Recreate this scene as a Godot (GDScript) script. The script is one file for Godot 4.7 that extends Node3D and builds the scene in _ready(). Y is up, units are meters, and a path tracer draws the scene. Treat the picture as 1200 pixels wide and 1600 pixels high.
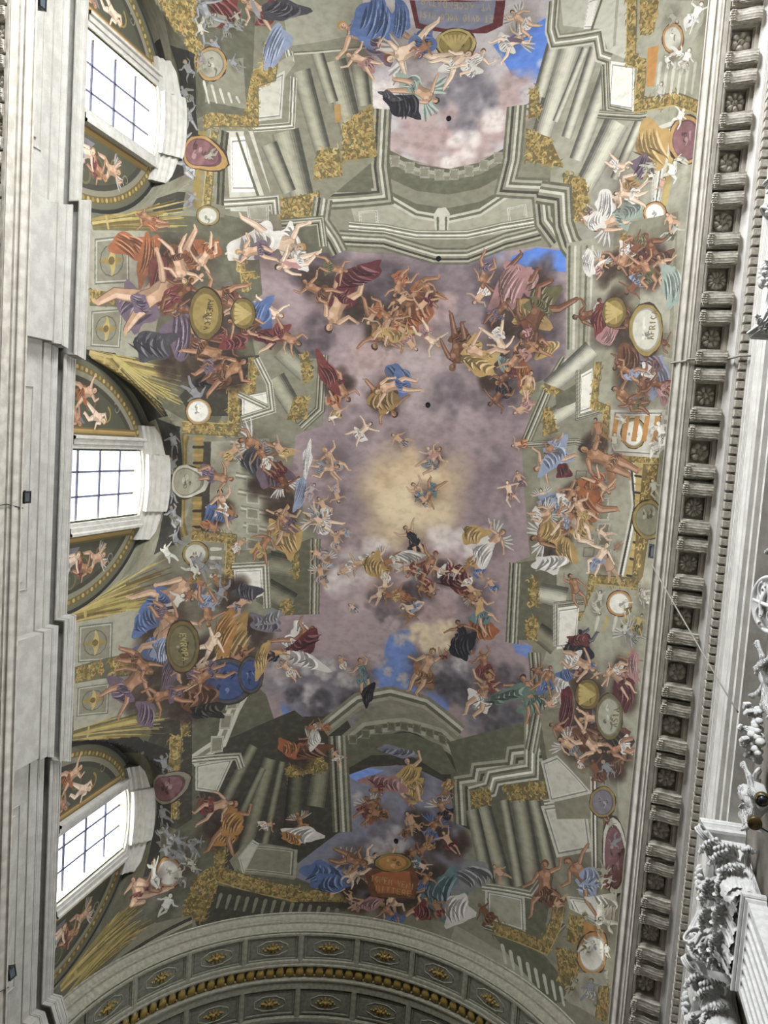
extends Node3D
# A church nave seen from the floor, looking up: x across the nave (0 at its axis), y up, z along it, in metres.
# Heights in the builders ("h") count from eye level, 1.6 m above the floor.
const EYE := 1.6
const CAM_X := 6.07
const VW := 9.3        # half width of the barrel vault at its springing
const VR := 8.96       # its rise
const VS := 20.9       # springing height above the eye
const BAY := 12.4
const WZ := -1.93      # z of the middle window axis
const LW := 4.1        # half width of a lunette
const LR := 5.2        # rise of a lunette
const Z0 := -18.95     # where the fresco ends at the transverse arch
const Z1 := 19.05      # the other end of the nave
var M := {}
var taken := {}

func _ready():
	# camera -------------------------------------------------------------
	var cam := Camera3D.new(); cam.name = "camera"; add_child(cam)
	cam.transform = Transform3D(Basis(Vector3(0.96622284, 0.24841718, 0.06857358), Vector3(-0.08711045, 0.06440007, 0.99411488), Vector3(0.24253907, -0.96650998, 0.08386455)).orthonormalized(), Vector3(CAM_X, EYE, 0))
	cam.fov = 65.46; cam.near = 0.1; cam.far = 300.0; cam.current = true
	# sky, daylight, exposure ------------------------------------------------
	var sky_mat := ProceduralSkyMaterial.new()
	sky_mat.sky_top_color = Color(0.80, 0.88, 1.0); sky_mat.sky_horizon_color = Color(0.93, 0.95, 0.98)
	sky_mat.ground_bottom_color = Color(0.5, 0.5, 0.48); sky_mat.ground_horizon_color = Color(0.8, 0.8, 0.78)
	sky_mat.sky_energy_multiplier = 2.2
	var sky := Sky.new(); sky.sky_material = sky_mat
	var env := Environment.new(); env.background_mode = Environment.BG_SKY; env.sky = sky
	env.tonemap_mode = Environment.TONE_MAPPER_LINEAR; env.tonemap_exposure = 0.81
	env.sdfgi_enabled = true; env.ssao_enabled = true; env.ssil_enabled = true
	var we := WorldEnvironment.new(); we.name = "world_environment"; we.environment = env; add_child(we)
	for sx in [-1, 1]:
		for k in [-1, 0, 1]:
			daylight("window_daylight", Vector3(sx * 14.6, 26.0 + EYE, WZ + BAY * k), Vector3(-sx, -0.2, 0), Vector2(7.0, 9.0), 2000.0)
	daylight("assumed_facade_daylight", Vector3(0, 14.0, Z1 - 0.35), Vector3(0, 0.1, -1), Vector2(5.0, 7.0), 1300.0)  # assumed entrance window out of view; the wall behind has no opening
	materials()
	setting()
	windows()
	entablatures()
	attics()
	arch_end()
	pilasters()
	stucco()
	fittings()

func daylight(called, at, dir, size, e):
	var l := AreaLight3D.new(); l.name = numbered(called); add_child(l)
	l.transform = Transform3D(Basis.looking_at(dir), at)
	l.area_size = size; l.light_energy = e; l.light_color = Color(0.97, 0.98, 1.0); l.shadow_enabled = true
	l.area_range = 80.0
# ------------------------------------------------------------------ helpers
func numbered(n: String) -> String:
	var k: int = taken.get(n, 0); taken[n] = k + 1
	return n if k == 0 else "%s_%03d" % [n, k]
func st_new(smooth := false) -> SurfaceTool:
	var st := SurfaceTool.new(); st.begin(Mesh.PRIMITIVE_TRIANGLES); st.set_smooth_group(0 if smooth else -1)
	return st
func done(st: SurfaceTool) -> ArrayMesh:
	st.generate_normals(); return st.commit()
func put(called: String, mesh: Mesh, mat: Material, parent: Node, at := Transform3D()) -> MeshInstance3D:
	var o := MeshInstance3D.new(); o.name = called; o.mesh = mesh; o.material_override = mat; o.transform = at
	parent.add_child(o, true); return o
func node(called: String, kind := "structure", at := Vector3.ZERO) -> Node3D:
	var o := Node3D.new(); o.name = called; add_child(o, true); o.position = at
	if kind: o.set_meta("kind", kind)
	return o
func thing(called: String, label: String, category: String, at := Vector3.ZERO, group := "") -> Node3D:
	var o := node(numbered(called), "", at); o.set_meta("label", label); o.set_meta("category", category)
	if group: o.set_meta("group", group)
	return o
func tri(st: SurfaceTool, a, b, c):
	st.add_vertex(a); st.add_vertex(b); st.add_vertex(c)
func quad(st: SurfaceTool, a, b, c, d):
	tri(st, a, b, c); tri(st, a, c, d)
func grid(st: SurfaceTool, rows: Array, closed := false):
	for i in rows.size() - 1:
		var p: PackedVector3Array = rows[i]; var q: PackedVector3Array = rows[i + 1]
		for j in p.size() - (0 if closed else 1):
			var k := (j + 1) % p.size()
			quad(st, p[j], p[k], q[k], q[j])
func fan(st: SurfaceTool, ring: PackedVector3Array, c: Vector3):
	for j in ring.size(): tri(st, ring[j], ring[(j + 1) % ring.size()], c)
func box(st: SurfaceTool, lo: Vector3, hi: Vector3, b := 0.0):
	# a box with chamfered edges
	var c := (lo + hi) * 0.5; var e := (hi - lo) * 0.5
	b = minf(b, minf(e.x, minf(e.y, e.z)) * 0.9)
	for ax in 3:
		for s: float in [-1.0, 1.0]:
			var u := (ax + 1) % 3; var v := (ax + 2) % 3
			var q := []
			for w in [[-1, -1], [1, -1], [1, 1], [-1, 1]]:
				var p := Vector3.ZERO; p[ax] = s * e[ax]; p[u] = w[0] * (e[u] - b); p[v] = w[1] * (e[v] - b); q.append(c + p)
			if s > 0: quad(st, q[3], q[2], q[1], q[0])
			else: quad(st, q[0], q[1], q[2], q[3])
	if b <= 0.0: return
	for ax in 3:
		var u := (ax + 1) % 3; var v := (ax + 2) % 3
		for s: float in [-1.0, 1.0]:
			for t in [-1.0, 1.0]:
				var q := []
				for w in [[-1, 0], [1, 0], [1, 1], [-1, 1]]:
					var p := Vector3.ZERO; p[ax] = w[0] * (e[ax] - b)
					p[u] = s * (e[u] - (b if w[1] == 1 else 0.0)); p[v] = t * (e[v] - (b if w[1] == 0 else 0.0)); q.append(c + p)
				quad(st, q[0], q[1], q[2], q[3])
	for i in 8:
		var s := Vector3(1 if i & 1 else -1, 1 if i & 2 else -1, 1 if i & 4 else -1)
		tri(st, c + s * (e - Vector3(0, b, b)), c + s * (e - Vector3(b, 0, b)), c + s * (e - Vector3(b, b, 0)))
func tube(st: SurfaceTool, path: PackedVector3Array, r, n := 8):
	var rows := []
	for i in path.size():
		var d := (path[mini(i + 1, path.size() - 1)] - path[maxi(i - 1, 0)]).normalized()
		var u := d.cross(Vector3(0.31, 0.9, 0.2)).normalized(); var v := d.cross(u)
		var ring := PackedVector3Array(); var rr: float = r[i] if r is Array else r
		for j in n: ring.append(path[i] + (u * cos(TAU * j / n) + v * sin(TAU * j / n)) * rr)
		rows.append(ring)
	grid(st, rows, true); fan(st, rows[0], path[0]); fan(st, rows[-1], path[-1])
func ball(st: SurfaceTool, c: Vector3, r: Vector3, n := 8):
	var rows := []
	for i in n + 1:
		var ring := PackedVector3Array(); var t := PI * i / n
		for j in n * 2: ring.append(c + Vector3(sin(t) * cos(PI * j / n), cos(t), sin(t) * sin(PI * j / n)) * r)
		rows.append(ring)
	grid(st, rows, true)
func extrude(st: SurfaceTool, prof: Array, sx: float, z0: float, z1: float):
	# prof: points (a, h): distance from the nave axis and height
	for i in prof.size() - 1:
		var p: Vector2 = prof[i]; var q: Vector2 = prof[i + 1]
		quad(st, Vector3(sx * p.x, p.y + EYE, z0), Vector3(sx * p.x, p.y + EYE, z1), Vector3(sx * q.x, q.y + EYE, z1), Vector3(sx * q.x, q.y + EYE, z0))
func mix_image(c1: Color, c2: Color, freq: float, sd: int, oct := 4, size := 256, grain := 0.0) -> ImageTexture:
	var n := FastNoiseLite.new(); n.seed = sd; n.frequency = freq; n.fractal_octaves = oct
	var src := n.get_seamless_image(size, size)
	var im := Image.create(size, size, true, Image.FORMAT_RGB8)
	var rng := RandomNumberGenerator.new(); rng.seed = sd
	for y in size:
		for x in size:
			var t := src.get_pixel(x, y).r
			var c := c1.lerp(c2, smoothstep(0.2, 0.8, t))
			if grain > 0.0: c = c.lightened(rng.randf() * grain) if rng.randf() > 0.5 else c.darkened(rng.randf() * grain)
			im.set_pixel(x, y, c)
	im.generate_mipmaps()
	return ImageTexture.create_from_image(im)
func plaster(c1: Color, c2: Color, freq: float, sd: int, scale := 0.4, rough := 0.8, grain := 0.05) -> StandardMaterial3D:
	var m := StandardMaterial3D.new(); m.albedo_texture = mix_image(c1, c2, freq, sd, 4, 256, grain)
	m.uv1_triplanar = true; m.uv1_world_triplanar = true; m.uv1_scale = Vector3.ONE * scale; m.roughness = rough
	m.cull_mode = BaseMaterial3D.CULL_DISABLED
	return m
func plain(c: Color, rough := 0.6, metal := 0.0) -> StandardMaterial3D:
	var m := StandardMaterial3D.new(); m.albedo_color = c; m.roughness = rough; m.metallic = metal; m.cull_mode = BaseMaterial3D.CULL_DISABLED
	return m

func materials():
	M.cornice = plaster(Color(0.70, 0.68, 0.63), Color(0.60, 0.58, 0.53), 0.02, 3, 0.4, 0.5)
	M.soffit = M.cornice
	M.carved = plaster(Color(0.68, 0.66, 0.61), Color(0.58, 0.56, 0.51), 0.05, 5, 1.0)
	M.attic = plaster(Color(0.645, 0.635, 0.60), Color(0.59, 0.58, 0.545), 0.02, 6, 0.35)
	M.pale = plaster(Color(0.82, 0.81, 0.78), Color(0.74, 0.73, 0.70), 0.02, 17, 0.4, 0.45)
	M.white = plaster(Color(0.78, 0.78, 0.765), Color(0.72, 0.72, 0.705), 0.03, 7, 0.8)
	M.frame = plaster(Color(0.72, 0.71, 0.68), Color(0.66, 0.65, 0.61), 0.02, 8, 0.5)
	M.reveal = plaster(Color(0.86, 0.82, 0.68), Color(0.82, 0.77, 0.62), 0.02, 9, 0.5)
	M.wall = plaster(Color(0.50, 0.48, 0.43), Color(0.44, 0.42, 0.38), 0.02, 10, 0.4)
	M.floor = plaster(Color(0.36, 0.33, 0.30), Color(0.27, 0.245, 0.22), 0.02, 11, 0.2, 0.4)
	M.lower = plaster(Color(0.40, 0.375, 0.335), Color(0.33, 0.31, 0.275), 0.02, 12, 0.2)
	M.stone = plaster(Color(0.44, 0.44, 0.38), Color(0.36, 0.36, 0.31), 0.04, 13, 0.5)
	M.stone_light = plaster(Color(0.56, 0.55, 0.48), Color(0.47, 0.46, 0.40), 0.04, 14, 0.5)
	M.gilt = plaster(Color(0.56, 0.47, 0.22), Color(0.42, 0.34, 0.15), 0.06, 15, 2.0, 0.45)
	M.dark = plain(Color(0.015, 0.014, 0.013), 0.9)
	M.bloomed_iron = plain(Color(0.34, 0.34, 0.42), 0.6)  # bar colour lightened toward blue to carry the window bloom
	M.black = plain(Color(0.03, 0.035, 0.045), 0.4)
	M.wire = plain(Color(0.10, 0.10, 0.11), 0.5)
	M.pale_wire = plain(Color(0.50, 0.49, 0.45), 0.6)
	M.brass = plain(Color(0.30, 0.24, 0.10), 0.4, 0.3)
	var lens := plain(Color(0.24, 0.27, 0.29), 0.4); M.lens = lens
	var g := plain(Color(0.93, 0.96, 1.0, 0.12), 0.02); g.transparency = BaseMaterial3D.TRANSPARENCY_ALPHA; M.glass = g

# ------------------------------------------------------------------ vault
func lunette_h(z: float) -> float:
	for k in [-1, 0, 1]:
		var d: float = absf(z - WZ - BAY * k)
		if d < LW: return VS + LR * sqrt(1.0 - d * d / (LW * LW))
	return VS
func vault_point(th: float, z: float) -> Vector3:
	return Vector3(-VW * cos(th), maxf(VS + VR * sin(th), lunette_h(z)) + EYE, z)
func vault_mesh(za: float, zb: float) -> ArrayMesh:
	var st := st_new()
	st.set_smooth_group(-1)
	var nz := int((zb - za) / 0.1); var nt := 180
	var prev := PackedVector3Array()
	for i in nz + 1:
		var z := lerpf(za, zb, float(i) / nz)
		var row := PackedVector3Array()
		for j in nt + 1: row.append(vault_point(PI * j / nt, z))
		if i > 0:
			for j in nt:
				var u0 := float(i - 1) / nz; var u1 := float(i) / nz; var v0 := float(j) / nt; var v1 := float(j + 1) / nt
				for c in [[prev[j], u0, v0], [row[j], u1, v0], [row[j + 1], u1, v1], [prev[j], u0, v0], [row[j + 1], u1, v1], [prev[j + 1], u0, v1]]:
					st.set_uv(Vector2(c[1], c[2])); st.add_vertex(c[0])
		prev = row
	return done(st)
func setting():
	var ceiling := node("ceiling")
	var zm := (Z0 + Z1) * 0.5
	fresco_materials()
	put("vault_fresco", vault_mesh(Z0, zm), M.fresco_a, ceiling)
	put("vault_fresco", vault_mesh(zm, Z1), M.fresco_b, ceiling)
	for z in [12.1, 7.05, 1.62, -15.6]:
		var st := st_new(true)
		var rows := []
		for q in [[0.10, 0.012], [0.09, -0.012], [0.07, -0.012], [0.065, 0.0], [0.0, 0.0]]:
			var ring := PackedVector3Array()
			for j in 16: ring.append(Vector3(q[0] * cos(TAU * j / 16.0), q[1], q[0] * sin(TAU * j / 16.0)))
			rows.append(ring)
		grid(st, rows, true)
		put("lamp_hole", done(st), M.dark, ceiling, Transform3D(Basis(), Vector3(0, VS + VR + EYE - 0.02, z)))
	# roof, floor and enclosing walls
	var st := st_new(); box(st, Vector3(-12, 33.0, -36), Vector3(12, 33.4, Z1 + 1)); put("roof", done(st), M.lower, self).set_meta("kind", "structure")
	st = st_new(); box(st, Vector3(-12, -0.3, -36), Vector3(12, 0.0, Z1 + 1)); put("floor", done(st), M.floor, self).set_meta("kind", "structure")
	for sx in [-1, 1]:
		var w := node("wall_left" if sx < 0 else "wall_right")
		st = st_new(); box(st, Vector3(minf(sx * 9.18, sx * 9.9), 0, -36), Vector3(maxf(sx * 9.18, sx * 9.9), 10.0 + EYE, Z1 + 1)); put("lower_wall", done(st), M.lower, w)
		st = st_new(); box(st, Vector3(minf(sx * 9.18, sx * 9.9), 10.0 + EYE, -36), Vector3(maxf(sx * 9.18, sx * 9.9), 16.9 + EYE, Z1 + 1)); put("upper_wall", done(st), M.wall, w)
		st = st_new()
		outer_wall(st, sx); put("clerestory_wall", done(st), M.lower, w)
		for k in [-1, 0, 1]:
			put("lunette_wall", lunette_wall_mesh(sx, WZ + BAY * k), M.lunette, w)
	var e := node("wall_back")
	st = st_new()
	box(st, Vector3(-12, 0, Z1), Vector3(12, 34, Z1 + 0.6)); put("facade_wall", done(st), M.lower, e)
	e = node("wall_front")
	st = st_new(); box(st, Vector3(-12, 0, -36.6), Vector3(12, 34, -36)); put("crossing_wall", done(st), M.lower, e)
func outer_wall(st: SurfaceTool, sx: float):
	# the wall outside the vault, from the attic up to the roof, with the window openings left free
	var x := sx * 10.3; var zs := [-36.0]
	for k in [-1, 0, 1]: zs.append_array([WZ + BAY * k - 2.6, WZ + BAY * k + 2.6])
	zs.append(Z1 + 1.0)
	for i in zs.size() - 1:
		var a: float = zs[i]; var b: float = zs[i + 1]
		var spans := [[16.9, 31.6]] if i % 2 == 0 else [[16.9, 21.3], [29.5, 31.6]]
		for s in spans: box(st, Vector3(minf(x, x + sx * 0.3), s[0] + EYE, a), Vector3(maxf(x, x + sx * 0.3), s[1] + EYE, b))
	# ledge that closes the attic below
	box(st, Vector3(minf(sx * 9.5, x), 16.9 + EYE, -36), Vector3(maxf(sx * 9.5, x), 17.0 + EYE, Z1 + 1))
func win_top(dz: float) -> float:
	return 24.75 + 0.65 * sqrt(maxf(0.0, 1.0 - pow(dz / 1.6, 2)))
func lunette_wall_mesh(sx: float, zc: float) -> ArrayMesh:
	var st := st_new(); var n := 82; var x := sx * VW
	for i in n:
		var d0 := lerpf(-LW, LW, float(i) / n); var d1 := lerpf(-LW, LW, float(i + 1) / n)
		var t0 := VS + LR * sqrt(maxf(0, 1.0 - d0 * d0 / (LW * LW))); var t1 := VS + LR * sqrt(maxf(0, 1.0 - d1 * d1 / (LW * LW)))
		var inside := absf((d0 + d1) * 0.5) < 1.15
		var parts := [[VS, VS, t0, t1]]
		if inside: parts = [[VS, VS, 21.3, 21.3], [win_top(d0), win_top(d1), t0, t1]]
		for p in parts:
			var vs := [[d0, p[0]], [d1, p[1]], [d1, p[3]], [d0, p[0]], [d1, p[3]], [d0, p[2]]]
			for v in vs:
				st.set_uv(Vector2(v[0] / LW * 0.5 + 0.5, 1.0 - (v[1] - VS) / LR)); st.add_vertex(Vector3(x, v[1] + EYE, zc + v[0]))
	return done(st)
# ------------------------------------------------------------------ windows
func windows():
	var n := 0
	for sx in [-1, 1]:
		for k in [1, 0, -1]:
			n += 1
			window(n, sx, WZ + BAY * k)
func window(n: int, sx: float, zc: float):
	var w := node("window_%d" % n, "structure", Vector3(sx * VW, EYE, zc))
	# local: x outwards is sx, y = h, z along the wall
	var hw := 1.15
	var outline := PackedVector2Array()   # opening edge, from foot to foot
	outline.append(Vector2(-hw, 21.3))
	for i in 17: outline.append(Vector2(lerpf(-hw, hw, i / 16.0), win_top(lerpf(-hw, hw, i / 16.0))))
	outline.append(Vector2(hw, 21.3))
	var st := st_new()
	var rows := []
	for q in [[0.0, 1.0], [0.4, 1.0]]:
		var r := PackedVector3Array()
		for p in outline: r.append(Vector3(sx * q[0], p.y, p.x * q[1]))
		rows.append(r)
	grid(st, rows); quad(st, rows[0][0], rows[0][-1], rows[1][-1], rows[1][0])
	put("reveal", done(st), M.reveal, w)
	# moulded surround
	st = st_new()
	rows = []
	for q in [[0.0, 0.02], [-0.10, 0.02], [-0.10, 0.14], [-0.14, 0.16], [-0.14, 0.30], [-0.20, 0.34], [-0.20, 0.42], [0.0, 0.44]]:
		var r := PackedVector3Array()
		for i in outline.size():
			var p: Vector2 = outline[i]
			var s: float = q[1]
			r.append(Vector3(sx * q[0], p.y + (0.0 if i == 0 or i == outline.size() - 1 else s * 0.7), p.x / hw * (hw + s)))
		rows.append(r)
	grid(st, rows); put("surround", done(st), M.frame, w)
	# projecting segmental hood: a moulding swept along an arc, its middle third broken forward
	for part in [[-2.02, -1.02, 0.0], [-1.02, 1.02, 0.14], [1.02, 2.02, 0.0]]:
		st = st_new(); rows = []
		var prof := [[0.05, -0.35], [-0.16, -0.35], [-0.18, -0.20], [-0.26, -0.18], [-0.28, -0.06], [-0.42, -0.02], [-0.44, 0.08], [-0.55, 0.14], [-0.58, 0.24], [-0.64, 0.28], [-0.64, 0.36], [0.1, 0.42]]
		for q in prof:
			var r := PackedVector3Array()
			for i in 13:
				var d := lerpf(part[0], part[1], i / 12.0)
				var e: float = q[0] - (part[2] if q[0] < 0.0 else 0.0)
				r.append(Vector3(sx * e, 25.78 - 0.42 * pow(d / 2.02, 2) + q[1] , d))
			rows.append(r)
		grid(st, rows)
		for end in [0, 12]:
			for i in range(1, rows.size() - 1):
				tri(st, rows[0][end], rows[i][end], rows[i + 1][end])
		put("hood", done(st), M.frame, w)
	# glazing bars and panes
	var zs := [-hw, -0.40, 0.40, hw]; var hs := [21.3, 22.15, 23.35, 24.5, 25.5]
	for i in 3:
		for j in 4:
			st = st_new()
			var a := Vector2(zs[i], hs[j]); var b := Vector2(zs[i + 1], hs[j + 1])
			quad(st, Vector3(sx * 0.32, a.y, a.x), Vector3(sx * 0.32, a.y, b.x), Vector3(sx * 0.32, minf(b.y, win_top(b.x)), b.x), Vector3(sx * 0.32, minf(b.y, win_top(a.x)), a.x))
			put("pane", done(st), M.glass, w)
	for z in [-0.40, 0.40]:
		st = st_new(); box(st, Vector3(sx * 0.32 - 0.025, 21.3, z - 0.038), Vector3(sx * 0.32 + 0.03, win_top(z), z + 0.038), 0.006); put("glazing_bar", done(st), M.bloomed_iron, w)
	for h in [22.15, 23.35, 24.5]:
		st = st_new(); box(st, Vector3(sx * 0.32 - 0.03, h - 0.038, -hw), Vector3(sx * 0.32 + 0.03, h + 0.038, hw), 0.006); put("glazing_bar", done(st), M.bloomed_iron, w)
# ------------------------------------------------------------------ main entablatures
func entablatures():
	var arch := [Vector2(9.3, 14.2), Vector2(8.89, 14.2), Vector2(8.89, 14.35), Vector2(8.815, 14.36), Vector2(8.815, 14.54), Vector2(8.747, 14.55), Vector2(8.747, 14.79), Vector2(8.735, 14.80), Vector2(8.728, 14.84), Vector2(8.705, 14.88), Vector2(8.697, 14.93), Vector2(8.697, 15.05), Vector2(8.80, 15.07)]
	var frieze := [Vector2(8.80, 15.07)]
	for h in [15.40, 15.52, 15.66, 15.78]: frieze.append_array([Vector2(8.80, h), Vector2(8.76, h + 0.01), Vector2(8.755, h + 0.03), Vector2(8.77, h + 0.045), Vector2(8.80, h + 0.05)])
	frieze.append(Vector2(8.80, 15.9))
	var bed := [Vector2(8.80, 15.9), Vector2(8.77, 15.9), Vector2(8.77, 15.94), Vector2(8.75, 15.95), Vector2(8.73, 15.97), Vector2(8.73, 16.18), Vector2(8.585, 16.18), Vector2(8.585, 16.205), Vector2(8.555, 16.205), Vector2(8.555, 16.225)]
	for i in 9:
		var t := PI * 0.5 * i / 8.0
		bed.append(Vector2(8.425 + 0.115 * cos(t), 16.225 + 0.14 * sin(t)))
	bed.append_array([Vector2(8.425, 16.50)])
	var soffit := [Vector2(8.425, 16.50), Vector2(8.425, 16.64), Vector2(7.885, 16.64), Vector2(7.885, 16.50)]
	var corona := [Vector2(7.885, 16.50), Vector2(7.875, 16.44), Vector2(7.81, 16.44), Vector2(7.80, 16.46), Vector2(7.77, 16.44), Vector2(7.77, 16.70), Vector2(7.80, 16.705), Vector2(7.80, 16.74), Vector2(7.74, 16.745), Vector2(7.725, 16.78), Vector2(7.70, 16.80), Vector2(7.735, 16.805), Vector2(7.735, 16.825)]
	var cyma := [Vector2(7.735, 16.825), Vector2(7.68, 16.825)]
	for i in 9:
		var t := i / 8.0
		cyma.append(Vector2(7.68 - 0.14 * t, 16.825 + 0.15 * t - 0.046 * sin(TAU * t)))
	cyma.append_array([Vector2(7.525, 16.98), Vector2(7.525, 17.03), Vector2(9.5, 17.10)])
	for sx in [1, -1]:
		var o := node("trim_1" if sx > 0 else "trim_2")
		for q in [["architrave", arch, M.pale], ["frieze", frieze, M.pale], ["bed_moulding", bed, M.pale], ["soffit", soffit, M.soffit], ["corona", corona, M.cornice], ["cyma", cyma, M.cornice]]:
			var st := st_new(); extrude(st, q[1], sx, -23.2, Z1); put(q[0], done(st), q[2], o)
		var dm := dentil_mesh(sx)
		for i in range(-72, 54): put("dentil", dm, M.carved, o, Transform3D(Basis(), Vector3(0, 0, 0.1725 * i)))
		var mm := modillion_mesh(sx); var lm := modillion_leaf_mesh(sx); var cm := coffer_frame_mesh(sx)
		var rm := [rosette_mesh(8, 0.0), rosette_mesh(7, 0.5), rosette_mesh(6, 0.0), rosette_mesh(12, 0.0)]
		for k in range(-17, 11):
			var z := 1.369 + 1.091 * k
			put("rosette", rm[posmod(k * 7 + (k * k) % 3, 4)], M.carved, o, Transform3D(Basis(Vector3.UP, k * 0.37), Vector3(sx * 8.13, 16.565 + EYE, z)))
			put("coffer_frame", cm, M.soffit, o, Transform3D(Basis(), Vector3(0, 0, z)))
			for d in [-0.372, -0.719]:
				var mo := put("modillion", mm, M.carved, o, Transform3D(Basis(), Vector3(0, 0, z + d)))
				put("acanthus_leaf", lm, M.carved, mo)
func dentil_mesh(sx) -> ArrayMesh:
	var st := st_new(); box(st, Vector3(minf(sx * 8.60, sx * 8.74), 15.985 + EYE, -0.062), Vector3(maxf(sx * 8.60, sx * 8.74), 16.185 + EYE, 0.062), 0.006)
	return done(st)
func coffer_frame_mesh(sx) -> ArrayMesh:
	# stepped frame round the rosette: raised strips of the soffit
	var st := st_new()
	for r in [[7.88, 8.43, 0.245, 0.275, 0.05], [7.88, 7.925, -0.245, 0.245, 0.05], [8.345, 8.43, -0.245, 0.245, 0.05], [7.88, 8.43, -0.275, -0.245, 0.05], [7.925, 7.95, -0.245, 0.245, 0.025], [8.32, 8.345, -0.245, 0.245, 0.025], [7.925, 8.345, 0.22, 0.245, 0.025], [7.925, 8.345, -0.245, -0.22, 0.025]]:
		box(st, Vector3(minf(sx * r[0], sx * r[1]), 16.53 - r[4] * 1.6 + EYE, r[2]), Vector3(maxf(sx * r[0], sx * r[1]), 16.64 + EYE, r[3]), 0.004)
	return done(st)
func modillion_mesh(sx) -> ArrayMesh:
	var st := st_new()
	var o := PackedVector2Array([Vector2(8.43, 16.50), Vector2(8.43, 16.13), Vector2(8.37, 16.11), Vector2(8.29, 16.13), Vector2(8.18, 16.20), Vector2(8.08, 16.25), Vector2(8.0, 16.26), Vector2(7.95, 16.24), Vector2(7.915, 16.255), Vector2(7.90, 16.30), Vector2(7.915, 16.35), Vector2(7.95, 16.375), Vector2(7.95, 16.50)])
	var w := 0.118
	for i in o.size(): o[i].y = 16.5 - (16.5 - o[i].y) * 0.55
	for i in o.size():
		var p := o[i]; var q := o[(i + 1) % o.size()]
		quad(st, Vector3(sx * p.x, p.y + EYE, -w), Vector3(sx * p.x, p.y + EYE, w), Vector3(sx * q.x, q.y + EYE, w), Vector3(sx * q.x, q.y + EYE, -w))
	var idx := Geometry2D.triangulate_polygon(o)
	for s in [-w, w]:
		for i in range(0, idx.size(), 3):
			tri(st, Vector3(sx * o[idx[i]].x, o[idx[i]].y + EYE, s), Vector3(sx * o[idx[i + 1]].x, o[idx[i + 1]].y + EYE, s), Vector3(sx * o[idx[i + 2]].x, o[idx[i + 2]].y + EYE, s))
	# little cap moulding along the head
	for c in [[7.88, 16.46, 0.150], [7.90, 16.445, 0.132]]:
		box(st, Vector3(minf(sx * c[0], sx * 8.43), c[1] + EYE, -c[2]), Vector3(maxf(sx * c[0], sx * 8.43), c[1] + 0.05 + EYE, c[2]), 0.006)
	return done(st)
func modillion_leaf_mesh(sx) -> ArrayMesh:
	# acanthus leaf under the console, its lobed tip rolled up at the outer end
	var st := st_new(true); var rows := []
	var path := [Vector2(8.42, 16.11), Vector2(8.37, 16.095), Vector2(8.29, 16.112), Vector2(8.20, 16.165), Vector2(8.11, 16.222), Vector2(8.02, 16.24), Vector2(7.96, 16.215), Vector2(7.91, 16.20), Vector2(7.875, 16.225), Vector2(7.87, 16.265), Vector2(7.895, 16.285)]
	for i in path.size():
		path[i] = Vector2(path[i].x, 16.5 - (16.5 - path[i].y) * 0.55)
		var r := PackedVector3Array(); var t := float(i) / (path.size() - 1)
		for j in 15:
			var v := j / 7.0 - 1.0
			var hw := 0.108 * (0.9 + 0.1 * cos(t * 26.0)) * (1.0 if t < 0.75 else 1.0 - 0.9 * (t - 0.75))
			var d := 0.014 * absf(cos(v * PI * 2.0)) * (0.5 + 0.5 * sin(t * 22.0 + absf(v) * 3.0)) + 0.012 * (1.0 - absf(v))
			r.append(Vector3(sx * path[i].x, path[i].y - d + EYE, v * hw))
		rows.append(r)
	grid(st, rows)
	for j in 5:
		var z := (j - 2) * 0.042
		ball(st, Vector3(sx * (7.895 + 0.012 * absf(j - 2)), 16.338 + EYE, z), Vector3(0.034, 0.034, 0.019), 4)
		ball(st, Vector3(sx * (7.945 + 0.010 * absf(j - 2)), 16.330 + EYE, z), Vector3(0.026, 0.026, 0.017), 4)
	return done(st)
func rosette_mesh(n: int, twist: float) -> ArrayMesh:
	var st := st_new(true); var rows := []
	for i in 13:
		var rho := i / 12.0; var ring := PackedVector3Array()
		for j in 64:
			var f := TAU * j / 64.0
			var pet := pow(absf(sin(n * (f + twist * rho) * 0.5)), 0.5)
			var rr := rho * (0.158 + 0.026 * pet)
			var d := 0.0
			if rho < 0.3: d = 0.075 * sqrt(maxf(0.0, 1.0 - pow(rho / 0.3, 2))) + 0.018 * absf(sin(f * 2.5)) * rho / 0.3
			else: d = 0.080 * pow(sin(PI * (rho - 0.3) / 0.7), 0.6) * (0.05 + 0.95 * pet)
			ring.append(Vector3(rr * cos(f), 0.012 - d, rr * sin(f)))
		rows.append(ring)
	grid(st, rows, true)
	return done(st)
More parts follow.
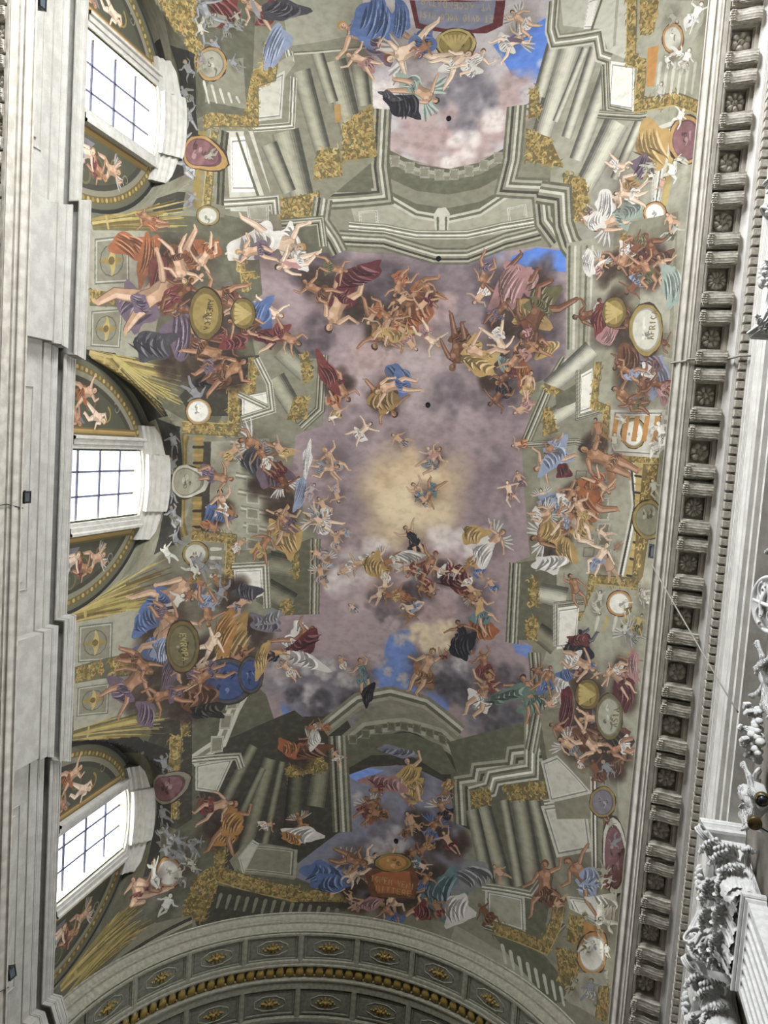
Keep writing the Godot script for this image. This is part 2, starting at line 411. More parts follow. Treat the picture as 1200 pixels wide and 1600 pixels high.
# ------------------------------------------------------------------ attic above the cornice
func plan_line(p: float, sx: float, h: float) -> PackedVector3Array:
	# the plan of a moulding that projects p from the attic face and breaks forward over each pilaster pair
	var r := PackedVector3Array(); var rec := 9.45 - p; var res := 9.12 - p
	r.append(Vector3(sx * rec, h + EYE, Z1))
	for c in [16.635, 4.235, -8.165]:
		for q in [[1.92 + p, rec], [1.92 + p, res], [-1.92 - p, res], [-1.92 - p, rec]]:
			r.append(Vector3(sx * q[1], h + EYE, minf(c + q[0], Z1)))
	r.append(Vector3(sx * rec, h + EYE, -18.645 + p)); r.append(Vector3(sx * res, h + EYE, -18.645 + p))
	r.append(Vector3(sx * (res - 0.25), h + EYE, -19.3 + p)); r.append(Vector3(sx * (res - 0.25), h + EYE, -23.2))
	return r
func attics():
	for sx in [-1, 1]:
		var o := node("trim_3" if sx < 0 else "trim_4")
		var groups := {"attic_face": [[0.0, 17.05], [0.0, 20.08]], "attic_band": [[0.0, 20.08], [0.05, 20.085], [0.05, 20.42]], "attic_cornice": [[0.05, 20.42], [0.075, 20.425], [0.075, 20.46], [0.09, 20.47], [0.105, 20.52], [0.13, 20.57], [0.135, 20.62], [0.085, 20.65]], "shade_groove": [[0.085, 20.65], [-0.10, 20.66], [-0.10, 20.90], [0.25, 20.90], [0.26, 20.69], [0.30, 20.69]], "attic_crown": [[0.30, 20.69], [0.30, 20.83], [0.32, 20.835], [0.32, 20.87], [0.335, 20.88], [0.345, 20.93], [0.375, 20.97], [0.38, 21.03], [0.40, 21.035], [0.40, 21.10], [-0.2, 21.12]]}  # the groove is an added undercut, shaped to darken the soffit strip
		for g in groups:
			var st := st_new(); var rows := []
			for q in groups[g]: rows.append(plan_line(q[0], sx, q[1]))
			grid(st, rows); put(g, done(st), M.attic, o)
		# framed sunk panels between the breaks
		for c in [10.435, -1.965, -14.3]:
			var st := st_new(); var hw: float = 2.95 if c > -14 else 2.9
			for r in [[-hw, hw, 19.70, 19.74, 0.035], [-hw, hw, 17.5, 17.54, 0.035], [-hw, -hw + 0.04, 17.54, 19.70, 0.035], [hw - 0.04, hw, 17.54, 19.70, 0.035]]:
				box(st, Vector3(minf(sx * 9.46, sx * (9.45 - r[4])), r[2] + EYE, c + r[0]), Vector3(maxf(sx * 9.46, sx * (9.45 - r[4])), r[3] + EYE, c + r[1]), 0.01)
			put("panel_frame", done(st), M.attic, o)
			st = st_new(); box(st, Vector3(minf(sx * 9.455, sx * 9.40), 17.75 + EYE, c - hw + 0.25), Vector3(maxf(sx * 9.455, sx * 9.40), 19.52 + EYE, c + hw - 0.25), 0.03)
			put("raised_panel", done(st), M.attic, o)
# ------------------------------------------------------------------ transverse arch with coffers
func arch_pt(e: float, th: float, z: float) -> Vector3:
	return Vector3(-(VW - e) * cos(th), VS + (VR - e) * sin(th) + EYE, z)
func arch_sweep(st: SurfaceTool, prof: Array, n := 120, a := 0.0, b := PI):
	var rows := []
	for q in prof:
		var r := PackedVector3Array()
		for i in n + 1: r.append(arch_pt(q[0], lerpf(a, b, float(i) / n), q[1]))
		rows.append(r)
	grid(st, rows)
func arch_frame(th: float, e: float, z: float) -> Transform3D:
	var t := Vector3((VW - e) * sin(th), (VR - e) * cos(th), 0).normalized()
	var nrm := Vector3(t.y, -t.x, 0)
	return Transform3D(Basis(t, nrm, t.cross(nrm)), arch_pt(e, th, z))
func arch_end():
	var o := thing("transverse_arch", "broad grey stone arch with gilded coffers closing the painted vault", "arch")
	var st := st_new()
	arch_sweep(st, [[0.0, -18.96], [0.06, -18.96], [0.06, -19.03], [0.10, -19.04], [0.16, -19.07], [0.20, -19.12], [0.22, -19.17], [0.30, -19.18], [0.30, -19.26], [0.36, -19.27], [0.44, -19.31], [0.48, -19.36], [0.50, -19.40], [0.58, -19.41], [0.58, -19.47], [0.62, -19.475]])
	put("archivolt", done(st), M.stone_light, o)
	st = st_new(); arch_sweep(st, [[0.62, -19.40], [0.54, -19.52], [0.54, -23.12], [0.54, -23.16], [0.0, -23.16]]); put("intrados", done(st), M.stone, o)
	for b in [[-19.44, -19.56, 0.66], [-20.56, -20.70, 0.66], [-20.70, -20.80, 0.72], [-21.32, -21.42, 0.72], [-21.42, -21.78, 0.66], [-22.96, -23.16, 0.68]]:
		st = st_new(); arch_sweep(st, [[0.5, b[0]], [b[2] - 0.02, b[0]], [b[2], b[0] - 0.02], [b[2], b[1] + 0.02], [b[2] - 0.02, b[1]], [0.5, b[1]]]); put("rib", done(st), M.stone_light, o)
	var pitch := deg_to_rad(14.8); var frm := coffer_outline(); var panel := coffer_panel(); var orn := [gilt_ornament(1), gilt_ornament(2), gilt_ornament(3)]
	for row in [[-20.06, 0], [-22.37, 1]]:
		for k in range(-5, 6):
			var th := PI * 0.5 + k * pitch
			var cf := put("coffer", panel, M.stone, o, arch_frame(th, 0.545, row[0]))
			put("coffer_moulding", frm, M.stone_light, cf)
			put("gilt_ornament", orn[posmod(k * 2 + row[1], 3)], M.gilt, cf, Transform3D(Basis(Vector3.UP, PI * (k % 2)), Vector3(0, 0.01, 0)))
		for k in range(-5, 5):
			var th := PI * 0.5 + (k + 0.5) * pitch
			st = st_new()
			var zc: float = row[0]
			box(st, Vector3(-0.11, -0.02, -0.62), Vector3(0.11, 0.10, 0.62), 0.02); box(st, Vector3(-0.06, 0.08, -0.62), Vector3(0.06, 0.125, 0.62), 0.015)
			put("cross_rib", done(st), M.stone_light, o, arch_frame(th, 0.545, zc))
	# gilded leaf moulding between the coffer rows
	var lf := gilt_leaf(); var bd := st_new(true); ball(bd, Vector3(0, 0.03, 0.05), Vector3(0.05, 0.045, 0.05), 5); var bead := done(bd)
	for i in 56:
		var th := lerpf(0.30, PI - 0.30, (i + 0.5) / 56.0)
		put("gilt_leaf", lf, M.gilt, o, arch_frame(th, 0.55, -21.06))
		put("gilt_bead", bead, M.gilt, o, arch_frame(lerpf(0.30, PI - 0.30, (i + 1.0) / 56.0), 0.55, -21.20))
func coffer_panel() -> ArrayMesh:
	# stepped rectangular panel, bent to the curve of the arch
	var st := st_new(); var rows := []
	for q in [[0.98, 0.50, 0.02], [0.98, 0.50, 0.05], [0.93, 0.45, 0.05], [0.91, 0.43, 0.015], [0.87, 0.39, 0.015], [0.85, 0.37, 0.03], [0.0, 0.0, 0.03]]:
		var r := PackedVector3Array()
		for i in 40:
			var s := i / 10; var t := (i % 10) / 10.0
			var p: Vector2 = [Vector2(lerpf(-1, 1, t), -1), Vector2(1, lerpf(-1, 1, t)), Vector2(lerpf(1, -1, t), 1), Vector2(-1, lerpf(1, -1, t))][s]
			var x: float = p.x * q[0]; r.append(Vector3(x, q[2] + x * x / 17.1, p.y * q[1]))
		rows.append(r)
	grid(st, rows, true); return done(st)
func coffer_outline() -> ArrayMesh:
	# cartouche-shaped raised fillet: a rectangle with a lobe on every side and hollowed corners
	var st := st_new(true); var path := PackedVector3Array()
	for i in 96:
		var f := TAU * i / 96.0
		var c := cos(f); var s := sin(f)
		var x := 0.50 * signf(c) * pow(absf(c), 0.45); var z := 0.24 * signf(s) * pow(absf(s), 0.45)
		if absf(c) > 0.86: x += signf(c) * 0.10 * sqrt(maxf(0.0, 1.0 - pow(s / 0.51, 2)))
		if absf(s) > 0.90: z += signf(s) * 0.055 * sqrt(maxf(0.0, 1.0 - pow(c / 0.44, 2)))
		path.append(Vector3(x, 0.04 + x * x / 17.1, z))
	path.append(path[0])
	tube(st, path, 0.022, 6); return done(st)
func gilt_ornament(sd: int) -> ArrayMesh:
	# a leafy cross: four curling fronds round a boss
	var st := st_new(true); var rng := RandomNumberGenerator.new(); rng.seed = sd
	ball(st, Vector3(0, 0.06, 0), Vector3(0.09, 0.08, 0.08), 6)
	for s: float in [-1.0, 1.0]:
		for k in 4:
			var t := k / 3.0
			ball(st, Vector3(s * (0.11 + 0.26 * t), 0.05, 0.05 * sin(k * 2.4 + sd)), Vector3(0.085 - 0.04 * t, 0.05, 0.055 - 0.02 * t), 5)
		for u: float in [-1.0, 1.0]:
			var path := PackedVector3Array(); var rad := []
			for k in 9:
				var f := k / 8.0 * 3.6
				path.append(Vector3(s * (0.08 + 0.055 * k / 2.0 * (1.0 - 0.07 * k)), 0.05, u * (0.05 + 0.11 * sin(f * 0.8)) ))
				rad.append(0.034 - 0.0028 * k)
			tube(st, path, rad, 5)
		ball(st, Vector3(rng.randf_range(-0.03, 0.03), 0.05, s * 0.13), Vector3(0.05, 0.045, 0.075), 5)
		ball(st, Vector3(0, 0.045, s * 0.21), Vector3(0.032, 0.035, 0.035), 4)
	return done(st)
func gilt_leaf() -> ArrayMesh:
	var st := st_new(true); var rows := []
	for i in 9:
		var t := i / 8.0; var r := PackedVector3Array(); var w := 0.155 * sqrt(maxf(0.0, sin(PI * (0.12 + 0.88 * t)))) 
		for j in 7:
			var v := j / 3.0 - 1.0
			r.append(Vector3(v * w, 0.03 + 0.11 * sin(PI * t) * (1.0 - 0.5 * v * v) + 0.03 * absf(cos(v * PI * 1.5)), lerpf(0.24, -0.24, t)))
		rows.append(r)
	grid(st, rows); return done(st)
# ------------------------------------------------------------------ pilasters with Corinthian capitals
func pilasters():
	var shaft := shaft_mesh(); var neck := neck_mesh(); var ab := abacus_mesh(); var bell := bell_mesh()
	var big := leaf_mesh(0.78, 0.235, 0.20, 2.9); var mid := leaf_mesh(1.12, 0.22, 0.24, 2.8); var corner := leaf_mesh(1.40, 0.22, 0.46, 2.4)
	var slim := leaf_mesh(1.15, 0.085, 0.22, 2.6); var vol := volute_mesh(); var flower := flower_mesh()
	var names := {3.12: "fluted white pilaster of the upper pair whose carved capital overlaps the dentils", 5.42: "fluted white pilaster of the upper pair nearest the top, cut off by the picture edge", -6.98: "fluted white pilaster with a carved leafy capital beside the stucco figures", -9.28: "fluted white pilaster with a leafy capital, farther of its pair beneath the cornice"}
	for zc in names:
		var o := thing("pilaster", names[zc], "pilaster", Vector3(9.15, 0, zc), "paired pilasters")
		put("shaft", shaft, M.white, o); put("astragal", neck, M.white, o)
		var cap := Node3D.new(); cap.name = "capital"; o.add_child(cap, true)
		put("bell", bell, M.white, cap); put("abacus", ab, M.white, cap)
		# leaves: (mesh, distance out from the wall, foot height, along the wall, turn)
		for q in [[0.30, 12.47, -0.46, 0.0, big], [0.30, 12.47, 0.0, 0.0, big], [0.30, 12.47, 0.46, 0.0, big], [0.31, 12.47, -0.60, -1.2, big], [0.31, 12.47, 0.60, 1.2, big],
				[0.32, 12.55, -0.25, 0.0, mid], [0.32, 12.55, 0.25, 0.0, mid], [0.28, 12.55, -0.60, -0.7, mid], [0.28, 12.55, 0.60, 0.7, mid],
				[0.34, 12.60, -0.64, -1.35, mid], [0.34, 12.60, 0.64, 1.35, mid], [0.30, 12.9, 0.0, 0.0, mid],
				[0.11, 12.47, -0.66, -1.57, slim], [0.11, 12.47, 0.66, 1.57, slim]]:
			put("acanthus_leaf", q[4], M.white, cap, Transform3D(Basis(Vector3.UP, PI + q[3]), Vector3(-q[0], q[1] + EYE, q[2])))
		for s: float in [-1.0, 1.0]:
			put("volute", vol, M.white, cap, Transform3D(Basis(Vector3.UP, PI + s * 0.72), Vector3(-0.34, 13.30 + EYE, s * 0.60)))
			put("volute", vol, M.white, cap, Transform3D(Basis(Vector3.UP, PI - s * 1.5).scaled(Vector3(0.62, 0.75, 0.62)), Vector3(-0.36, 13.36 + EYE, s * 0.34)))
			put("caulicole_leaf", corner, M.white, cap, Transform3D(Basis(Vector3.UP, PI + s * 0.72), Vector3(-0.28, 12.55 + EYE, s * 0.56)))
		put("flower", flower, M.white, cap, Transform3D(Basis(), Vector3(-0.55, 14.08 + EYE, 0)))
func shaft_mesh() -> ArrayMesh:
	var st := st_new(); var hw := 0.685; var us := [[-hw, 0.3]]
	var cols := PackedFloat32Array([-hw])
	for f in 7:
		var c := -hw + 0.157 + f * (2.0 * hw - 0.314) / 6.0
		for i in 11: cols.append(c - 0.066 + 0.132 * i / 10.0)
	cols.append(hw)
	var rows := []
	var hs := [-EYE, 6.0, 10.0, 12.05]
	for i in 7: hs.append(12.09 + 0.066 * sin(PI * 0.5 * i / 6.0))
	hs.append(12.30)
	for h in hs:
		var r := PackedVector3Array([Vector3(0.0, h + EYE, -hw)])
		for z in cols:
			var d := 0.0
			for f in 7:
				var c := -hw + 0.157 + f * (2.0 * hw - 0.314) / 6.0
				var q := pow((z - c) / 0.066, 2) + pow(maxf(0.0, h - 12.09) / 0.066, 2)
				if q < 1.0: d = 0.055 * sqrt(1.0 - q)
			r.append(Vector3(-0.26 + d, h + EYE, z))
		r.append(Vector3(0.0, h + EYE, hw)); rows.append(r)
	grid(st, rows); return done(st)
func ring_sweep(st: SurfaceTool, prof: Array, depth: float, hw: float):
	# a moulding carried round the front and the sides of the pilaster, mitred
	var rows := []
	for q in prof:
		var p: float = q[0]; var y: float = q[1] + EYE
		rows.append(PackedVector3Array([Vector3(0.0, y, -hw - p), Vector3(-depth - p, y, -hw - p), Vector3(-depth - p, y, hw + p), Vector3(0.0, y, hw + p)]))
	grid(st, rows)
func neck_mesh() -> ArrayMesh:
	var st := st_new()
	ring_sweep(st, [[0.0, 12.22], [0.035, 12.25], [0.035, 12.29], [0.05, 12.29], [0.075, 12.31], [0.085, 12.35], [0.075, 12.39], [0.05, 12.41], [0.05, 12.44], [0.0, 12.46]], 0.26, 0.685)
	return done(st)
func bell_mesh() -> ArrayMesh:
	var st := st_new()
	var prof := []
	for i in 9: prof.append([-0.02 + 0.15 * pow(i / 8.0, 2.2), lerpf(12.44, 13.98, i / 8.0)])
	ring_sweep(st, prof, 0.26, 0.66); return done(st)
func abacus_mesh() -> ArrayMesh:
	var st := st_new(); var rows := []
	for q in [[-0.06, 13.96], [-0.02, 13.97], [0.0, 14.02], [0.035, 14.06], [0.05, 14.07], [0.05, 14.13], [0.06, 14.14], [0.06, 14.21]]:
		var r := PackedVector3Array([Vector3(0.0, q[1] + EYE, -0.96 - q[0])])
		for i in 21:
			var t := i / 10.0 - 1.0
			r.append(Vector3(-0.65 + 0.20 * (1.0 - t * t) - q[0], q[1] + EYE, t * (0.94 + q[0])))
		r.append(Vector3(0.0, q[1] + EYE, 0.96 + q[0])); rows.append(r)
	grid(st, rows)
	for i in rows[0].size() - 1: tri(st, rows[0][i], rows[0][i + 1], Vector3(0.0, rows[0][0].y, 0))
	return done(st)
func leaf_mesh(length: float, w: float, lean: float, curl: float) -> ArrayMesh:
	# acanthus leaf in its own frame: +x out, +y up; rises, then rolls over at the tip
	var st := st_new(true); var rows := []; var n := 26
	var p := Vector2.ZERO
	for i in n + 1:
		var t := float(i) / n
		var al := lean * t + curl * pow(maxf(0.0, (t - 0.56) / 0.44), 1.5)
		var dir := Vector2(sin(al), cos(al)); var nrm := Vector2(cos(al), -sin(al))
		if i > 0: p += dir * length / n
		var hw := w * (0.72 + 0.42 * sin(PI * minf(1.0, t * 1.15))) * (1.0 - 0.35 * smoothstep(0.8, 1.0, t))
		hw *= 1.0 - 0.20 * pow(absf(sin(t * PI * 5.0)), 3.0)
		var r := PackedVector3Array()
		for j in 23:
			var v := j / 11.0 - 1.0
			var fold := 0.055 * cos(v * PI * 0.5) + 0.020 * cos(v * PI * 5.0) * (0.4 + t) - 0.05 * v * v
			fold += 0.02 * sin(t * PI * 10.0) * absf(v)
			var c := p + nrm * fold * (0.6 + 0.4 * w / 0.22)
			var droop := 0.07 * t * v * v
			r.append(Vector3(c.x, c.y - droop, v * hw))
		rows.append(r)
	grid(st, rows)
	# rolled lobes of the tip
	for j in 7:
		var v := (j - 3) / 3.0
		var r := Vector3(p.x - 0.02 - 0.05 * absf(v), p.y + 0.05 - 0.02 * absf(v), v * w * 0.66)
		tube(st, PackedVector3Array([r, r + Vector3(0.05, -0.01, v * 0.02), r + Vector3(0.065, -0.06, v * 0.04), r + Vector3(0.045, -0.115 + 0.03 * absf(v), v * 0.05)]), [0.02, 0.034, 0.032, 0.010], 6)
	return done(st)
func volute_mesh() -> ArrayMesh:
	# scroll under the corner of the abacus; +x out
	var st := st_new(true); var rows := []
	for i in 40:
		var t := i / 39.0; var c := Vector2.ZERO; var tn := Vector2.UP
		if t < 0.35:
			var s := t / 0.35; c = Vector2(0.28 * s * s, 0.52 * s)
		else:
			var s := (t - 0.35) / 0.65; var f := s * 8.6; var r := 0.20 * (1.0 - 0.78 * s)
			c = Vector2(0.28 + 0.10, 0.52 - 0.06) + Vector2(-cos(f), sin(f)) * r + Vector2(0.08, 0.02)
		var wd := 0.075 - 0.02 * t; var th := 0.030 - 0.012 * t
		var ring := PackedVector3Array()
		for k in 8: ring.append(Vector3(c.x + th * cos(TAU * k / 8.0), c.y + th * sin(TAU * k / 8.0), wd * (1 if k in [0, 1, 2, 7] else -1)))
		rows.append(ring)
	var st2 := st
	for s: float in [-1.0, 1.0]:
		var strip := []
		for i in rows.size():
			var m := Vector3.ZERO
			for q in rows[i]: m += q / 8.0
			strip.append(m)
		var path := PackedVector3Array(); var rad := []
		for i in strip.size(): path.append(strip[i] + Vector3(0, 0, s * (0.055 - 0.0008 * i))); rad.append(0.034 - 0.0005 * i)
		tube(st2, path, rad, 6)
	var mid := PackedVector3Array(); var mr := []
	for i in rows.size():
		var m := Vector3.ZERO
		for q in rows[i]: m += q / 8.0
		mid.append(m); mr.append(0.026 - 0.0004 * i)
	tube(st2, mid, mr, 6)
	ball(st2, Vector3(0.46, 0.48, 0), Vector3(0.05, 0.05, 0.09), 5)
	return done(st2)
func flower_mesh() -> ArrayMesh:
	var st := st_new(true)
	ball(st, Vector3(-0.06, 0.0, 0), Vector3(0.07, 0.07, 0.07), 6)
	for k in 10:
		var f := TAU * k / 10.0
		var b := Basis(Vector3.RIGHT, f)
		var path := PackedVector3Array(); var rad := []
		for i in 6:
			var t := i / 5.0
			path.append(b * Vector3(-0.03 - 0.07 * sin(t * 2.6), 0.05 + 0.17 * t, 0)); rad.append([0.03, 0.048, 0.054, 0.05, 0.036, 0.012][i])
		tube(st, path, rad, 6)
	return done(st)
# ------------------------------------------------------------------ stucco figures under the architrave
func sdf_mesh(bones: Array, cell: float, k: float) -> ArrayMesh:
	# bones: [from, to, radius from, radius to]; tapered capsules joined by a smooth minimum, meshed as surface nets
	var lo := Vector3.ONE * 1e9; var hi := -lo
	for b in bones:
		for e in 2:
			lo = lo.min(b[e] - Vector3.ONE * (b[2 + e] + 0.1)); hi = hi.max(b[e] + Vector3.ONE * (b[2 + e] + 0.1))
	var n := Vector3i(((hi - lo) / cell).ceil()) + Vector3i.ONE
	var f := PackedFloat32Array(); f.resize(n.x * n.y * n.z); f.fill(0.3)
	for b in bones:
		var a: Vector3 = b[0]; var c: Vector3 = b[1]; var ra: float = b[2]; var rb: float = b[3]
		var pad := maxf(ra, rb) + 0.07
		var i0 := Vector3i(((a.min(c) - Vector3.ONE * pad - lo) / cell).floor()).clamp(Vector3i.ZERO, n - Vector3i.ONE)
		var i1 := Vector3i(((a.max(c) + Vector3.ONE * pad - lo) / cell).ceil()).clamp(Vector3i.ZERO, n - Vector3i.ONE)
		var ab := c - a; var l2 := maxf(ab.length_squared(), 1e-9)
		for z in range(i0.z, i1.z + 1):
			for y in range(i0.y, i1.y + 1):
				var base := (z * n.y + y) * n.x
				for x in range(i0.x, i1.x + 1):
					var p := lo + Vector3(x, y, z) * cell
					var t := clampf((p - a).dot(ab) / l2, 0.0, 1.0)
					var d := p.distance_to(a + ab * t) - lerpf(ra, rb, t)
					var o := f[base + x]; var h := maxf(k - absf(o - d), 0.0) / k
					f[base + x] = minf(o, d) - h * h * k * 0.25
	var verts := {}; var st := st_new(true)
	var vert := func(ix: int, iy: int, iz: int) -> Vector3:
		var key := (iz * n.y + iy) * n.x + ix
		if verts.has(key): return verts[key]
		var s := Vector3.ZERO; var m := 0
		for e in [[0, 1], [2, 3], [4, 5], [6, 7], [0, 2], [1, 3], [4, 6], [5, 7], [0, 4], [1, 5], [2, 6], [3, 7]]:
			var p0 := Vector3(ix + (e[0] & 1), iy + ((e[0] >> 1) & 1), iz + (e[0] >> 2)); var p1 := Vector3(ix + (e[1] & 1), iy + ((e[1] >> 1) & 1), iz + (e[1] >> 2))
			var d0 := f[(int(p0.z) * n.y + int(p0.y)) * n.x + int(p0.x)]; var d1 := f[(int(p1.z) * n.y + int(p1.y)) * n.x + int(p1.x)]
			if (d0 < 0.0) != (d1 < 0.0): s += p0.lerp(p1, d0 / (d0 - d1)); m += 1
		var v := lo + s / maxi(m, 1) * cell
		verts[key] = v
		return v
	for z in range(1, n.z - 1):
		for y in range(1, n.y - 1):
			for x in range(1, n.x - 1):
				var i := (z * n.y + y) * n.x + x; var d := f[i] < 0.0
				if d != (f[i + 1] < 0.0): quad(st, vert.call(x, y - 1, z - 1), vert.call(x, y, z - 1), vert.call(x, y, z), vert.call(x, y - 1, z))
				if d != (f[i + n.x] < 0.0): quad(st, vert.call(x - 1, y, z - 1), vert.call(x, y, z - 1), vert.call(x, y, z), vert.call(x - 1, y, z))
				if d != (f[i + n.x * n.y] < 0.0): quad(st, vert.call(x - 1, y - 1, z), vert.call(x, y - 1, z), vert.call(x, y, z), vert.call(x - 1, y, z))
	return done(st)
func putto_bones(s: float, J: Dictionary) -> Array:
	# J: joints in (out, up, along); s mirrors along
	var b := []
	var v := func(q) -> Vector3: return Vector3(-q[0], q[1], q[2] * s)
	var seg := func(p, q, r0, r1): b.append([v.call(p), v.call(q), r0, r1])
	seg.call(J.hip, J.waist, 0.155, 0.145); seg.call(J.waist, J.chest, 0.145, 0.15); seg.call(J.chest, J.neck, 0.12, 0.06); seg.call(J.neck, J.head, 0.06, 0.10)
	seg.call(J.head, J.crown, 0.125, 0.13)
	for side in ["l", "r"]:
		seg.call(J.chest, J["sh_" + side], 0.11, 0.075); seg.call(J["sh_" + side], J["el_" + side], 0.075, 0.055); seg.call(J["el_" + side], J["wr_" + side], 0.058, 0.036)
		seg.call(J.hip, J["th_" + side], 0.14, 0.12); seg.call(J["th_" + side], J["kn_" + side], 0.12, 0.08); seg.call(J["kn_" + side], J["an_" + side], 0.082, 0.045); seg.call(J["an_" + side], J["to_" + side], 0.05, 0.03)
		var w: Vector3 = v.call(J["wr_" + side]); var d: Vector3 = (w - v.call(J["el_" + side])).normalized(); var across := d.cross(Vector3.UP).normalized()
		b.append([w, w + d * 0.07, 0.035, 0.04])
		for i in 4: b.append([w + d * 0.07 + across * (i - 1.5) * 0.024, w + d * (0.14 - 0.008 * absf(i - 1.3)) + across * (i - 1.5) * 0.03 + Vector3(0, -0.02, 0), 0.014, 0.011])
		b.append([w + d * 0.03 + across * 0.04, w + d * 0.08 + across * 0.085, 0.014, 0.011])
	var h: Vector3 = v.call(J.head); var fwd: Vector3 = (v.call(J.look)).normalized(); var sd := fwd.cross(Vector3.UP).normalized()
	b.append([h + fwd * 0.10, h + fwd * 0.135 + Vector3(0, -0.015, 0), 0.02, 0.024])
	for q: float in [-1.0, 1.0]:
		b.append([h + fwd * 0.085 + sd * q * 0.055 + Vector3(0, -0.045, 0), h + fwd * 0.09 + sd * q * 0.06 + Vector3(0, -0.05, 0), 0.045, 0.045])
		b.append([h + sd * q * 0.125, h + sd * q * 0.14 + Vector3(0, 0.02, 0), 0.02, 0.024])
		b.append([h + fwd * 0.105 + sd * q * 0.045 + Vector3(0, 0.045, 0), h + fwd * 0.10 + sd * q * 0.06 + Vector3(0, 0.05, 0), 0.02, 0.02])
	b.append([h + fwd * 0.095 + Vector3(0, -0.10, 0), h + fwd * 0.09 + Vector3(0, -0.11, 0), 0.03, 0.03])
	for i in 14:
		var f := i * 2.4; var u := Vector3(cos(f), 0.25 + 0.75 * (i / 14.0), sin(f)).normalized() * 0.135
		if u.normalized().dot(fwd) < 0.45: b.append([v.call(J.crown) + u, v.call(J.crown) + u * 1.08, 0.035, 0.03])
	return b
func stucco():
	var A := {"hip": [0.22, 0.42, 0.0], "waist": [0.25, 0.58, 0.02], "chest": [0.27, 0.78, 0.05], "neck": [0.28, 0.93, 0.08], "head": [0.32, 1.05, 0.10], "crown": [0.30, 1.12, 0.11], "look": [0.7, -0.2, 0.7],
		"sh_l": [0.30, 0.86, 0.20], "el_l": [0.40, 0.70, 0.40], "wr_l": [0.46, 0.86, 0.55], "sh_r": [0.25, 0.86, -0.10], "el_r": [0.32, 1.02, -0.32], "wr_r": [0.38, 1.20, -0.42],
		"th_l": [0.30, 0.36, 0.10], "kn_l": [0.48, 0.40, 0.34], "an_l": [0.40, 0.16, 0.52], "to_l": [0.44, 0.12, 0.66], "th_r": [0.30, 0.34, -0.10], "kn_r": [0.42, 0.14, -0.30], "an_r": [0.34, -0.14, -0.36], "to_r": [0.44, -0.22, -0.40]}
	var B := {"hip": [0.20, 0.46, 0.0], "waist": [0.26, 0.60, -0.04], "chest": [0.30, 0.78, -0.08], "neck": [0.33, 0.92, -0.10], "head": [0.38, 1.02, -0.10], "crown": [0.37, 1.09, -0.10], "look": [0.8, -0.5, -0.3],
		"sh_l": [0.30, 0.86, 0.06], "el_l": [0.34, 1.02, 0.24], "wr_l": [0.40, 1.18, 0.34], "sh_r": [0.32, 0.84, -0.24], "el_r": [0.42, 0.66, -0.36], "wr_r": [0.50, 0.56, -0.18],
		"th_l": [0.30, 0.40, 0.10], "kn_l": [0.46, 0.24, 0.26], "an_l": [0.36, -0.02, 0.30], "to_l": [0.46, -0.08, 0.36], "th_r": [0.30, 0.38, -0.12], "kn_r": [0.52, 0.46, -0.26], "an_r": [0.50, 0.18, -0.34], "to_r": [0.60, 0.12, -0.38]}
	var ma := sdf_mesh(putto_bones(1.0, A), 0.02, 0.045); var mb := sdf_mesh(putto_bones(1.0, B), 0.02, 0.045); var mc := sdf_mesh(putto_bones(-1.0, A), 0.02, 0.045)
	for q in [[ma, -3.16, 12.36, "white stucco cherub leaning beside the oval shield, legs stretched toward it", 1.0], [mb, -4.98, 12.32, "white stucco cherub seated next to the leafy capital and fruit garland", 1.0], [mc, -0.70, 12.36, "white stucco cherub above the oval shield showing only a foot", 1.0]]:
		var o := thing("stucco_cherub", q[3], "sculpture", Vector3(9.18, q[2] + EYE, q[1]), "stucco figures under the architrave")
		o.scale = Vector3(0.74, 0.86, 0.86)
		put("body", q[0], M.white, o)
		wing(o, 1.0 if q[1] < -4 else -1.0)
		var st := st_new(true); var rows := []
		for i in 15:
			var t := i / 14.0; var r := PackedVector3Array()
			for j in 13:
				var w := j / 12.0
				r.append(Vector3(-0.20 - 0.16 * sin(PI * w) - 0.05 * sin(t * 9.0 + w * 11.0), 0.62 - 0.42 * w + 0.10 * sin(t * 6.0), lerpf(-0.42, 0.42, t)))
			rows.append(r)
		grid(st, rows); put("drapery", done(st), M.white, o)
	# oval shield at the middle of the bay
	var o := thing("cartouche", "oval white stucco shield with scrolled border between two cherubs", "cartouche", Vector3(9.12, 12.15 + EYE, WZ)); o.scale = Vector3(0.8, 0.9, 0.85)
	var st := st_new(true); var rows := []
	var tilt := Basis(Vector3(0, 0, 1), 0.30)
	for q in [[0.0, -0.30], [0.5, -0.29], [0.78, -0.25], [0.82, -0.22], [0.86, -0.27], [0.92, -0.30], [1.0, -0.28], [1.02, -0.22], [1.0, 0.0]]:
		var r := PackedVector3Array()
		for j in 48: r.append(tilt * Vector3(q[1], 0.5 + 0.62 * q[0] * sin(TAU * j / 48.0), 0.50 * q[0] * cos(TAU * j / 48.0)))
		rows.append(r)
	grid(st, rows, true); put("shield", done(st), M.white, o)
	st = st_new(true)
	for s: float in [-1.0, 1.0]:
		for u: float in [-1.0, 1.0]:
			var path := PackedVector3Array(); var rad := []
			for i in 22:
				var f := i / 21.0 * 7.5; var rr := 0.17 * (1.0 - 0.75 * i / 21.0)
				path.append(tilt * Vector3(-0.33, 0.5 + u * (0.16 + rr * sin(f) * 0.9), s * (0.19 + rr * cos(f)))); rad.append(0.034 - 0.001 * i)
			tube(st, path, rad, 6)
	tube(st, PackedVector3Array([tilt * Vector3(-0.34, 0.12, 0), tilt * Vector3(-0.36, 0.5, 0), tilt * Vector3(-0.34, 0.92, 0)]), [0.03, 0.04, 0.03], 6)
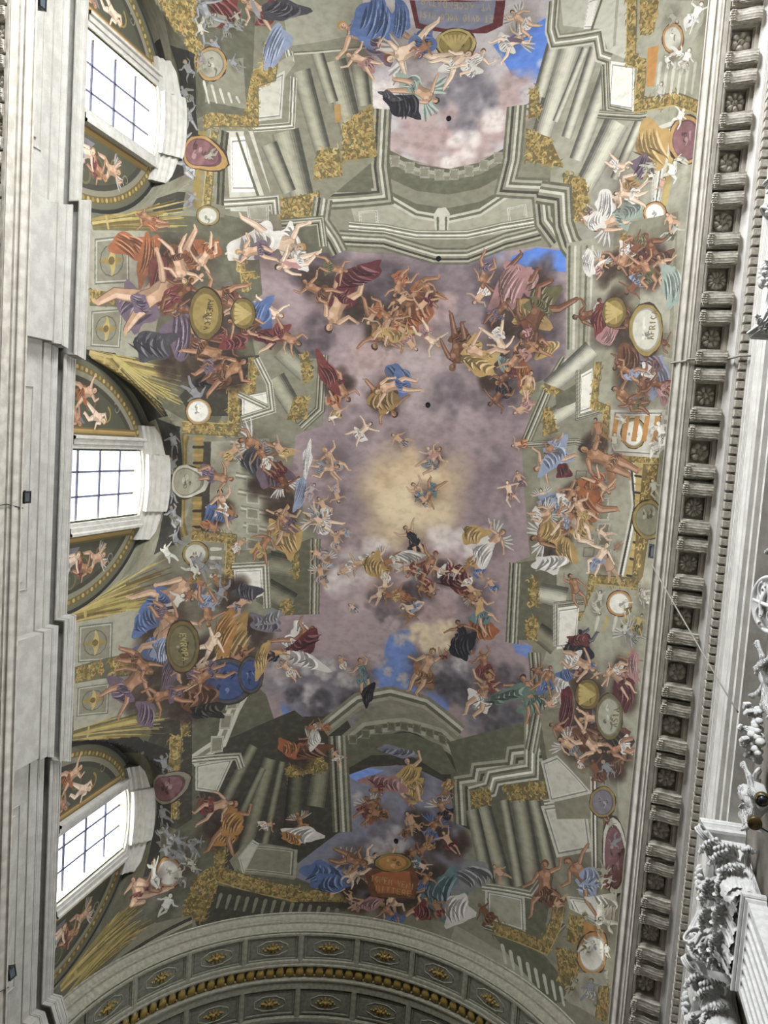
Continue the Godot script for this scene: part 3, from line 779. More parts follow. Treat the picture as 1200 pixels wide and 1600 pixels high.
	tube(st, PackedVector3Array([tilt * Vector3(-0.34, 0.62, -0.2), tilt * Vector3(-0.36, 0.62, 0), tilt * Vector3(-0.34, 0.62, 0.2)]), [0.03, 0.04, 0.03], 6)
	put("scrollwork", done(st), M.white, o)
	# garland of fruit
	o = thing("fruit_garland", "white stucco garland of fruit and leaves hanging between two cherubs", "garland", Vector3(9.16, 12.3 + EYE, -4.08)); o.scale = Vector3(0.72, 0.9, 0.62)
	var rng := RandomNumberGenerator.new(); rng.seed = 5
	var fm := st_new(true); ball(fm, Vector3.ZERO, Vector3(0.085, 0.085, 0.085), 6); var fruit := done(fm)
	var lm := leaf_mesh(0.34, 0.08, 0.3, 1.6)
	for i in 44:
		var t := i / 43.0; var c := Vector3(-0.24 - 0.12 * sin(PI * t), 0.95 - 0.55 * sin(PI * t), lerpf(0.62, -0.58, t))
		var off := Vector3(rng.randf_range(-0.14, 0.05), rng.randf_range(-0.15, 0.15), rng.randf_range(-0.06, 0.06))
		if i % 5 == 4: put("garland_leaf", lm, M.white, o, Transform3D(Basis(Vector3.UP, rng.randf_range(2.0, 4.2)) * Basis(Vector3.BACK, rng.randf_range(-1.6, 0.4)), c + off))
		else: put("fruit", fruit, M.white, o, Transform3D(Basis().scaled(Vector3.ONE * rng.randf_range(0.7, 1.25)), c + off))
func wing(o: Node3D, s: float):
	for k in 7:
		var st := st_new(true); var path := PackedVector3Array(); var rad := []
		for i in 7:
			var t := i / 6.0; var a := 0.3 + 0.16 * k
			path.append(Vector3(-0.12 - 0.10 * sin(PI * t), 0.86 + sin(a) * t * (0.35 + 0.03 * k), s * (0.12 + cos(a) * t * (0.30 + 0.03 * k)))); rad.append([0.02, 0.035, 0.04, 0.04, 0.036, 0.026, 0.01][i])
		tube(st, path, rad, 6); put("wing_feather", done(st), M.white, o)
# ------------------------------------------------------------------ lamps and cables
func floodlight(label: String, at: Vector3, turn: float, tip: float, sz := 1.0):
	var o := thing("floodlight", label, "floodlight", at, "floodlights on the cornice")
	o.rotation = Vector3(0, turn, 0)
	var head := Node3D.new(); head.name = "head"; o.add_child(head, true); head.position = Vector3(0, 0.17 * sz, 0); head.rotation.z = tip; head.scale = Vector3.ONE * sz
	# housing opens towards +x
	var st := st_new(); var rows := []
	for q in [[-0.17, 0.10], [-0.16, 0.125], [0.02, 0.145], [0.05, 0.155], [0.07, 0.155], [0.07, 0.112], [0.055, 0.108]]:
		var r := PackedVector3Array()
		for c in [[-1, -1], [1, -1], [1, 1], [-1, 1]]: r.append(Vector3(q[0], c[0] * q[1] * 0.82, c[1] * q[1]))
		rows.append(r)
	grid(st, rows, true); fan(st, rows[0], Vector3(-0.17, 0, 0)); put("housing", done(st), M.black, head)
	st = st_new(); box(st, Vector3(0.045, -0.088, -0.108), Vector3(0.056, 0.088, 0.108), 0.002); put("glass", done(st), M.lens, head)
	for k in 5:
		st = st_new(); box(st, Vector3(-0.20, -0.09, -0.055 + 0.0275 * k - 0.005), Vector3(-0.165, 0.09, -0.055 + 0.0275 * k + 0.005), 0.002); put("cooling_fin", done(st), M.black, head)
	st = st_new()
	tube(st, PackedVector3Array([Vector3(0, 0.17, -0.16) * sz, Vector3(0, 0.01, -0.16) * sz, Vector3(0, 0.01, 0.16) * sz, Vector3(0, 0.17, 0.16) * sz]), 0.013, 6)
	put("bracket", done(st), M.black, o)
func cable(called: String, label: String, pts: Array, r: float, mat: Material, sag := 0.0):
	var st := st_new(true); var path := PackedVector3Array()
	for i in pts.size() - 1:
		for k in 8: path.append((pts[i] as Vector3).lerp(pts[i + 1], k / 8.0) - Vector3(0, sag * sin(PI * k / 8.0), 0))
	path.append(pts[-1]); tube(st, path, r, 6)
	var o := put(numbered(called), done(st), mat, self); o.set_meta("label", label); o.set_meta("category", "cable")
func hv(a: float, h: float, z: float) -> Vector3: return Vector3(a, h + EYE, z)
func fittings():
	floodlight("black square floodlight on the pale ledge by the middle window", hv(-7.58, 17.035, -1.93), 0.0, 0.0)
	floodlight("black square floodlight on the pale ledge below the lowest window", hv(-7.58, 17.035, -14.62), -0.2, 0.0)
	floodlight("black square floodlight on the ledge above the uppermost window", hv(-7.58, 17.035, 9.98), 0.0, 0.0)
	floodlight("black square floodlight on the cornice with rosettes, facing the painted vault", hv(7.56, 17.035, -1.80), PI, -0.75, 0.95)
	cable("thin_cable", "thin dark cable from the floodlight over the ledge by the middle window", [hv(-7.60, 17.05, -2.18), hv(-7.51, 17.05, -2.2), hv(-7.72, 16.72, -2.1), hv(-7.76, 16.44, -2.12)], 0.012, M.wire)
	cable("thin_cable", "thin dark cable from the lowest floodlight over the pale ledge", [hv(-7.60, 17.05, -14.9), hv(-7.51, 17.05, -14.92), hv(-7.72, 16.72, -14.95), hv(-7.76, 16.44, -15.0)], 0.012, M.wire)
	cable("hanging_cable", "grey cable hanging from the floodlight across the cornice to the stucco figures", [hv(7.50, 17.05, -2.05), hv(7.62, 16.0, -2.25), hv(8.50, 13.75, -3.55), hv(8.72, 13.45, -3.85)], 0.014, M.pale_wire, 0.02)
	cable("clipped_cable", "pale cable clipped round the cornice mouldings between two rosettes", [hv(7.50, 17.05, 2.02), hv(7.62, 16.86, 2.03), hv(7.745, 16.72, 2.03), hv(7.745, 16.42, 2.03), hv(8.0, 16.36, 2.04), hv(8.40, 16.36, 2.05), hv(8.50, 16.18, 2.06), hv(8.57, 15.97, 2.07), hv(8.78, 15.88, 2.08)], 0.022, M.pale_wire)
	var o := thing("spotlight", "small round brown spotlight with a cable under the cherub beside the leafy capital", "spotlight", hv(8.77, 11.8, -4.93))
	var st := st_new(true); var rows := []
	for q in [[0.0, 0.0], [0.085, 0.0], [0.10, 0.02], [0.10, 0.06], [0.07, 0.11], [0.0, 0.12]]:
		var r := PackedVector3Array()
		for j in 20: r.append(Vector3(q[0] * cos(TAU * j / 20.0), q[1], q[0] * sin(TAU * j / 20.0)))
		rows.append(r)
	grid(st, rows, true); put("shade", done(st), M.brass, o)
	st = st_new(); tube(st, PackedVector3Array([Vector3(0.05, 0.08, -0.05), Vector3(0.2, 0.10, -0.12), Vector3(0.39, 0.16, -0.2)]), 0.012, 6); put("cord", done(st), M.black, o)
	o = thing("camera_dome", "small dark round lens on a wall arm under the stucco cherub", "camera", hv(8.78, 11.6, -4.49))
	st = st_new(true); ball(st, Vector3.ZERO, Vector3(0.07, 0.07, 0.07), 8); put("dome", done(st), M.black, o)
	st = st_new(true); rows = []
	for q in [[0.085, -0.015], [0.10, 0.0], [0.10, 0.05], [0.06, 0.09]]:
		var r := PackedVector3Array()
		for j in 20: r.append(Vector3(q[0] * cos(TAU * j / 20.0), q[1], q[0] * sin(TAU * j / 20.0)))
		rows.append(r)
	grid(st, rows, true); put("collar", done(st), M.brass, o)
	st = st_new(); tube(st, PackedVector3Array([Vector3(0, 0.07, 0), Vector3(0.1, 0.12, 0), Vector3(0.39, 0.12, 0)]), 0.015, 6); put("arm", done(st), M.black, o)
# ------------------------------------------------------------------ fresco: paint on the plaster of the vault, depicted light and shade included
# Places are (s, z) in metres on the vault: s runs over the curve from the springing beside the windows, z along the nave.
const CW := 4096
const CH := 2048
const ARC := 28.683
var cv: Image
var rng := RandomNumberGenerator.new()
var dabs := {}
const PAINT := {
	"stone": Color(0.560, 0.550, 0.480), "stone_mid": Color(0.460, 0.450, 0.380), "stone_dark": Color(0.340, 0.335, 0.270), "stone_deep": Color(0.220, 0.210, 0.170), "stone_pale": Color(0.680, 0.670, 0.610), "stone_white": Color(0.800, 0.790, 0.740),
	"gold": Color(0.50, 0.435, 0.25), "gold_light": Color(0.62, 0.55, 0.35), "gold_dark": Color(0.37, 0.315, 0.18), "ochre": Color(0.595, 0.477, 0.292), "amber": Color(0.635, 0.464, 0.266),
	"mauve": Color(0.530, 0.470, 0.470), "mauve_dark": Color(0.400, 0.355, 0.370), "mauve_light": Color(0.640, 0.580, 0.570), "plum": Color(0.310, 0.270, 0.285), "smoke": Color(0.420, 0.400, 0.420), "smoke_dark": Color(0.270, 0.255, 0.270), "straw": Color(0.740, 0.650, 0.500), "cream": Color(0.820, 0.750, 0.620), "cloud": Color(0.660, 0.630, 0.620), "cloud_light": Color(0.800, 0.760, 0.730), "rose": Color(0.62, 0.53, 0.51),  # the two pale yellows depict the glow in the painted sky
	"sky": Color(0.40, 0.475, 0.66), "sky_light": Color(0.450, 0.550, 0.780), "azure": Color(0.33, 0.46, 0.72), "sky_grey": Color(0.460, 0.460, 0.510),
	"skin": Color(0.69, 0.56, 0.45), "skin_tan": Color(0.56, 0.41, 0.30), "skin_brown": Color(0.400, 0.260, 0.180), "skin_pale": Color(0.78, 0.68, 0.58), "umber": Color(0.200, 0.150, 0.120),
	"red": Color(0.425, 0.214, 0.201), "crimson": Color(0.340, 0.156, 0.169), "orange": Color(0.585, 0.361, 0.229), "yellow": Color(0.688, 0.569, 0.359), "blue": Color(0.339, 0.412, 0.570), "blue_deep": Color(0.227, 0.273, 0.411), "blue_pale": Color(0.542, 0.581, 0.660), "green": Color(0.378, 0.457, 0.405), "green_pale": Color(0.559, 0.611, 0.559), "white": Color(0.820, 0.800, 0.760), "grey": Color(0.500, 0.500, 0.500), "pink": Color(0.612, 0.461, 0.447), "black": Color(0.130, 0.125, 0.150), "violet": Color(0.405, 0.340, 0.386), "brown": Color(0.380, 0.250, 0.170), "medal": Color(0.431, 0.299, 0.306), "olive": Color(0.365, 0.345, 0.233), "night": Color(0.155, 0.150, 0.130), "teal": Color(0.380, 0.470, 0.480)}
var cw := CW
var ch := CH
var cz := Z0
var kz := CW / (Z1 - Z0)
var ks := CH / ARC
func px(p: Vector2) -> Vector2: return Vector2((p.y - cz) * kz, p.x * ks)
func fill(pts: PackedVector2Array, c: Color):
	# even-odd scanline fill; pts in metres
	var n := pts.size(); var q := PackedVector2Array(); q.resize(n)
	var y0 := 1e9; var y1 := -1e9
	for i in n:
		q[i] = px(pts[i]); y0 = minf(y0, q[i].y); y1 = maxf(y1, q[i].y)
	for y in range(maxi(0, int(y0)), mini(ch - 1, int(y1) + 1) + 1):
		var yc := y + 0.5; var xs := PackedFloat32Array()
		var a := q[n - 1]
		for b in q:
			if (a.y <= yc) != (b.y <= yc): xs.append(a.x + (yc - a.y) / (b.y - a.y) * (b.x - a.x))
			a = b
		if xs.size() < 2: continue
		xs.sort()
		for i in range(0, xs.size() - 1, 2):
			var xa := int(round(xs[i])); var w := int(round(xs[i + 1])) - xa
			if w > 0: cv.fill_rect(Rect2i(xa, y, w, 1), c)
func dab(p: Vector2, r: float, c: Color, alpha: float):
	# soft-edged round touch of the brush, r in metres
	var q := px(p); var w := maxi(2, int(r * 2.0 * kz)); var h := 2
	w = int(pow(1.25, round(log(w) / log(1.25)))); h = maxi(2, int(w * 0.6623))
	var key := "%s/%d/%d" % [c.to_html(), w, int(alpha * 20)]
	if not dabs.has(key):
		var base := "%s/%d" % [c.to_html(), int(alpha * 20)]
		if not dabs.has(base):
			var im := Image.create(32, 32, false, Image.FORMAT_RGBA8)
			for y in 32:
				for x in 32:
					var d := Vector2(x - 15.5, y - 15.5).length() / 16.0
					im.set_pixel(x, y, Color(c.r, c.g, c.b, alpha * pow(maxf(0.0, 1.0 - d * d), 1.3)))
			dabs[base] = im
		var k: Image = dabs[base].duplicate(); k.resize(w, h, Image.INTERPOLATE_BILINEAR); dabs[key] = k
	cv.blend_rect(dabs[key], Rect2i(0, 0, w, h), Vector2i(q) - Vector2i(w / 2, h / 2))
func stroke(pts: PackedVector2Array, w0: float, w1: float, c: Color):
	# tapered brush stroke with rounded ends, widths in metres
	var n := pts.size(); var l := PackedVector2Array(); var r := PackedVector2Array()
	for i in n:
		var d := (pts[mini(i + 1, n - 1)] - pts[maxi(i - 1, 0)]).normalized(); var m := Vector2(-d.y, d.x)
		var w := lerpf(w0, w1, float(i) / (n - 1)) * 0.5
		if i == 0:
			l.append(pts[0] - d * w * 0.8 + m * w * 0.5); r.append(pts[0] - d * w * 0.8 - m * w * 0.5)
		l.append(pts[i] + m * w); r.append(pts[i] - m * w)
		if i == n - 1:
			l.append(pts[i] + d * w * 0.8 + m * w * 0.5); r.append(pts[i] + d * w * 0.8 - m * w * 0.5)
	r.reverse(); l.append_array(r); fill(l, c)
func curve3(a: Vector2, b: Vector2, c: Vector2) -> PackedVector2Array:
	var o := PackedVector2Array()
	for i in 6:
		var t := i / 5.0; o.append(a.lerp(b, t).lerp(b.lerp(c, t), t))
	return o
func blob(c: Vector2, X: Vector2, Y: Vector2, col: Color, jit := 0.0, n := 14):
	var o := PackedVector2Array()
	for i in n:
		var f := TAU * i / n; var k := 1.0 + rng.randf_range(-jit, jit)
		o.append(c + (X * cos(f) + Y * sin(f)) * k)
	fill(o, col)
func pack(a: Array) -> PackedVector2Array:
	var o := PackedVector2Array()
	for i in range(0, a.size(), 2): o.append(Vector2(a[i], a[i + 1]))
	return o
func offset_line(p: PackedVector2Array, d: float) -> PackedVector2Array:
	var o := PackedVector2Array(); var n := p.size()
	for i in n:
		var a := (p[i] - p[maxi(i - 1, 0)]).normalized(); var b := (p[mini(i + 1, n - 1)] - p[i]).normalized()
		if i == 0: a = b
		if i == n - 1: b = a
		var m := Vector2(-(a + b).y, (a + b).x).normalized(); var k := clampf(m.dot(Vector2(-a.y, a.x)), 0.5, 1.0)
		o.append(p[i] + m * d / k)
	return o
func band(p: PackedVector2Array, w: float, cols: Array):
	var n := cols.size()
	for i in n:
		var a := offset_line(p, w * (float(i) / n - 0.5)); var b := offset_line(p, w * (float(i + 1) / n - 0.5)); b.reverse(); a.append_array(b)
		fill(a, tint(PAINT[cols[i]], 0.02))
func tint(c: Color, v: float) -> Color:
	var k := rng.randf_range(-v, v); return Color(clampf(c.r + k, 0, 1), clampf(c.g + k, 0, 1), clampf(c.b + k, 0, 1))
func column(q: PackedVector2Array, tone: String):
	# q: both edges at one end, both edges at the other
	# a round column drawn in the fresco itself: strips of pale and dark pigment depict its light and shaded sides
	var c: Color = PAINT[tone]; var n := 11
	for i in n:
		var t0 := float(i) / n; var t1 := float(i + 1) / n; var f := (t0 + t1) * 0.5
		var k := 0.62 + 0.52 * sin(PI * clampf(f * 1.15, 0, 1)) - 0.20 * f
		fill(PackedVector2Array([q[0].lerp(q[1], t0), q[0].lerp(q[1], t1), q[2].lerp(q[3], t1), q[2].lerp(q[3], t0)]), tint(Color(c.r * k, c.g * k, c.b * k * 0.98), 0.012))
func ornament(poly: PackedVector2Array, dens: float):
	# gilded carved leafwork: a dark ground with curling touches
	fill(poly, PAINT.gold_dark)
	var lo := poly[0]; var hi := poly[0]
	for p in poly: lo = lo.min(p); hi = hi.max(p)
	var area := (hi.x - lo.x) * (hi.y - lo.y)
	for i in int(area * dens):
		var p := Vector2(rng.randf_range(lo.x, hi.x), rng.randf_range(lo.y, hi.y))
		if not Geometry2D.is_point_in_polygon(p, poly): continue
		var f := rng.randf() * TAU; var r := rng.randf_range(0.06, 0.15)
		var c: Color = [PAINT.gold, PAINT.gold_light, PAINT.ochre, PAINT.olive, PAINT.gold][rng.randi() % 5]
		stroke(curve3(p, p + Vector2.from_angle(f) * r, p + Vector2.from_angle(f + 1.4) * r * 1.3), 0.075, 0.03, tint(c, 0.03))
func ribbon(p: PackedVector2Array, w: float):
	var a := offset_line(p, w * 0.5); var b := offset_line(p, -w * 0.5); b.reverse(); a.append_array(b)
	ornament(a, 150.0)
	for s in [0.5, -0.5]: stroke(offset_line(p, w * s), 0.04, 0.04, PAINT.stone_dark if s > 0 else PAINT.gold_light)
func cloud(c: Vector2, r: float, name: String):
	var base: Color = PAINT[name]
	for i in 16:
		var f := rng.randf() * TAU; var d := sqrt(rng.randf()) * r * 0.8
		dab(c + Vector2.from_angle(f) * d, r * rng.randf_range(0.35, 0.6), base, 0.55)
	for i in 9:
		var f := rng.randf() * TAU; var p := c + Vector2.from_angle(f) * r * rng.randf_range(0.3, 0.85)
		dab(p, r * rng.randf_range(0.18, 0.34), base.lightened(0.13), 0.4)
		dab(p + Vector2.from_angle(f + 2.0) * r * 0.25, r * rng.randf_range(0.16, 0.3), base.darkened(0.22), 0.35)
func limb(a: Vector2, b: Vector2, c: Vector2, w: float, col: Color, big: bool):
	var m := PackedVector2Array([a, a.lerp(b, 0.5), b, b.lerp(c, 0.5), c])
	if big: stroke(m, w * 1.18, w * 0.62, col.darkened(0.42))
	stroke(m, w, w * 0.48, col.darkened(0.08))
	if big:
		var s := Vector2(w, -w) * 0.16
		stroke(PackedVector2Array([a + s, b + s * 0.8, c + s * 0.5]), w * 0.42, w * 0.2, col.lightened(0.16))
func crease(q: PackedVector2Array, w: float, c: Color):
	# lens-shaped touch, pointed at both ends
	var l := PackedVector2Array(); var r := PackedVector2Array(); var n := q.size()
	for i in n:
		var d := (q[mini(i + 1, n - 1)] - q[maxi(i - 1, 0)]).normalized(); var m := Vector2(-d.y, d.x) * w * 0.5 * sin(PI * (i + 0.15) / (n - 0.7))
		l.append(q[i] + m); r.append(q[i] - m)
	r.reverse(); l.append_array(r); fill(l, c)
func cloth(c: Vector2, X: Vector2, Y: Vector2, col: Color, big: bool):
	# a length of painted drapery: wind-blown outline with two trailing corners, folds shaded and lit with pairs of dark and pale pigment
	var a1 := rng.randf() * TAU; var a2 := rng.randf() * TAU; var o := PackedVector2Array(); var n := 36
	var t1 := rng.randf() * TAU; var t2 := t1 + rng.randf_range(1.8, 3.6)
	for i in n:
		var f := TAU * i / n
		var k := 0.84 + 0.12 * sin(2.0 * f + a1) + 0.07 * sin(4.0 * f + a2) + 0.55 * exp(-pow(wrapf(f - t1, -PI, PI) / 0.28, 2)) + 0.40 * exp(-pow(wrapf(f - t2, -PI, PI) / 0.25, 2))
		o.append(c + (X * cos(f) + Y * sin(f)) * k)
	fill(o, col.darkened(0.10))
	var m := 6 if big else 3; var bend := rng.randf_range(0.25, 0.6) * (1.0 if rng.randf() > 0.5 else -1.0); var skew := rng.randf_range(-0.3, 0.3)
	var w := X.length() * 1.5 / m
	for i in m:
		var t := (i + 0.5 + rng.randf_range(-0.2, 0.2)) / m * 1.5 - 0.75; var e := sqrt(1.0 - t * t * 0.9)
		var y0 := -rng.randf_range(0.45, 0.85) * e; var y1 := rng.randf_range(0.45, 0.9) * e
		var p0 := c + X * (t * 0.75 - skew) + Y * y0; var p1 := c + X * (t * 0.95 + bend * e) + Y * (y0 + y1) * 0.5; var p2 := c + X * (t * 0.85 + skew) + Y * y1
		var off := X * 0.5 / m
		crease(curve3(p0 - off, p1 - off, p2 - off * 0.3), w * 0.75, col.darkened(rng.randf_range(0.28, 0.48)))
		crease(curve3(p0 + off, p1 + off, p2 + off * 0.3), w * 0.5, col.lightened(rng.randf_range(0.10, 0.24)))
		if big and i % 2 == 0: crease(curve3(p1 - off * 1.6, p1.lerp(p2, 0.5), p2), w * 0.28, col.darkened(0.55))
func figure(o: Vector2, Y: Vector2, X: Vector2, skin: String, drapes: Array, flags: String, sd: int):
	rng.seed = sd * 7919 + 13
	var sk: Color = tint(PAINT[skin], 0.03); var size := Y.length(); var big := size > 1.1
	var at := func(x: float, y: float) -> Vector2: return o + X * x + Y * y
	var hx := rng.randf_range(-0.10, 0.10); var sh := hx + rng.randf_range(-0.06, 0.06)
	var d0: Color = PAINT[drapes[0]] if drapes.size() > 0 else sk
	dab(at.call(hx, 0.45), size * 0.52, PAINT.umber, 0.35)  # soft dark halo shades the ground behind the painted figure
	if "w" in flags:
		for s: float in [-1.0, 1.0]:
			var wc: Color = tint(PAINT[drapes[-1]] if "c" in flags else Color(0.70, 0.68, 0.64), 0.05)
			for k in 7:
				var f := 0.25 + 0.17 * k; var ln := rng.randf_range(0.36, 0.46) - 0.02 * k
				stroke(curve3(at.call(sh + s * 0.07, 0.24), at.call(sh + s * (0.10 + ln * 0.6 * cos(f)), 0.18 - ln * 0.7 * sin(f) + 0.1), at.call(sh + s * (0.08 + ln * cos(f)), 0.22 - ln * sin(f) * 0.9)), size * 0.07, size * 0.02, wc.darkened(0.35) if k % 2 else wc)
	if "f" in flags:   # a flying mantle
		cloth(at.call(sh + rng.randf_range(-0.3, 0.3), 0.25), X * 0.26, Y * 0.18, PAINT[drapes[-1]], big)
	if drapes.size() > 0: cloth(at.call(hx + rng.randf_range(-0.05, 0.05), 0.60), X * rng.randf_range(0.20, 0.28), Y * rng.randf_range(0.19, 0.25), d0, big)
	var fat := 1.35 if "p" in flags else 1.0
	for s: float in [-1.0, 1.0]:
		var kx := hx + s * rng.randf_range(0.04, 0.26); var ky := rng.randf_range(0.62, 0.76)
		var foot := Vector2(kx + rng.randf_range(-0.16, 0.16), ky + rng.randf_range(0.16, 0.28))
		limb(at.call(hx + s * 0.06, 0.52), at.call(kx, ky), at.call(foot.x, foot.y), size * 0.115 * fat, sk, big)
		if big: stroke(PackedVector2Array([at.call(foot.x, foot.y), at.call(foot.x + s * 0.05, foot.y + 0.045)]), size * 0.045, size * 0.025, sk)
	var body := PackedVector2Array([at.call(sh - 0.12 * fat, 0.19), at.call(sh, 0.15), at.call(sh + 0.12 * fat, 0.19), at.call((sh + hx) / 2 + 0.085 * fat, 0.38), at.call(hx + 0.105 * fat, 0.52), at.call(hx, 0.57), at.call(hx - 0.105 * fat, 0.52), at.call((sh + hx) / 2 - 0.085 * fat, 0.38)])
	fill(offset_poly(body, 1.10), sk.darkened(0.4)); fill(body, sk)
	if big:
		fill(PackedVector2Array([body[2], body[3], body[4], at.call(hx + 0.02, 0.5), at.call(sh + 0.03, 0.3)]), sk.darkened(0.2))
		blob(at.call(sh - 0.05, 0.25), X * 0.045, Y * 0.04, sk.lightened(0.15)); blob(at.call(hx - 0.03, 0.42), X * 0.04, Y * 0.045, sk.lightened(0.12))
	if drapes.size() > 1: stroke(curve3(at.call(sh - 0.11, 0.18), at.call(sh + 0.06, 0.34), at.call(hx + 0.10, 0.52)), size * 0.09, size * 0.13, PAINT[drapes[1]])
	if drapes.size() > 0:
		cloth(at.call(hx, 0.55), X * 0.15, Y * 0.085, d0, big)
		if "r" in flags: cloth(at.call((sh + hx) / 2, 0.36), X * 0.13, Y * 0.20, d0, big)
	for s: float in [-1.0, 1.0]:
		var f := rng.randf_range(-1.2, 1.4); var e := Vector2(sh + s * (0.13 + 0.15 * cos(f)), 0.22 + 0.15 * sin(f)); var g := f + rng.randf_range(-1.3, 0.6)
		limb(at.call(sh + s * 0.11, 0.205), at.call(e.x, e.y), at.call(e.x + s * 0.15 * cos(g), e.y + 0.15 * sin(g)), size * 0.075 * fat, sk, big)
		if big: blob(at.call(e.x + s * 0.165 * cos(g), e.y + 0.165 * sin(g)), X * 0.026, Y * 0.026, sk)
	var tx := sh + rng.randf_range(-0.03, 0.03); var hr := 1.45 if "p" in flags else 1.0
	limb(at.call(sh, 0.18), at.call((sh + tx) / 2, 0.14), at.call(tx, 0.11), size * 0.07, sk.darkened(0.12), false)
	var hair: Color = [PAINT.umber, PAINT.brown, PAINT.umber, PAINT.gold_dark, PAINT.ochre][rng.randi() % 5]
	if "h" in flags: hair = PAINT.night
	blob(at.call(tx + rng.randf_range(-0.02, 0.02), 0.052), X * 0.066 * hr, Y * 0.068 * hr, hair, 0.12)
	blob(at.call(tx, 0.078), X * 0.048 * hr, Y * 0.056 * hr, sk)
	if big:
		blob(at.call(tx + 0.02, 0.085), X * 0.022, Y * 0.045, sk.darkened(0.2)); blob(at.call(tx - 0.015, 0.07), X * 0.02, Y * 0.02, sk.lightened(0.15))
		for s: float in [-1.0, 1.0]: blob(at.call(tx + s * 0.018, 0.072), X * 0.007, Y * 0.005, PAINT.umber)
		stroke(PackedVector2Array([at.call(tx - 0.012, 0.108), at.call(tx + 0.012, 0.108)]), size * 0.007, size * 0.006, PAINT.red)
func offset_poly(p: PackedVector2Array, k: float) -> PackedVector2Array:
	var c := Vector2.ZERO
	for q in p: c += q / p.size()
	var o := PackedVector2Array()
	for q in p: o.append(c + (q - c) * k)
	return o
func palm(a: Vector2, b: Vector2, w: float):
	# sheaf of gilded palm fronds from a to b, tied near a
	var d := b - a; var m := Vector2(-d.y, d.x).normalized()
	for i in 80:
		var t := rng.randf_range(-1.0, 1.0); var e := rng.randf_range(0.35, 1.0)
		var c: Color = [PAINT.gold, PAINT.gold_light, PAINT.olive, PAINT.gold_dark, Color(0.62, 0.58, 0.34)][rng.randi() % 5]
		stroke(curve3(a + m * t * w * 0.15, a + d * 0.55 * e + m * t * w * 0.32, a + d * e + m * t * w * (0.35 + 0.3 * e)), w * 0.11, w * 0.03, tint(c, 0.03))
	var k := a + d * 0.16; stroke(PackedVector2Array([k - m * w * 0.2, k + m * w * 0.2]), w * 0.1, w * 0.1, PAINT.gold_light)
func medallion(c: Vector2, X: Vector2, Y: Vector2, col: String, rim: String):
	blob(c, X * 1.25, Y * 1.25, PAINT.umber, 0.03, 22); blob(c, X * 1.18, Y * 1.18, PAINT[rim], 0.04, 22); blob(c, X, Y, (PAINT[col] as Color).darkened(0.25), 0.0, 22); blob(c - X * 0.04, X * 0.92, Y * 0.92, PAINT[col], 0.0, 22)
	for i in 5:
		var p := c + X * rng.randf_range(-0.4, 0.4) + Y * rng.randf_range(-0.45, 0.45)
		stroke(curve3(p, p + X * rng.randf_range(-0.4, 0.4), p + Y * rng.randf_range(-0.5, 0.5)), X.length() * 0.2, X.length() * 0.06, (PAINT[col] as Color).lightened(0.22) if i % 2 else (PAINT[col] as Color).darkened(0.35))
func panel(q: PackedVector2Array, outer: String, inner: String, gilt: bool):
	fill(q, PAINT[outer]); fill(offset_poly(q, 0.88), (PAINT[outer] as Color).darkened(0.35)); fill(offset_poly(q, 0.82), (PAINT[outer] as Color).lightened(0.15)); fill(offset_poly(q, 0.76), PAINT[inner])
	if not gilt: return
	var c := (q[0] + q[1] + q[2] + q[3]) * 0.25; var X := (q[1] - q[0] + q[2] - q[3]) * 0.25; var Y := (q[3] - q[0] + q[2] - q[1]) * 0.25
	blob(c, X * 0.62, Y * 0.62, (PAINT[inner] as Color).darkened(0.3), 0.0, 12); blob(c, X * 0.57, Y * 0.57, PAINT[inner], 0.0, 12)
	for k in 4:
		var v := X * cos(k * PI / 2) + Y * sin(k * PI / 2)
		stroke(curve3(c, c + v * 0.3 + X * 0.12, c + v * 0.55), X.length() * 0.36, X.length() * 0.08, PAINT.gold_light if k % 2 else PAINT.gold)
	blob(c, X * 0.16, Y * 0.16, PAINT.gold_dark)
func scroll(a: Vector2, r: float, turn: float, col: String):
	var o := PackedVector2Array()
	for i in 16:
		var f := turn + i * 0.42; o.append(a + Vector2.from_angle(f) * r * (1.0 - i / 20.0))
	stroke(o, r * 0.28, r * 0.08, PAINT[col])
const GLYPH := {"A": "0,1,.5,0,1,1;.2,.62,.8,.62", "C": "1,.15,.5,0,0,.5,.5,1,1,.85", "D": "0,0,0,1,.6,1,1,.5,.6,0,0,0", "E": "1,0,0,0,0,1,1,1;0,.5,.7,.5", "F": "1,0,0,0,0,1;0,.5,.7,.5", "G": "1,.15,.5,0,0,.5,.5,1,1,.85,1,.55,.6,.55", "I": ".5,0,.5,1", "L": "0,0,0,1,1,1", "M": "0,1,.1,0,.5,.8,.9,0,1,1", "N": "0,1,0,0,1,1,1,0", "O": ".5,0,0,.5,.5,1,1,.5,.5,0", "P": "0,1,0,0,.8,0,1,.25,.8,.5,0,.5", "Q": ".5,0,0,.5,.5,1,1,.5,.5,0;.6,.7,1,1.1", "R": "0,1,0,0,.8,0,1,.25,.8,.5,0,.5;.5,.5,1,1", "S": "1,.1,.3,0,.1,.28,.9,.7,.7,1,0,.9", "T": "0,0,1,0;.5,0,.5,1", "V": "0,0,.5,1,1,0"}
func lettering(text: String, o: Vector2, U: Vector2, V: Vector2, col: String):
	# capitals drawn with single strokes: U is one letter's advance, V its height
	for i in text.length():
		if not GLYPH.has(text[i]): continue
		for part in GLYPH[text[i]].split(";"):
			var v: PackedFloat64Array = part.split_floats(","); var l := PackedVector2Array()
			for k in range(0, v.size(), 2): l.append(o + U * (i + v[k] * 0.62) + V * v[k + 1])
			stroke(l, V.length() * 0.15, V.length() * 0.12, PAINT[col])
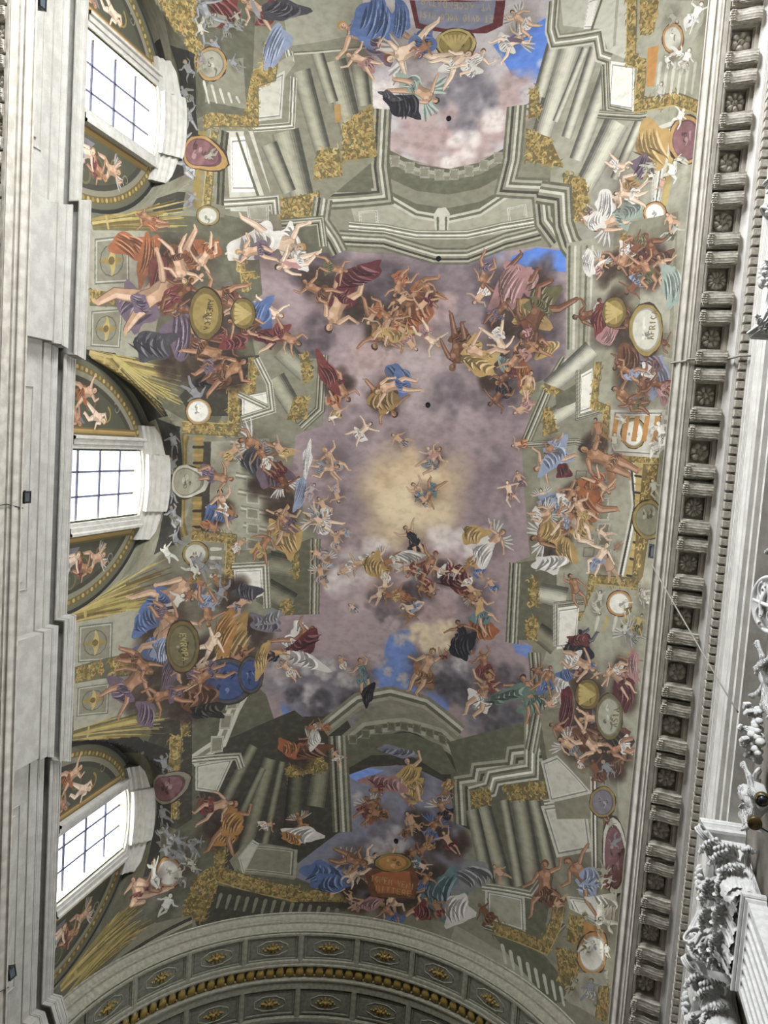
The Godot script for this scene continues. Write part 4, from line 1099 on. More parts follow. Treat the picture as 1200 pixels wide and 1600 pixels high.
func fresco_materials():
	cv = Image.create(CW, CH, false, Image.FORMAT_RGBA8); cv.fill(PAINT.stone_mid)
	var n := 0
	for op in FRESCO:
		n += 1; rng.seed = n * 104729
		match op[0]:
			"fill": fill(pack(op[2]), tint(PAINT[op[1]], 0.01))
			"dab":
				for i in range(3, op.size(), 3): dab(Vector2(op[i], op[i + 1]), op[i + 2], PAINT[op[1]], op[2])
			"band": band(pack(op[1]), op[2], op[3])
			"column": column(pack(op[1]), op[2])
			"gold": ornament(pack(op[1]), 120.0)
			"ribbon": ribbon(pack(op[1]), op[2])
			"cloud":
				for i in range(2, op.size(), 3): cloud(Vector2(op[i], op[i + 1]), op[i + 2], op[1])
			"figure": figure(Vector2(op[1], op[2]), Vector2(op[3], op[4]), Vector2(op[5], op[6]), op[7], op[8], op[9], n)
			"palm": palm(Vector2(op[1], op[2]), Vector2(op[3], op[4]), op[5])
			"medallion": medallion(Vector2(op[1], op[2]), Vector2(op[3], op[4]), Vector2(op[5], op[6]), op[7], op[8])
			"panel": panel(pack(op[1]), op[2], op[3], op[4])
			"cloth": cloth(Vector2(op[1], op[2]), Vector2(op[3], op[4]), Vector2(op[5], op[6]), PAINT[op[7]], true)
			"stroke": stroke(pack(op[1]), op[2], op[3], PAINT[op[4]])
			"mottle":
				for i in op[5]: dab(Vector2(rng.randf_range(op[1], op[2]), rng.randf_range(op[3], op[4])), rng.randf_range(0.25, 0.9), PAINT[["stone_dark", "stone", "olive", "stone_deep", "stone_pale", "smoke"][rng.randi() % 6]], 0.22)
			"text": lettering(op[1], Vector2(op[2], op[3]), Vector2(op[4], op[5]), Vector2(op[6], op[7]), op[8])
	# plaster grain, cracks and worn patches over the whole painting
	var nz := FastNoiseLite.new(); nz.seed = 8; nz.frequency = 0.03; nz.fractal_octaves = 5
	var src := nz.get_seamless_image(512, 512); var grain := Image.create(512, 512, false, Image.FORMAT_RGBA8); rng.seed = 77
	for y in 512:
		for x in 512:
			var t := src.get_pixel(x, y).r - 0.5 + rng.randf_range(-0.12, 0.12)
			grain.set_pixel(x, y, Color(0.12, 0.11, 0.10, clampf(-t * 0.26, 0, 0.2)) if t < 0 else Color(0.90, 0.87, 0.80, clampf(t * 0.18, 0, 0.15)))
	for y in range(0, CH, 512):
		for x in range(0, CW, 512): cv.blend_rect(grain, Rect2i(0, 0, 512, 512), Vector2i(x, y))
	for i in 2:
		var part := cv.get_region(Rect2i(i * CW / 2, 0, CW / 2, CH)); part.convert(Image.FORMAT_RGB8); part.generate_mipmaps()
		var m := StandardMaterial3D.new(); m.albedo_texture = ImageTexture.create_from_image(part); m.roughness = 0.85; m.cull_mode = BaseMaterial3D.CULL_DISABLED; m.texture_repeat = false
		M["fresco_a" if i == 0 else "fresco_b"] = m
	lunette_material()
func lunette_material():
	# painted spandrels beside the windows; here s counts down from the crown of the lunette, z from its middle
	cw = 1024; ch = 1024; cz = -LW; kz = 1024.0 / (2.0 * LW); ks = 1024.0 / LR
	cv = Image.create(1024, 1024, false, Image.FORMAT_RGBA8); cv.fill(PAINT.night)
	var ring := func(k: float) -> PackedVector2Array:
		var o := PackedVector2Array()
		for i in 41:
			var f := PI * i / 40.0; o.append(Vector2(LR - LR * k * sin(f), -LW * k * cos(f)))
		return o
	fill(ring.call(0.97), PAINT.stone_dark); fill(ring.call(0.93), PAINT.gold_dark); rng.seed = 3
	for i in 60:
		var f := PI * (i + 0.5) / 60.0; var c := Vector2(LR - LR * 0.905 * sin(f), -LW * 0.905 * cos(f))
		blob(c, Vector2(0.07, 0), Vector2(0, 0.07), PAINT.gold_light if i % 2 else PAINT.gold)
	fill(ring.call(0.88), PAINT.stone_mid); fill(ring.call(0.84), PAINT.stone_deep); fill(ring.call(0.80), Color(0.27, 0.27, 0.21))
	for s: float in [-1.0, 1.0]:
		band(PackedVector2Array([Vector2(1.2, s * 1.72), Vector2(LR, s * 1.72)]), 0.24, ["gold_dark", "gold", "ochre", "gold_dark"])
		scroll(Vector2(3.9, s * 2.6), 0.42, s, "olive"); scroll(Vector2(3.0, s * 2.25), 0.3, s * 2.0, "gold"); scroll(Vector2(4.6, s * 3.0), 0.35, s * 4.0, "olive"); scroll(Vector2(2.4, s * 2.5), 0.2, s, "stone_mid")
		fill(PackedVector2Array([Vector2(4.1, s * 1.95), Vector2(5.2, s * 1.95), Vector2(5.2, s * 2.5), Vector2(4.5, s * 2.35)]), PAINT.smoke)
	figure(Vector2(3.0, 2.1), Vector2(1.15, 0.35), Vector2(0.35, -1.15), "skin_pale", [], "p", 501)
	figure(Vector2(3.55, 3.05), Vector2(1.2, -0.45), Vector2(-0.45, -1.2), "skin", ["orange"], "p", 502)
	figure(Vector2(4.2, 2.0), Vector2(0.9, 0.7), Vector2(0.7, -0.9), "skin_tan", ["yellow"], "p", 503)
	figure(Vector2(2.75, -2.2), Vector2(1.2, -0.3), Vector2(-0.3, -1.2), "skin", [], "pw", 504)
	figure(Vector2(3.5, -2.9), Vector2(1.1, 0.4), Vector2(0.4, -1.1), "skin_tan", ["red"], "p", 505)
	figure(Vector2(4.1, -2.2), Vector2(1.0, -0.6), Vector2(-0.6, -1.0), "skin_pale", ["blue_pale"], "p", 506)
	cv.convert(Image.FORMAT_RGB8); cv.generate_mipmaps()
	var m := StandardMaterial3D.new(); m.albedo_texture = ImageTexture.create_from_image(cv); m.roughness = 0.85; m.cull_mode = BaseMaterial3D.CULL_DISABLED; m.texture_repeat = false
	M.lunette = m
const FRESCO := [
	["fill","stone_mid",[0.01,11.89,0.01,13.06,2.51,14.14,4.43,15.07,6.27,15.83,8.07,16.44,9.86,16.87,11.63,17.12,11.74,15.51,11.85,13.88,11.96,12.24,12.07,10.58,12.19,8.9,12.3,7.21,12.42,5.5,12.53,3.77,12.65,2.03,12.77,0.27,12.89,-1.5,13.01,-3.29,13.14,-5.1,13.26,-6.92,13.38,-8.75,13.51,-10.61,13.64,-12.47,13.77,-14.36,13.9,-16.25,14.03,-18.17,14.16,-20.1,12.22,-20.87,10.28,-21.37,8.33,-21.58,6.35,-21.48,4.32,-21.06,2.18,-20.28,0.0,-19.09,0.0,-17.51,0.01,-15.94,0.0,-14.4,0.0,-12.89,0.01,-11.4,0.01,-9.93,0.0,-8.49,0.01,-7.07,0.01,-5.67,0.0,-4.29,0.0,-2.94,0.01,-1.6,0.01,-0.28,0.01,1.02,0.01,2.3,0.01,3.56,0.01,4.8,0.0,6.02,0.01,7.23,0.01,8.42,0.0,9.59,0.01,10.75]],
	["fill","stone",[17.68,16.57,19.87,15.87,22.19,14.89,24.85,13.56,25.0,12.71,25.14,11.73,25.19,10.53,25.1,9.11,24.79,7.44,24.78,6.17,24.77,4.9,24.76,3.61,24.75,2.3,24.74,0.99,24.97,-0.36,25.05,-1.79,24.97,-3.19,24.76,-4.47,24.68,-5.81,24.67,-7.21,24.66,-8.63,24.65,-10.06,24.63,-11.51,24.9,-13.65,24.88,-15.17,24.73,-16.37,24.58,-17.48,22.36,-18.43,20.39,-19.01,18.53,-19.28,16.75,-19.3,17.2,-17.34,17.66,-15.41,18.11,-13.52,18.55,-11.68,19.0,-9.88,19.45,-8.13,19.9,-6.42,19.73,-4.76,19.56,-3.1,19.39,-1.43,19.23,0.22,19.06,1.88,18.9,3.53,18.74,5.18,18.58,6.83,18.43,8.47,18.28,10.1,18.12,11.73,17.98,13.35,17.83,14.96]],
	["fill","stone_dark",[0.29,-6.72,2.54,-7.16,4.62,-7.48,6.62,-7.69,7.94,-9.02,9.25,-10.34,11.62,-12.4,12.09,-14.48,12.56,-16.57,13.03,-18.67,10.86,-19.36,8.69,-19.73,6.48,-19.74,4.67,-19.91,2.79,-19.79,0.77,-19.3,0.01,-17.68,0.01,-16.04,0.0,-14.43,0.01,-12.84,0.01,-11.28,0.41,-9.73,0.35,-8.21]],
	["fill","stone_mid",[17.55,-9.87,20.19,-9.11,23.04,-8.16,23.39,-9.71,23.74,-11.24,24.22,-13.05,24.74,-14.85,25.16,-16.21,25.47,-17.23,22.79,-17.9,20.62,-18.38,18.6,-18.49,16.67,-18.28,16.89,-16.12,17.11,-14.0,17.33,-11.92]],
	["fill","stone_dark",[0.62,6.37,2.71,6.89,4.65,7.32,6.52,7.68,6.94,6.11,7.35,4.5,7.77,2.85,6.21,-0.08,4.41,0.7,0.69,1.42,0.01,1.98,0.58,3.45,0.6,4.92]],
	["mottle",0.3,7.5,-18.9,19.0,260],
	["mottle",18.5,28.0,-18.9,19.0,260],
	["mottle",7,20,9,19,120],
	["mottle",7,20,-18.9,-9,120],
	["fill","mauve",[7.19,6.57,9.04,6.89,10.88,7.15,12.66,7.13,14.46,7.03,16.21,7.23,18.0,7.34,19.17,7.15,19.35,5.27,19.52,3.39,19.0,2.52,18.05,0.45,18.28,-1.15,18.77,-3.64,18.07,-3.97,18.18,-6.57,19.18,-6.82,19.42,-8.76,19.65,-10.69,17.7,-11.56,16.04,-10.48,14.47,-9.87,13.2,-9.79,11.56,-11.35,9.3,-11.12,8.56,-9.05,9.3,-6.79,10.53,-6.76,10.52,-3.74,9.38,-1.82,9.43,0.13,10.45,0.57,10.34,3.1,9.43,3.49,7.72,3.77,6.62,5.9]],
	["fill","cloud",[10.72,16.79,12.52,16.96,14.32,16.92,16.14,16.7,17.99,16.28,17.98,14.59,17.97,12.89,17.43,12.35,16.83,11.56,16.42,10.83,14.45,10.29,12.34,10.81,12.14,12.41,11.45,12.82,10.76,14.78]],
	["fill","sky_grey",[11.93,-13.3,13.65,-12.59,15.96,-12.66,16.93,-14.31,17.1,-17.08,15.06,-17.99,13.03,-18.67,10.42,-17.47,10.59,-16.13,12.2,-15.54]],
	["fill","azure",[15.76,14.57,17.76,15.18,17.91,13.01,17.49,12.94,16.56,13.4,16.28,13.84]],
	["fill","sky_light",[11.26,13.25,11.71,12.5,12.28,12.42,12.24,11.96,11.46,12.7]],
	["fill","azure",[17.1,7.07,18.0,7.31,19.16,7.06,19.23,6.34,17.87,6.57,16.9,6.52]],
	["dab","azure",0.5,15.79,6.78,0.52,16.38,6.93,0.61,17.49,14.81,0.5],
	["cloud","cloud",15.92,14.0,0.32,16.57,13.18,0.27,17.51,12.77,0.27],
	["dab","cloud_light",0.6,16.88,15.05,0.36,17.59,13.65,0.23,16.63,6.87,0.33,15.65,7.02,0.33],
	["cloud","rose",12.96,11.42,0.93,14.16,10.96,1.05,15.56,11.13,1.04,16.43,12.05,0.92,14.32,11.99,0.93,16.6,12.91,0.78],
	["cloud","cloud",11.78,14.89,1.14,12.8,13.58,1.04,11.69,12.84,0.69,17.33,12.58,0.64],
	["cloud","smoke",15.18,13.07,0.92,15.45,12.6,0.69,14.81,11.74,0.6,14.02,12.91,0.65],
	["cloud","cloud_light",11.92,12.86,0.65,14.97,11.17,0.7,13.32,12.91,0.55,15.98,11.88,0.51,14.56,10.34,0.42],
	["dab","mauve_light",0.5,12.98,4.25,2.15,11.83,-0.19,2.19,15.13,1.24,1.93,13.59,2.36,2.17,12.06,-3.65,1.73,17.08,1.57,1.2,12.99,-6.6,2.0,14.73,3.38,1.68,10.1,-7.79,1.25,11.82,-7.72,1.76],
	["dab","mauve_dark",0.55,10.85,-0.01,1.22,11.96,-2.16,1.35,12.44,5.18,1.19,17.07,-1.25,1.46,17.18,0.41,1.21,11.02,-2.72,1.11,14.83,5.27,1.66,16.19,3.41,1.19,17.57,1.59,1.08,12.83,6.39,1.42,14.76,6.21,1.42,11.38,-0.71,0.98,17.21,-2.9,1.1],
	["dab","plum",0.5,17.56,4.56,1.07,18.41,3.42,0.95,18.66,4.75,0.94,16.93,6.17,0.94,16.99,-0.31,0.82],
	["dab","straw",0.7,13.89,-1.76,1.84,13.32,-0.58,1.34,14.88,-1.93,1.47,13.26,-3.31,1.48,15.28,-0.68,1.1,14.29,-0.51,1.34,12.65,-1.61,1.1],
	["dab","cream",0.65,13.94,-2.5,1.18,14.13,-1.74,0.98,13.43,-2.3,0.98,14.44,-0.98,0.83,15.18,-2.63,0.74,13.07,-2.33,0.64,14.01,-3.49,0.99],
	["dab","cream",0.28,13.87,-2.53,0.21,13.69,-2.82,0.25,13.52,-3.11,0.29,13.34,-3.4,0.33,13.16,-3.69,0.37,12.99,-3.97,0.41,12.81,-4.26,0.45],
	["dab","cream",0.28,14.02,-2.52,0.21,13.98,-2.81,0.25,13.95,-3.09,0.29,13.93,-3.37,0.33,13.89,-3.65,0.37,13.86,-3.94,0.41,13.83,-4.22,0.45],
	["dab","cream",0.28,14.15,-2.49,0.21,14.25,-2.73,0.25,14.35,-2.97,0.29,14.45,-3.22,0.33,14.55,-3.46,0.37,14.65,-3.7,0.41,14.75,-3.94,0.45],
	["dab","cream",0.28,14.27,-2.44,0.21,14.49,-2.64,0.25,14.71,-2.83,0.29,14.94,-3.02,0.33,15.16,-3.22,0.37,15.39,-3.4,0.41,15.61,-3.59,0.45],
	["dab","cream",0.28,13.82,-2.16,0.21,13.59,-2.06,0.25,13.37,-1.97,0.29,13.14,-1.88,0.33,12.92,-1.79,0.37,12.69,-1.69,0.41,12.46,-1.6,0.45],
	["dab","cream",0.28,14.14,-2.02,0.21,14.24,-1.79,0.25,14.34,-1.57,0.29,14.44,-1.34,0.33,14.54,-1.12,0.37,14.64,-0.9,0.41,14.74,-0.67,0.44],
	["dab","cream",0.28,13.95,-2.06,0.21,13.85,-1.87,0.25,13.75,-1.69,0.29,13.66,-1.5,0.33,13.56,-1.31,0.37,13.46,-1.13,0.41,13.36,-0.94,0.44],
	["dab","mauve",0.4,12.09,-4.15,0.99,12.89,-5.09,0.99,13.04,-0.11,0.73,15.63,-0.41,0.73,11.5,-2.69,0.74],
	["cloud","plum",9.49,6.45,0.8,10.46,6.21,1.18,11.42,6.06,1.09,12.37,6.13,1.04,12.87,5.92,0.95,10.99,5.31,0.95,10.12,4.04,0.76,9.67,3.4,0.72,12.2,5.16,0.86],
	["cloud","mauve_dark",13.78,6.43,0.95,13.39,5.23,0.86,16.18,6.43,0.94,16.99,5.49,1.04,18.47,5.42,0.94,18.87,3.85,0.76,18.22,2.74,0.81,17.41,3.42,0.95,15.08,1.96,0.96,16.55,2.02,0.82],
	["cloud","plum",16.59,5.84,0.76,18.39,6.31,0.7,18.85,5.4,0.66,18.32,4.31,0.85,18.62,2.52,0.62,17.27,2.27,0.67],
	["cloud","mauve",11.25,1.24,1.07,12.73,0.85,1.07,14.72,0.25,0.97,16.68,0.38,0.97,10.96,-1.73,0.83,11.71,-3.92,0.74,17.63,-1.91,0.88,9.71,-1.31,0.59],
	["cloud","mauve_light",13.53,3.32,1.06,14.45,3.84,0.86,13.15,1.85,0.82,15.44,3.63,0.72,11.67,2.24,0.72],
	["cloud","rose",14.59,5.27,0.67,11.61,3.2,0.72,13.78,4.77,0.62,12.57,3.27,0.53],
	["cloud","cloud_light",12.14,-4.9,0.89,15.26,-3.61,0.74,11.43,-5.45,0.7,16.02,-3.77,0.84,12.7,-4.1,0.59,16.74,-3.32,0.64],
	["cloud","mauve_light",13.1,-4.57,0.84,14.1,-4.73,0.84,12.2,-5.91,0.9,15.6,-4.8,0.99,14.56,-4.18,0.74],
	["cloud","rose",15.32,-4.46,0.79,13.93,-5.87,0.85,13.18,-5.7,0.75,14.42,-4.07,0.64,14.72,-6.41,0.6,15.46,-6.31,0.65],
	["cloud","mauve_dark",12.96,-6.1,0.6,14.66,-5.66,0.7,16.66,-5.39,0.64,13.48,-6.55,0.6],
	["fill","sky",[13.53,-7.19,14.27,-7.1,14.51,-7.7,14.92,-8.4,14.82,-9.56,13.2,-9.73,12.9,-8.92,13.34,-8.1]],
	["dab","sky_light",0.5,13.69,-7.8,0.55,14.12,-8.52,0.66,13.41,-9.12,0.51],
	["cloud","mauve_light",13.56,-7.0,0.4,13.11,-8.38,0.4,14.59,-7.44,0.3,15.0,-8.51,0.35,12.88,-9.43,0.4,14.62,-6.8,0.35],
	["cloud","cloud",13.92,-7.52,0.3,14.21,-9.07,0.3,13.54,-8.79,0.23],
	["fill","sky",[18.34,-6.89,19.13,-6.79,19.15,-7.3,18.53,-7.21]],
	["fill","sky",[15.07,-9.39,16.08,-9.33,16.0,-9.98,15.18,-9.88]],
	["fill","sky",[9.45,-10.35,10.56,-10.48,10.53,-10.87,9.58,-10.81]],
	["fill","sky_light",[18.26,-10.41,19.15,-10.38,19.2,-10.8,18.45,-10.99]],
	["cloud","smoke",9.81,-9.2,1.11,10.7,-9.57,1.26,11.71,-9.79,1.17,11.01,-10.6,1.12,12.45,-9.73,0.86,10.23,-10.1,0.91,12.0,-10.54,0.86],
	["cloud","cloud",9.43,-9.07,0.55,10.15,-8.68,0.55,11.16,-8.91,0.5,11.92,-9.26,0.46,12.29,-9.23,0.35,10.72,-9.96,0.56],
	["cloud","smoke_dark",10.99,-10.34,0.61,12.23,-10.14,0.61,11.54,-11.09,0.56,9.98,-9.97,0.4],
	["cloud","smoke",15.65,-8.66,1.11,16.42,-8.76,1.01,14.88,-8.53,0.7,16.95,-8.9,0.75,17.57,-10.11,0.91,18.63,-10.06,0.91,18.3,-9.31,0.75,17.02,-9.75,0.6],
	["cloud","smoke_dark",16.32,-9.16,0.65,15.8,-9.01,0.55,18.61,-9.82,0.65,17.88,-10.52,0.66,17.53,-9.63,0.5,18.46,-8.18,0.65],
	["cloud","cloud",15.24,-8.35,0.45,16.36,-8.03,0.4,17.26,-9.45,0.35],
	["cloud","cream",15.29,-7.33,0.7,14.65,-7.17,0.5,15.76,-6.89,0.5],
	["fill","stone_deep",[10.28,-10.87,12.02,-10.8,12.59,-11.8,14.55,-11.02,16.27,-11.69,17.16,-12.97,17.42,-14.41,16.34,-14.23,15.97,-12.79,14.15,-12.51,12.3,-13.27,12.07,-15.55,10.07,-15.85,9.43,-13.46]],
	["band",[11.18,-11.37,12.48,-10.12,13.7,-9.73,15.1,-9.9,16.58,-10.73],0.66,["stone_mid","stone","stone_dark","stone_pale","stone_mid"]],
	["band",[11.85,-12.12,12.79,-11.13,14.28,-10.75,15.82,-10.9,17.06,-11.74],0.66,["stone","stone_dark","stone","stone_mid"]],
	["fill","stone_dark",[12.09,-11.84,13.06,-11.44,14.56,-11.15,15.86,-11.41,16.58,-12.37,15.95,-12.54,14.62,-12.04,13.12,-12.27,12.28,-12.88]],
	["panel",[12.19,-11.55,12.52,-11.49,12.54,-11.88,12.22,-11.91],"stone_mid","stone_dark",false],
	["panel",[12.68,-11.27,13.0,-11.23,13.03,-11.62,12.7,-11.64],"stone_mid","stone_dark",false],
	["panel",[13.16,-11.02,13.49,-11.0,13.51,-11.38,13.19,-11.39],"stone_mid","stone_dark",false],
	["panel",[13.65,-10.84,13.98,-10.83,14.01,-11.21,13.68,-11.2],"stone_mid","stone_dark",false],
	["panel",[14.15,-10.75,14.48,-10.75,14.51,-11.13,14.18,-11.11],"stone_mid","stone_dark",false],
	["panel",[14.66,-10.74,14.99,-10.75,15.02,-11.13,14.68,-11.1],"stone_mid","stone_dark",false],
	["panel",[15.17,-10.82,15.51,-10.84,15.54,-11.22,15.2,-11.17],"stone_mid","stone_dark",false],
	["panel",[15.7,-10.96,16.03,-10.99,16.06,-11.37,15.72,-11.31],"stone_mid","stone_dark",false],
	["panel",[16.22,-11.12,16.56,-11.16,16.59,-11.54,16.25,-11.47],"stone_mid","stone_dark",false],
	["fill","sky_grey",[12.18,-13.28,13.15,-12.74,14.65,-12.45,16.23,-12.85,16.75,-14.37,14.79,-15.27,12.86,-16.0,12.25,-15.26]],
	["fill","sky_light",[12.22,-13.2,13.03,-12.8,13.66,-12.82,12.69,-13.42]],
	["cloud","smoke",12.89,-16.53,0.94,13.87,-15.85,0.88,14.92,-16.17,0.93,16.18,-15.57,1.03,13.8,-14.8,0.78,15.08,-14.81,0.67],
	["cloud","cloud",13.64,-16.16,0.57,14.36,-15.5,0.52,14.26,-15.91,0.42,12.74,-14.15,0.36],
	["fill","stone_deep",[6.09,-12.04,8.07,-11.42,10.02,-10.61,11.59,-11.88,11.83,-13.7,12.07,-15.55,9.91,-17.45,7.35,-16.85,6.73,-14.67]],
	["column",[8.65,-16.36,8.01,-16.09,9.42,-12.63,8.83,-12.43],"stone_mid"],
	["column",[9.26,-16.38,8.92,-16.26,9.79,-12.72,9.49,-12.64],"stone_mid"],
	["column",[7.23,-15.14,6.77,-14.81,8.68,-12.09,8.27,-11.84],"stone_mid"],
	["column",[7.73,-16.21,7.4,-16.0,9.04,-12.98,8.76,-12.83],"stone_mid"],
	["column",[11.42,-14.59,10.57,-14.47,11.54,-12.86,10.75,-12.76],"stone_mid"],
	["gold",[10.38,-12.56,11.25,-12.42,11.46,-13.06,10.42,-13.27]],
	["gold",[9.78,-12.95,10.3,-12.83,10.39,-13.61,9.95,-13.68]],
	["column",[10.51,-15.63,9.85,-15.55,10.53,-13.38,9.92,-13.32],"stone_dark"],
	["band",[11.77,-11.6,11.98,-13.56,12.2,-15.54],0.77,["stone_dark","stone","stone_deep","stone_mid","stone_pale","stone_dark","stone","stone_dark"]],
	["band",[6.1,-12.29,7.21,-11.71,7.64,-10.5,7.94,-9.9],0.5,["stone_pale","stone_mid","stone_pale"]],
	["panel",[6.81,-11.41,7.32,-11.47,7.3,-12.1,6.8,-12.11],"stone_pale","stone_mid",false],
	["panel",[7.15,-10.58,7.63,-10.62,7.56,-11.25,7.1,-11.2],"stone_pale","stone_mid",false],
	["panel",[7.37,-9.97,7.86,-9.97,7.77,-10.46,7.32,-10.47],"stone_pale","stone_mid",false],
	["panel",[6.24,-12.44,7.75,-12.41,7.19,-13.73,6.29,-13.44],"stone_pale","stone_pale",false],
	["band",[6.1,-12.24,7.92,-12.35,8.1,-12.83],0.3,["stone_pale","stone_dark","stone","stone_white","stone_mid","stone_dark","stone_pale","stone_mid"]],
	["fill","stone_mid",[8.43,-15.85,10.22,-16.26,10.65,-17.2,10.42,-17.6,8.12,-17.12,7.79,-16.54]],
	["panel",[8.57,-16.0,10.48,-16.34,10.47,-17.52,8.17,-17.05],"stone","stone_mid",false],
	["panel",[8.14,-16.47,8.68,-15.8,8.95,-15.99,8.38,-17.24],"stone_pale","stone_pale",false],
	["ribbon",[7.41,-15.56,7.31,-16.97,8.92,-17.76,10.72,-18.28,12.5,-18.33],0.57],
	["fill","stone_deep",[6.86,-17.26,10.23,-18.54,13.02,-18.46,14.05,-18.44,11.02,-19.04,8.49,-19.16,6.22,-19.66,6.4,-18.16]],
	["gold",[6.95,-16.5,7.38,-17.5,6.89,-18.82,6.02,-18.31,6.46,-16.9]],
	["stroke",[7.53,-17.87,7.4,-18.37],0.16,0.1,"stone_mid"],
	["stroke",[7.89,-17.99,7.77,-18.49],0.16,0.1,"stone_mid"],
	["stroke",[8.25,-18.1,8.13,-18.61],0.16,0.1,"stone_mid"],
	["stroke",[8.61,-18.21,8.49,-18.72],0.16,0.1,"stone_mid"],
	["stroke",[8.97,-18.3,8.85,-18.82],0.16,0.1,"stone_mid"],
	["stroke",[9.33,-18.39,9.21,-18.91],0.16,0.1,"stone_mid"],
	["stroke",[9.69,-18.47,9.57,-19.0],0.16,0.1,"stone_mid"],
	["stroke",[10.05,-18.54,9.93,-19.08],0.16,0.1,"stone_mid"],
	["stroke",[10.41,-18.61,10.29,-19.14],0.16,0.1,"stone_mid"],
	["stroke",[10.77,-18.66,10.64,-19.2],0.16,0.1,"stone_mid"],
	["stroke",[11.12,-18.71,11.0,-19.26],0.16,0.1,"stone_mid"],
	["stroke",[11.48,-18.75,11.36,-19.3],0.16,0.1,"stone_mid"],
	["stroke",[11.84,-18.78,11.72,-19.33],0.16,0.11,"stone_mid"],
	["stroke",[12.2,-18.8,12.08,-19.36],0.16,0.11,"stone_mid"],
	["gold",[6.36,-17.38,6.75,-17.62,6.42,-18.48,6.04,-18.19]],
	["fill","stone_dark",[16.1,-11.22,17.98,-10.25,19.92,-9.2,20.26,-10.71,20.62,-12.21,20.98,-13.68,20.88,-15.37,20.77,-17.09,18.51,-17.52,17.96,-15.98,17.42,-14.41,16.75,-12.84]],
	["band",[17.01,-14.29,16.79,-12.7,17.38,-12.45,17.42,-12.01,18.77,-11.47,18.8,-10.97,19.91,-10.49],0.86,["stone_dark","stone","stone_deep","stone_mid","stone_pale","stone_dark","stone","stone_dark"]],
	["band",[17.16,-12.97,17.92,-12.53,18.01,-12.08,19.58,-11.31,19.43,-9.34],0.66,["stone_pale","stone_dark","stone","stone_white","stone_mid","stone_dark","stone_pale","stone_mid"]],
	["column",[18.6,-16.3,19.26,-15.84,17.43,-13.47,18.02,-13.12],"stone"],
	["column",[17.99,-16.54,18.55,-16.19,17.04,-13.69,17.54,-13.43],"stone"],
	["column",[19.76,-15.51,20.51,-15.03,18.88,-12.58,19.5,-12.25],"stone"],
	["column",[19.3,-15.82,19.73,-15.55,18.38,-12.86,18.74,-12.67],"stone"],
	["column",[20.51,-14.66,21.05,-14.29,19.59,-12.43,20.05,-12.16],"stone"],
	["gold",[17.16,-12.92,17.92,-12.53,18.1,-13.05,17.28,-13.49]],
	["gold",[18.44,-12.27,20.16,-11.5,20.36,-12.03,18.75,-12.74]],
	["panel",[20.11,-12.41,22.06,-11.36,22.59,-12.89,21.01,-13.9],"stone_pale","stone_pale",false],
	["band",[20.24,-12.25,22.05,-11.26,22.46,-11.96],0.26,["stone_pale","stone_dark","stone","stone_white","stone_mid","stone_dark","stone_pale","stone_mid"]],
	["panel",[20.57,-11.07,21.12,-10.81,21.25,-11.37,20.69,-11.62],"stone_pale","stone_mid",false],
	["panel",[20.74,-11.81,21.21,-11.59,21.33,-12.09,20.86,-12.34],"stone_pale","stone_mid",false],
	["panel",[18.08,-16.44,19.77,-15.98,19.97,-17.29,18.19,-17.66],"stone_pale","stone",false],
	["band",[17.91,-16.38,20.04,-15.75,20.52,-14.84],0.31,["stone_pale","stone_dark","stone","stone_white","stone_mid","stone_dark","stone_pale","stone_mid"]],
	["band",[18.12,-17.82,20.66,-17.39,21.56,-15.94],0.36,["stone_dark","stone","stone_deep","stone_mid","stone_pale","stone_dark","stone","stone_dark"]],
	["ribbon",[18.53,-17.76,20.8,-17.31,21.22,-16.24,21.33,-15.13],0.47],
	["fill","stone_dark",[18.56,-18.0,20.83,-17.58,22.48,-18.12,21.32,-19.14,19.46,-18.55]],
	["stroke",[19.0,-18.24,19.2,-18.79],0.18,0.13,"stone_pale"],
	["stroke",[19.37,-18.29,19.57,-18.83],0.18,0.13,"stone_pale"],
	["stroke",[19.75,-18.32,19.95,-18.85],0.18,0.13,"stone_pale"],
	["stroke",[20.14,-18.34,20.34,-18.85],0.18,0.13,"stone_pale"],
	["stroke",[20.52,-18.34,20.73,-18.85],0.18,0.13,"stone_pale"],
	["stroke",[20.92,-18.33,21.13,-18.82],0.18,0.13,"stone_pale"],
	["stroke",[21.32,-18.31,21.53,-18.79],0.18,0.13,"stone_pale"],
	["stroke",[21.72,-18.27,21.94,-18.73],0.18,0.13,"stone_pale"],
	["gold",[21.31,-17.01,22.44,-16.55,22.59,-17.7,21.68,-18.2]],
	["fill","stone_dark",[12.0,10.91,13.03,10.43,14.46,10.2,15.86,10.43,16.72,10.91,16.88,9.56,15.75,8.85,14.34,8.54,13.14,8.8,12.1,9.41]],
	["band",[12.14,10.68,13.28,10.2,14.47,10.02,15.64,10.2,16.67,10.69],0.56,["stone_dark","stone_mid","stone","stone_dark"]],
	["panel",[12.29,10.75,12.64,10.75,12.67,10.35,12.32,10.34],"stone","stone_mid",false],
	["panel",[12.85,10.55,13.2,10.53,13.23,10.14,12.87,10.13],"stone","stone_mid",false],
	["panel",[13.4,10.39,13.76,10.37,13.78,9.97,13.43,9.97],"stone","stone_mid",false],
	["panel",[13.95,10.3,14.31,10.28,14.34,9.89,13.98,9.89],"stone","stone_mid",false],
	["panel",[14.5,10.32,14.85,10.28,14.88,9.89,14.53,9.9],"stone","stone_mid",false],
	["panel",[15.04,10.42,15.39,10.38,15.42,9.99,15.07,10.0],"stone","stone_mid",false],
	["panel",[15.57,10.59,15.93,10.54,15.96,10.16,15.6,10.18],"stone","stone_mid",false],
	["panel",[16.1,10.81,16.46,10.76,16.49,10.37,16.13,10.4],"stone","stone_mid",false],
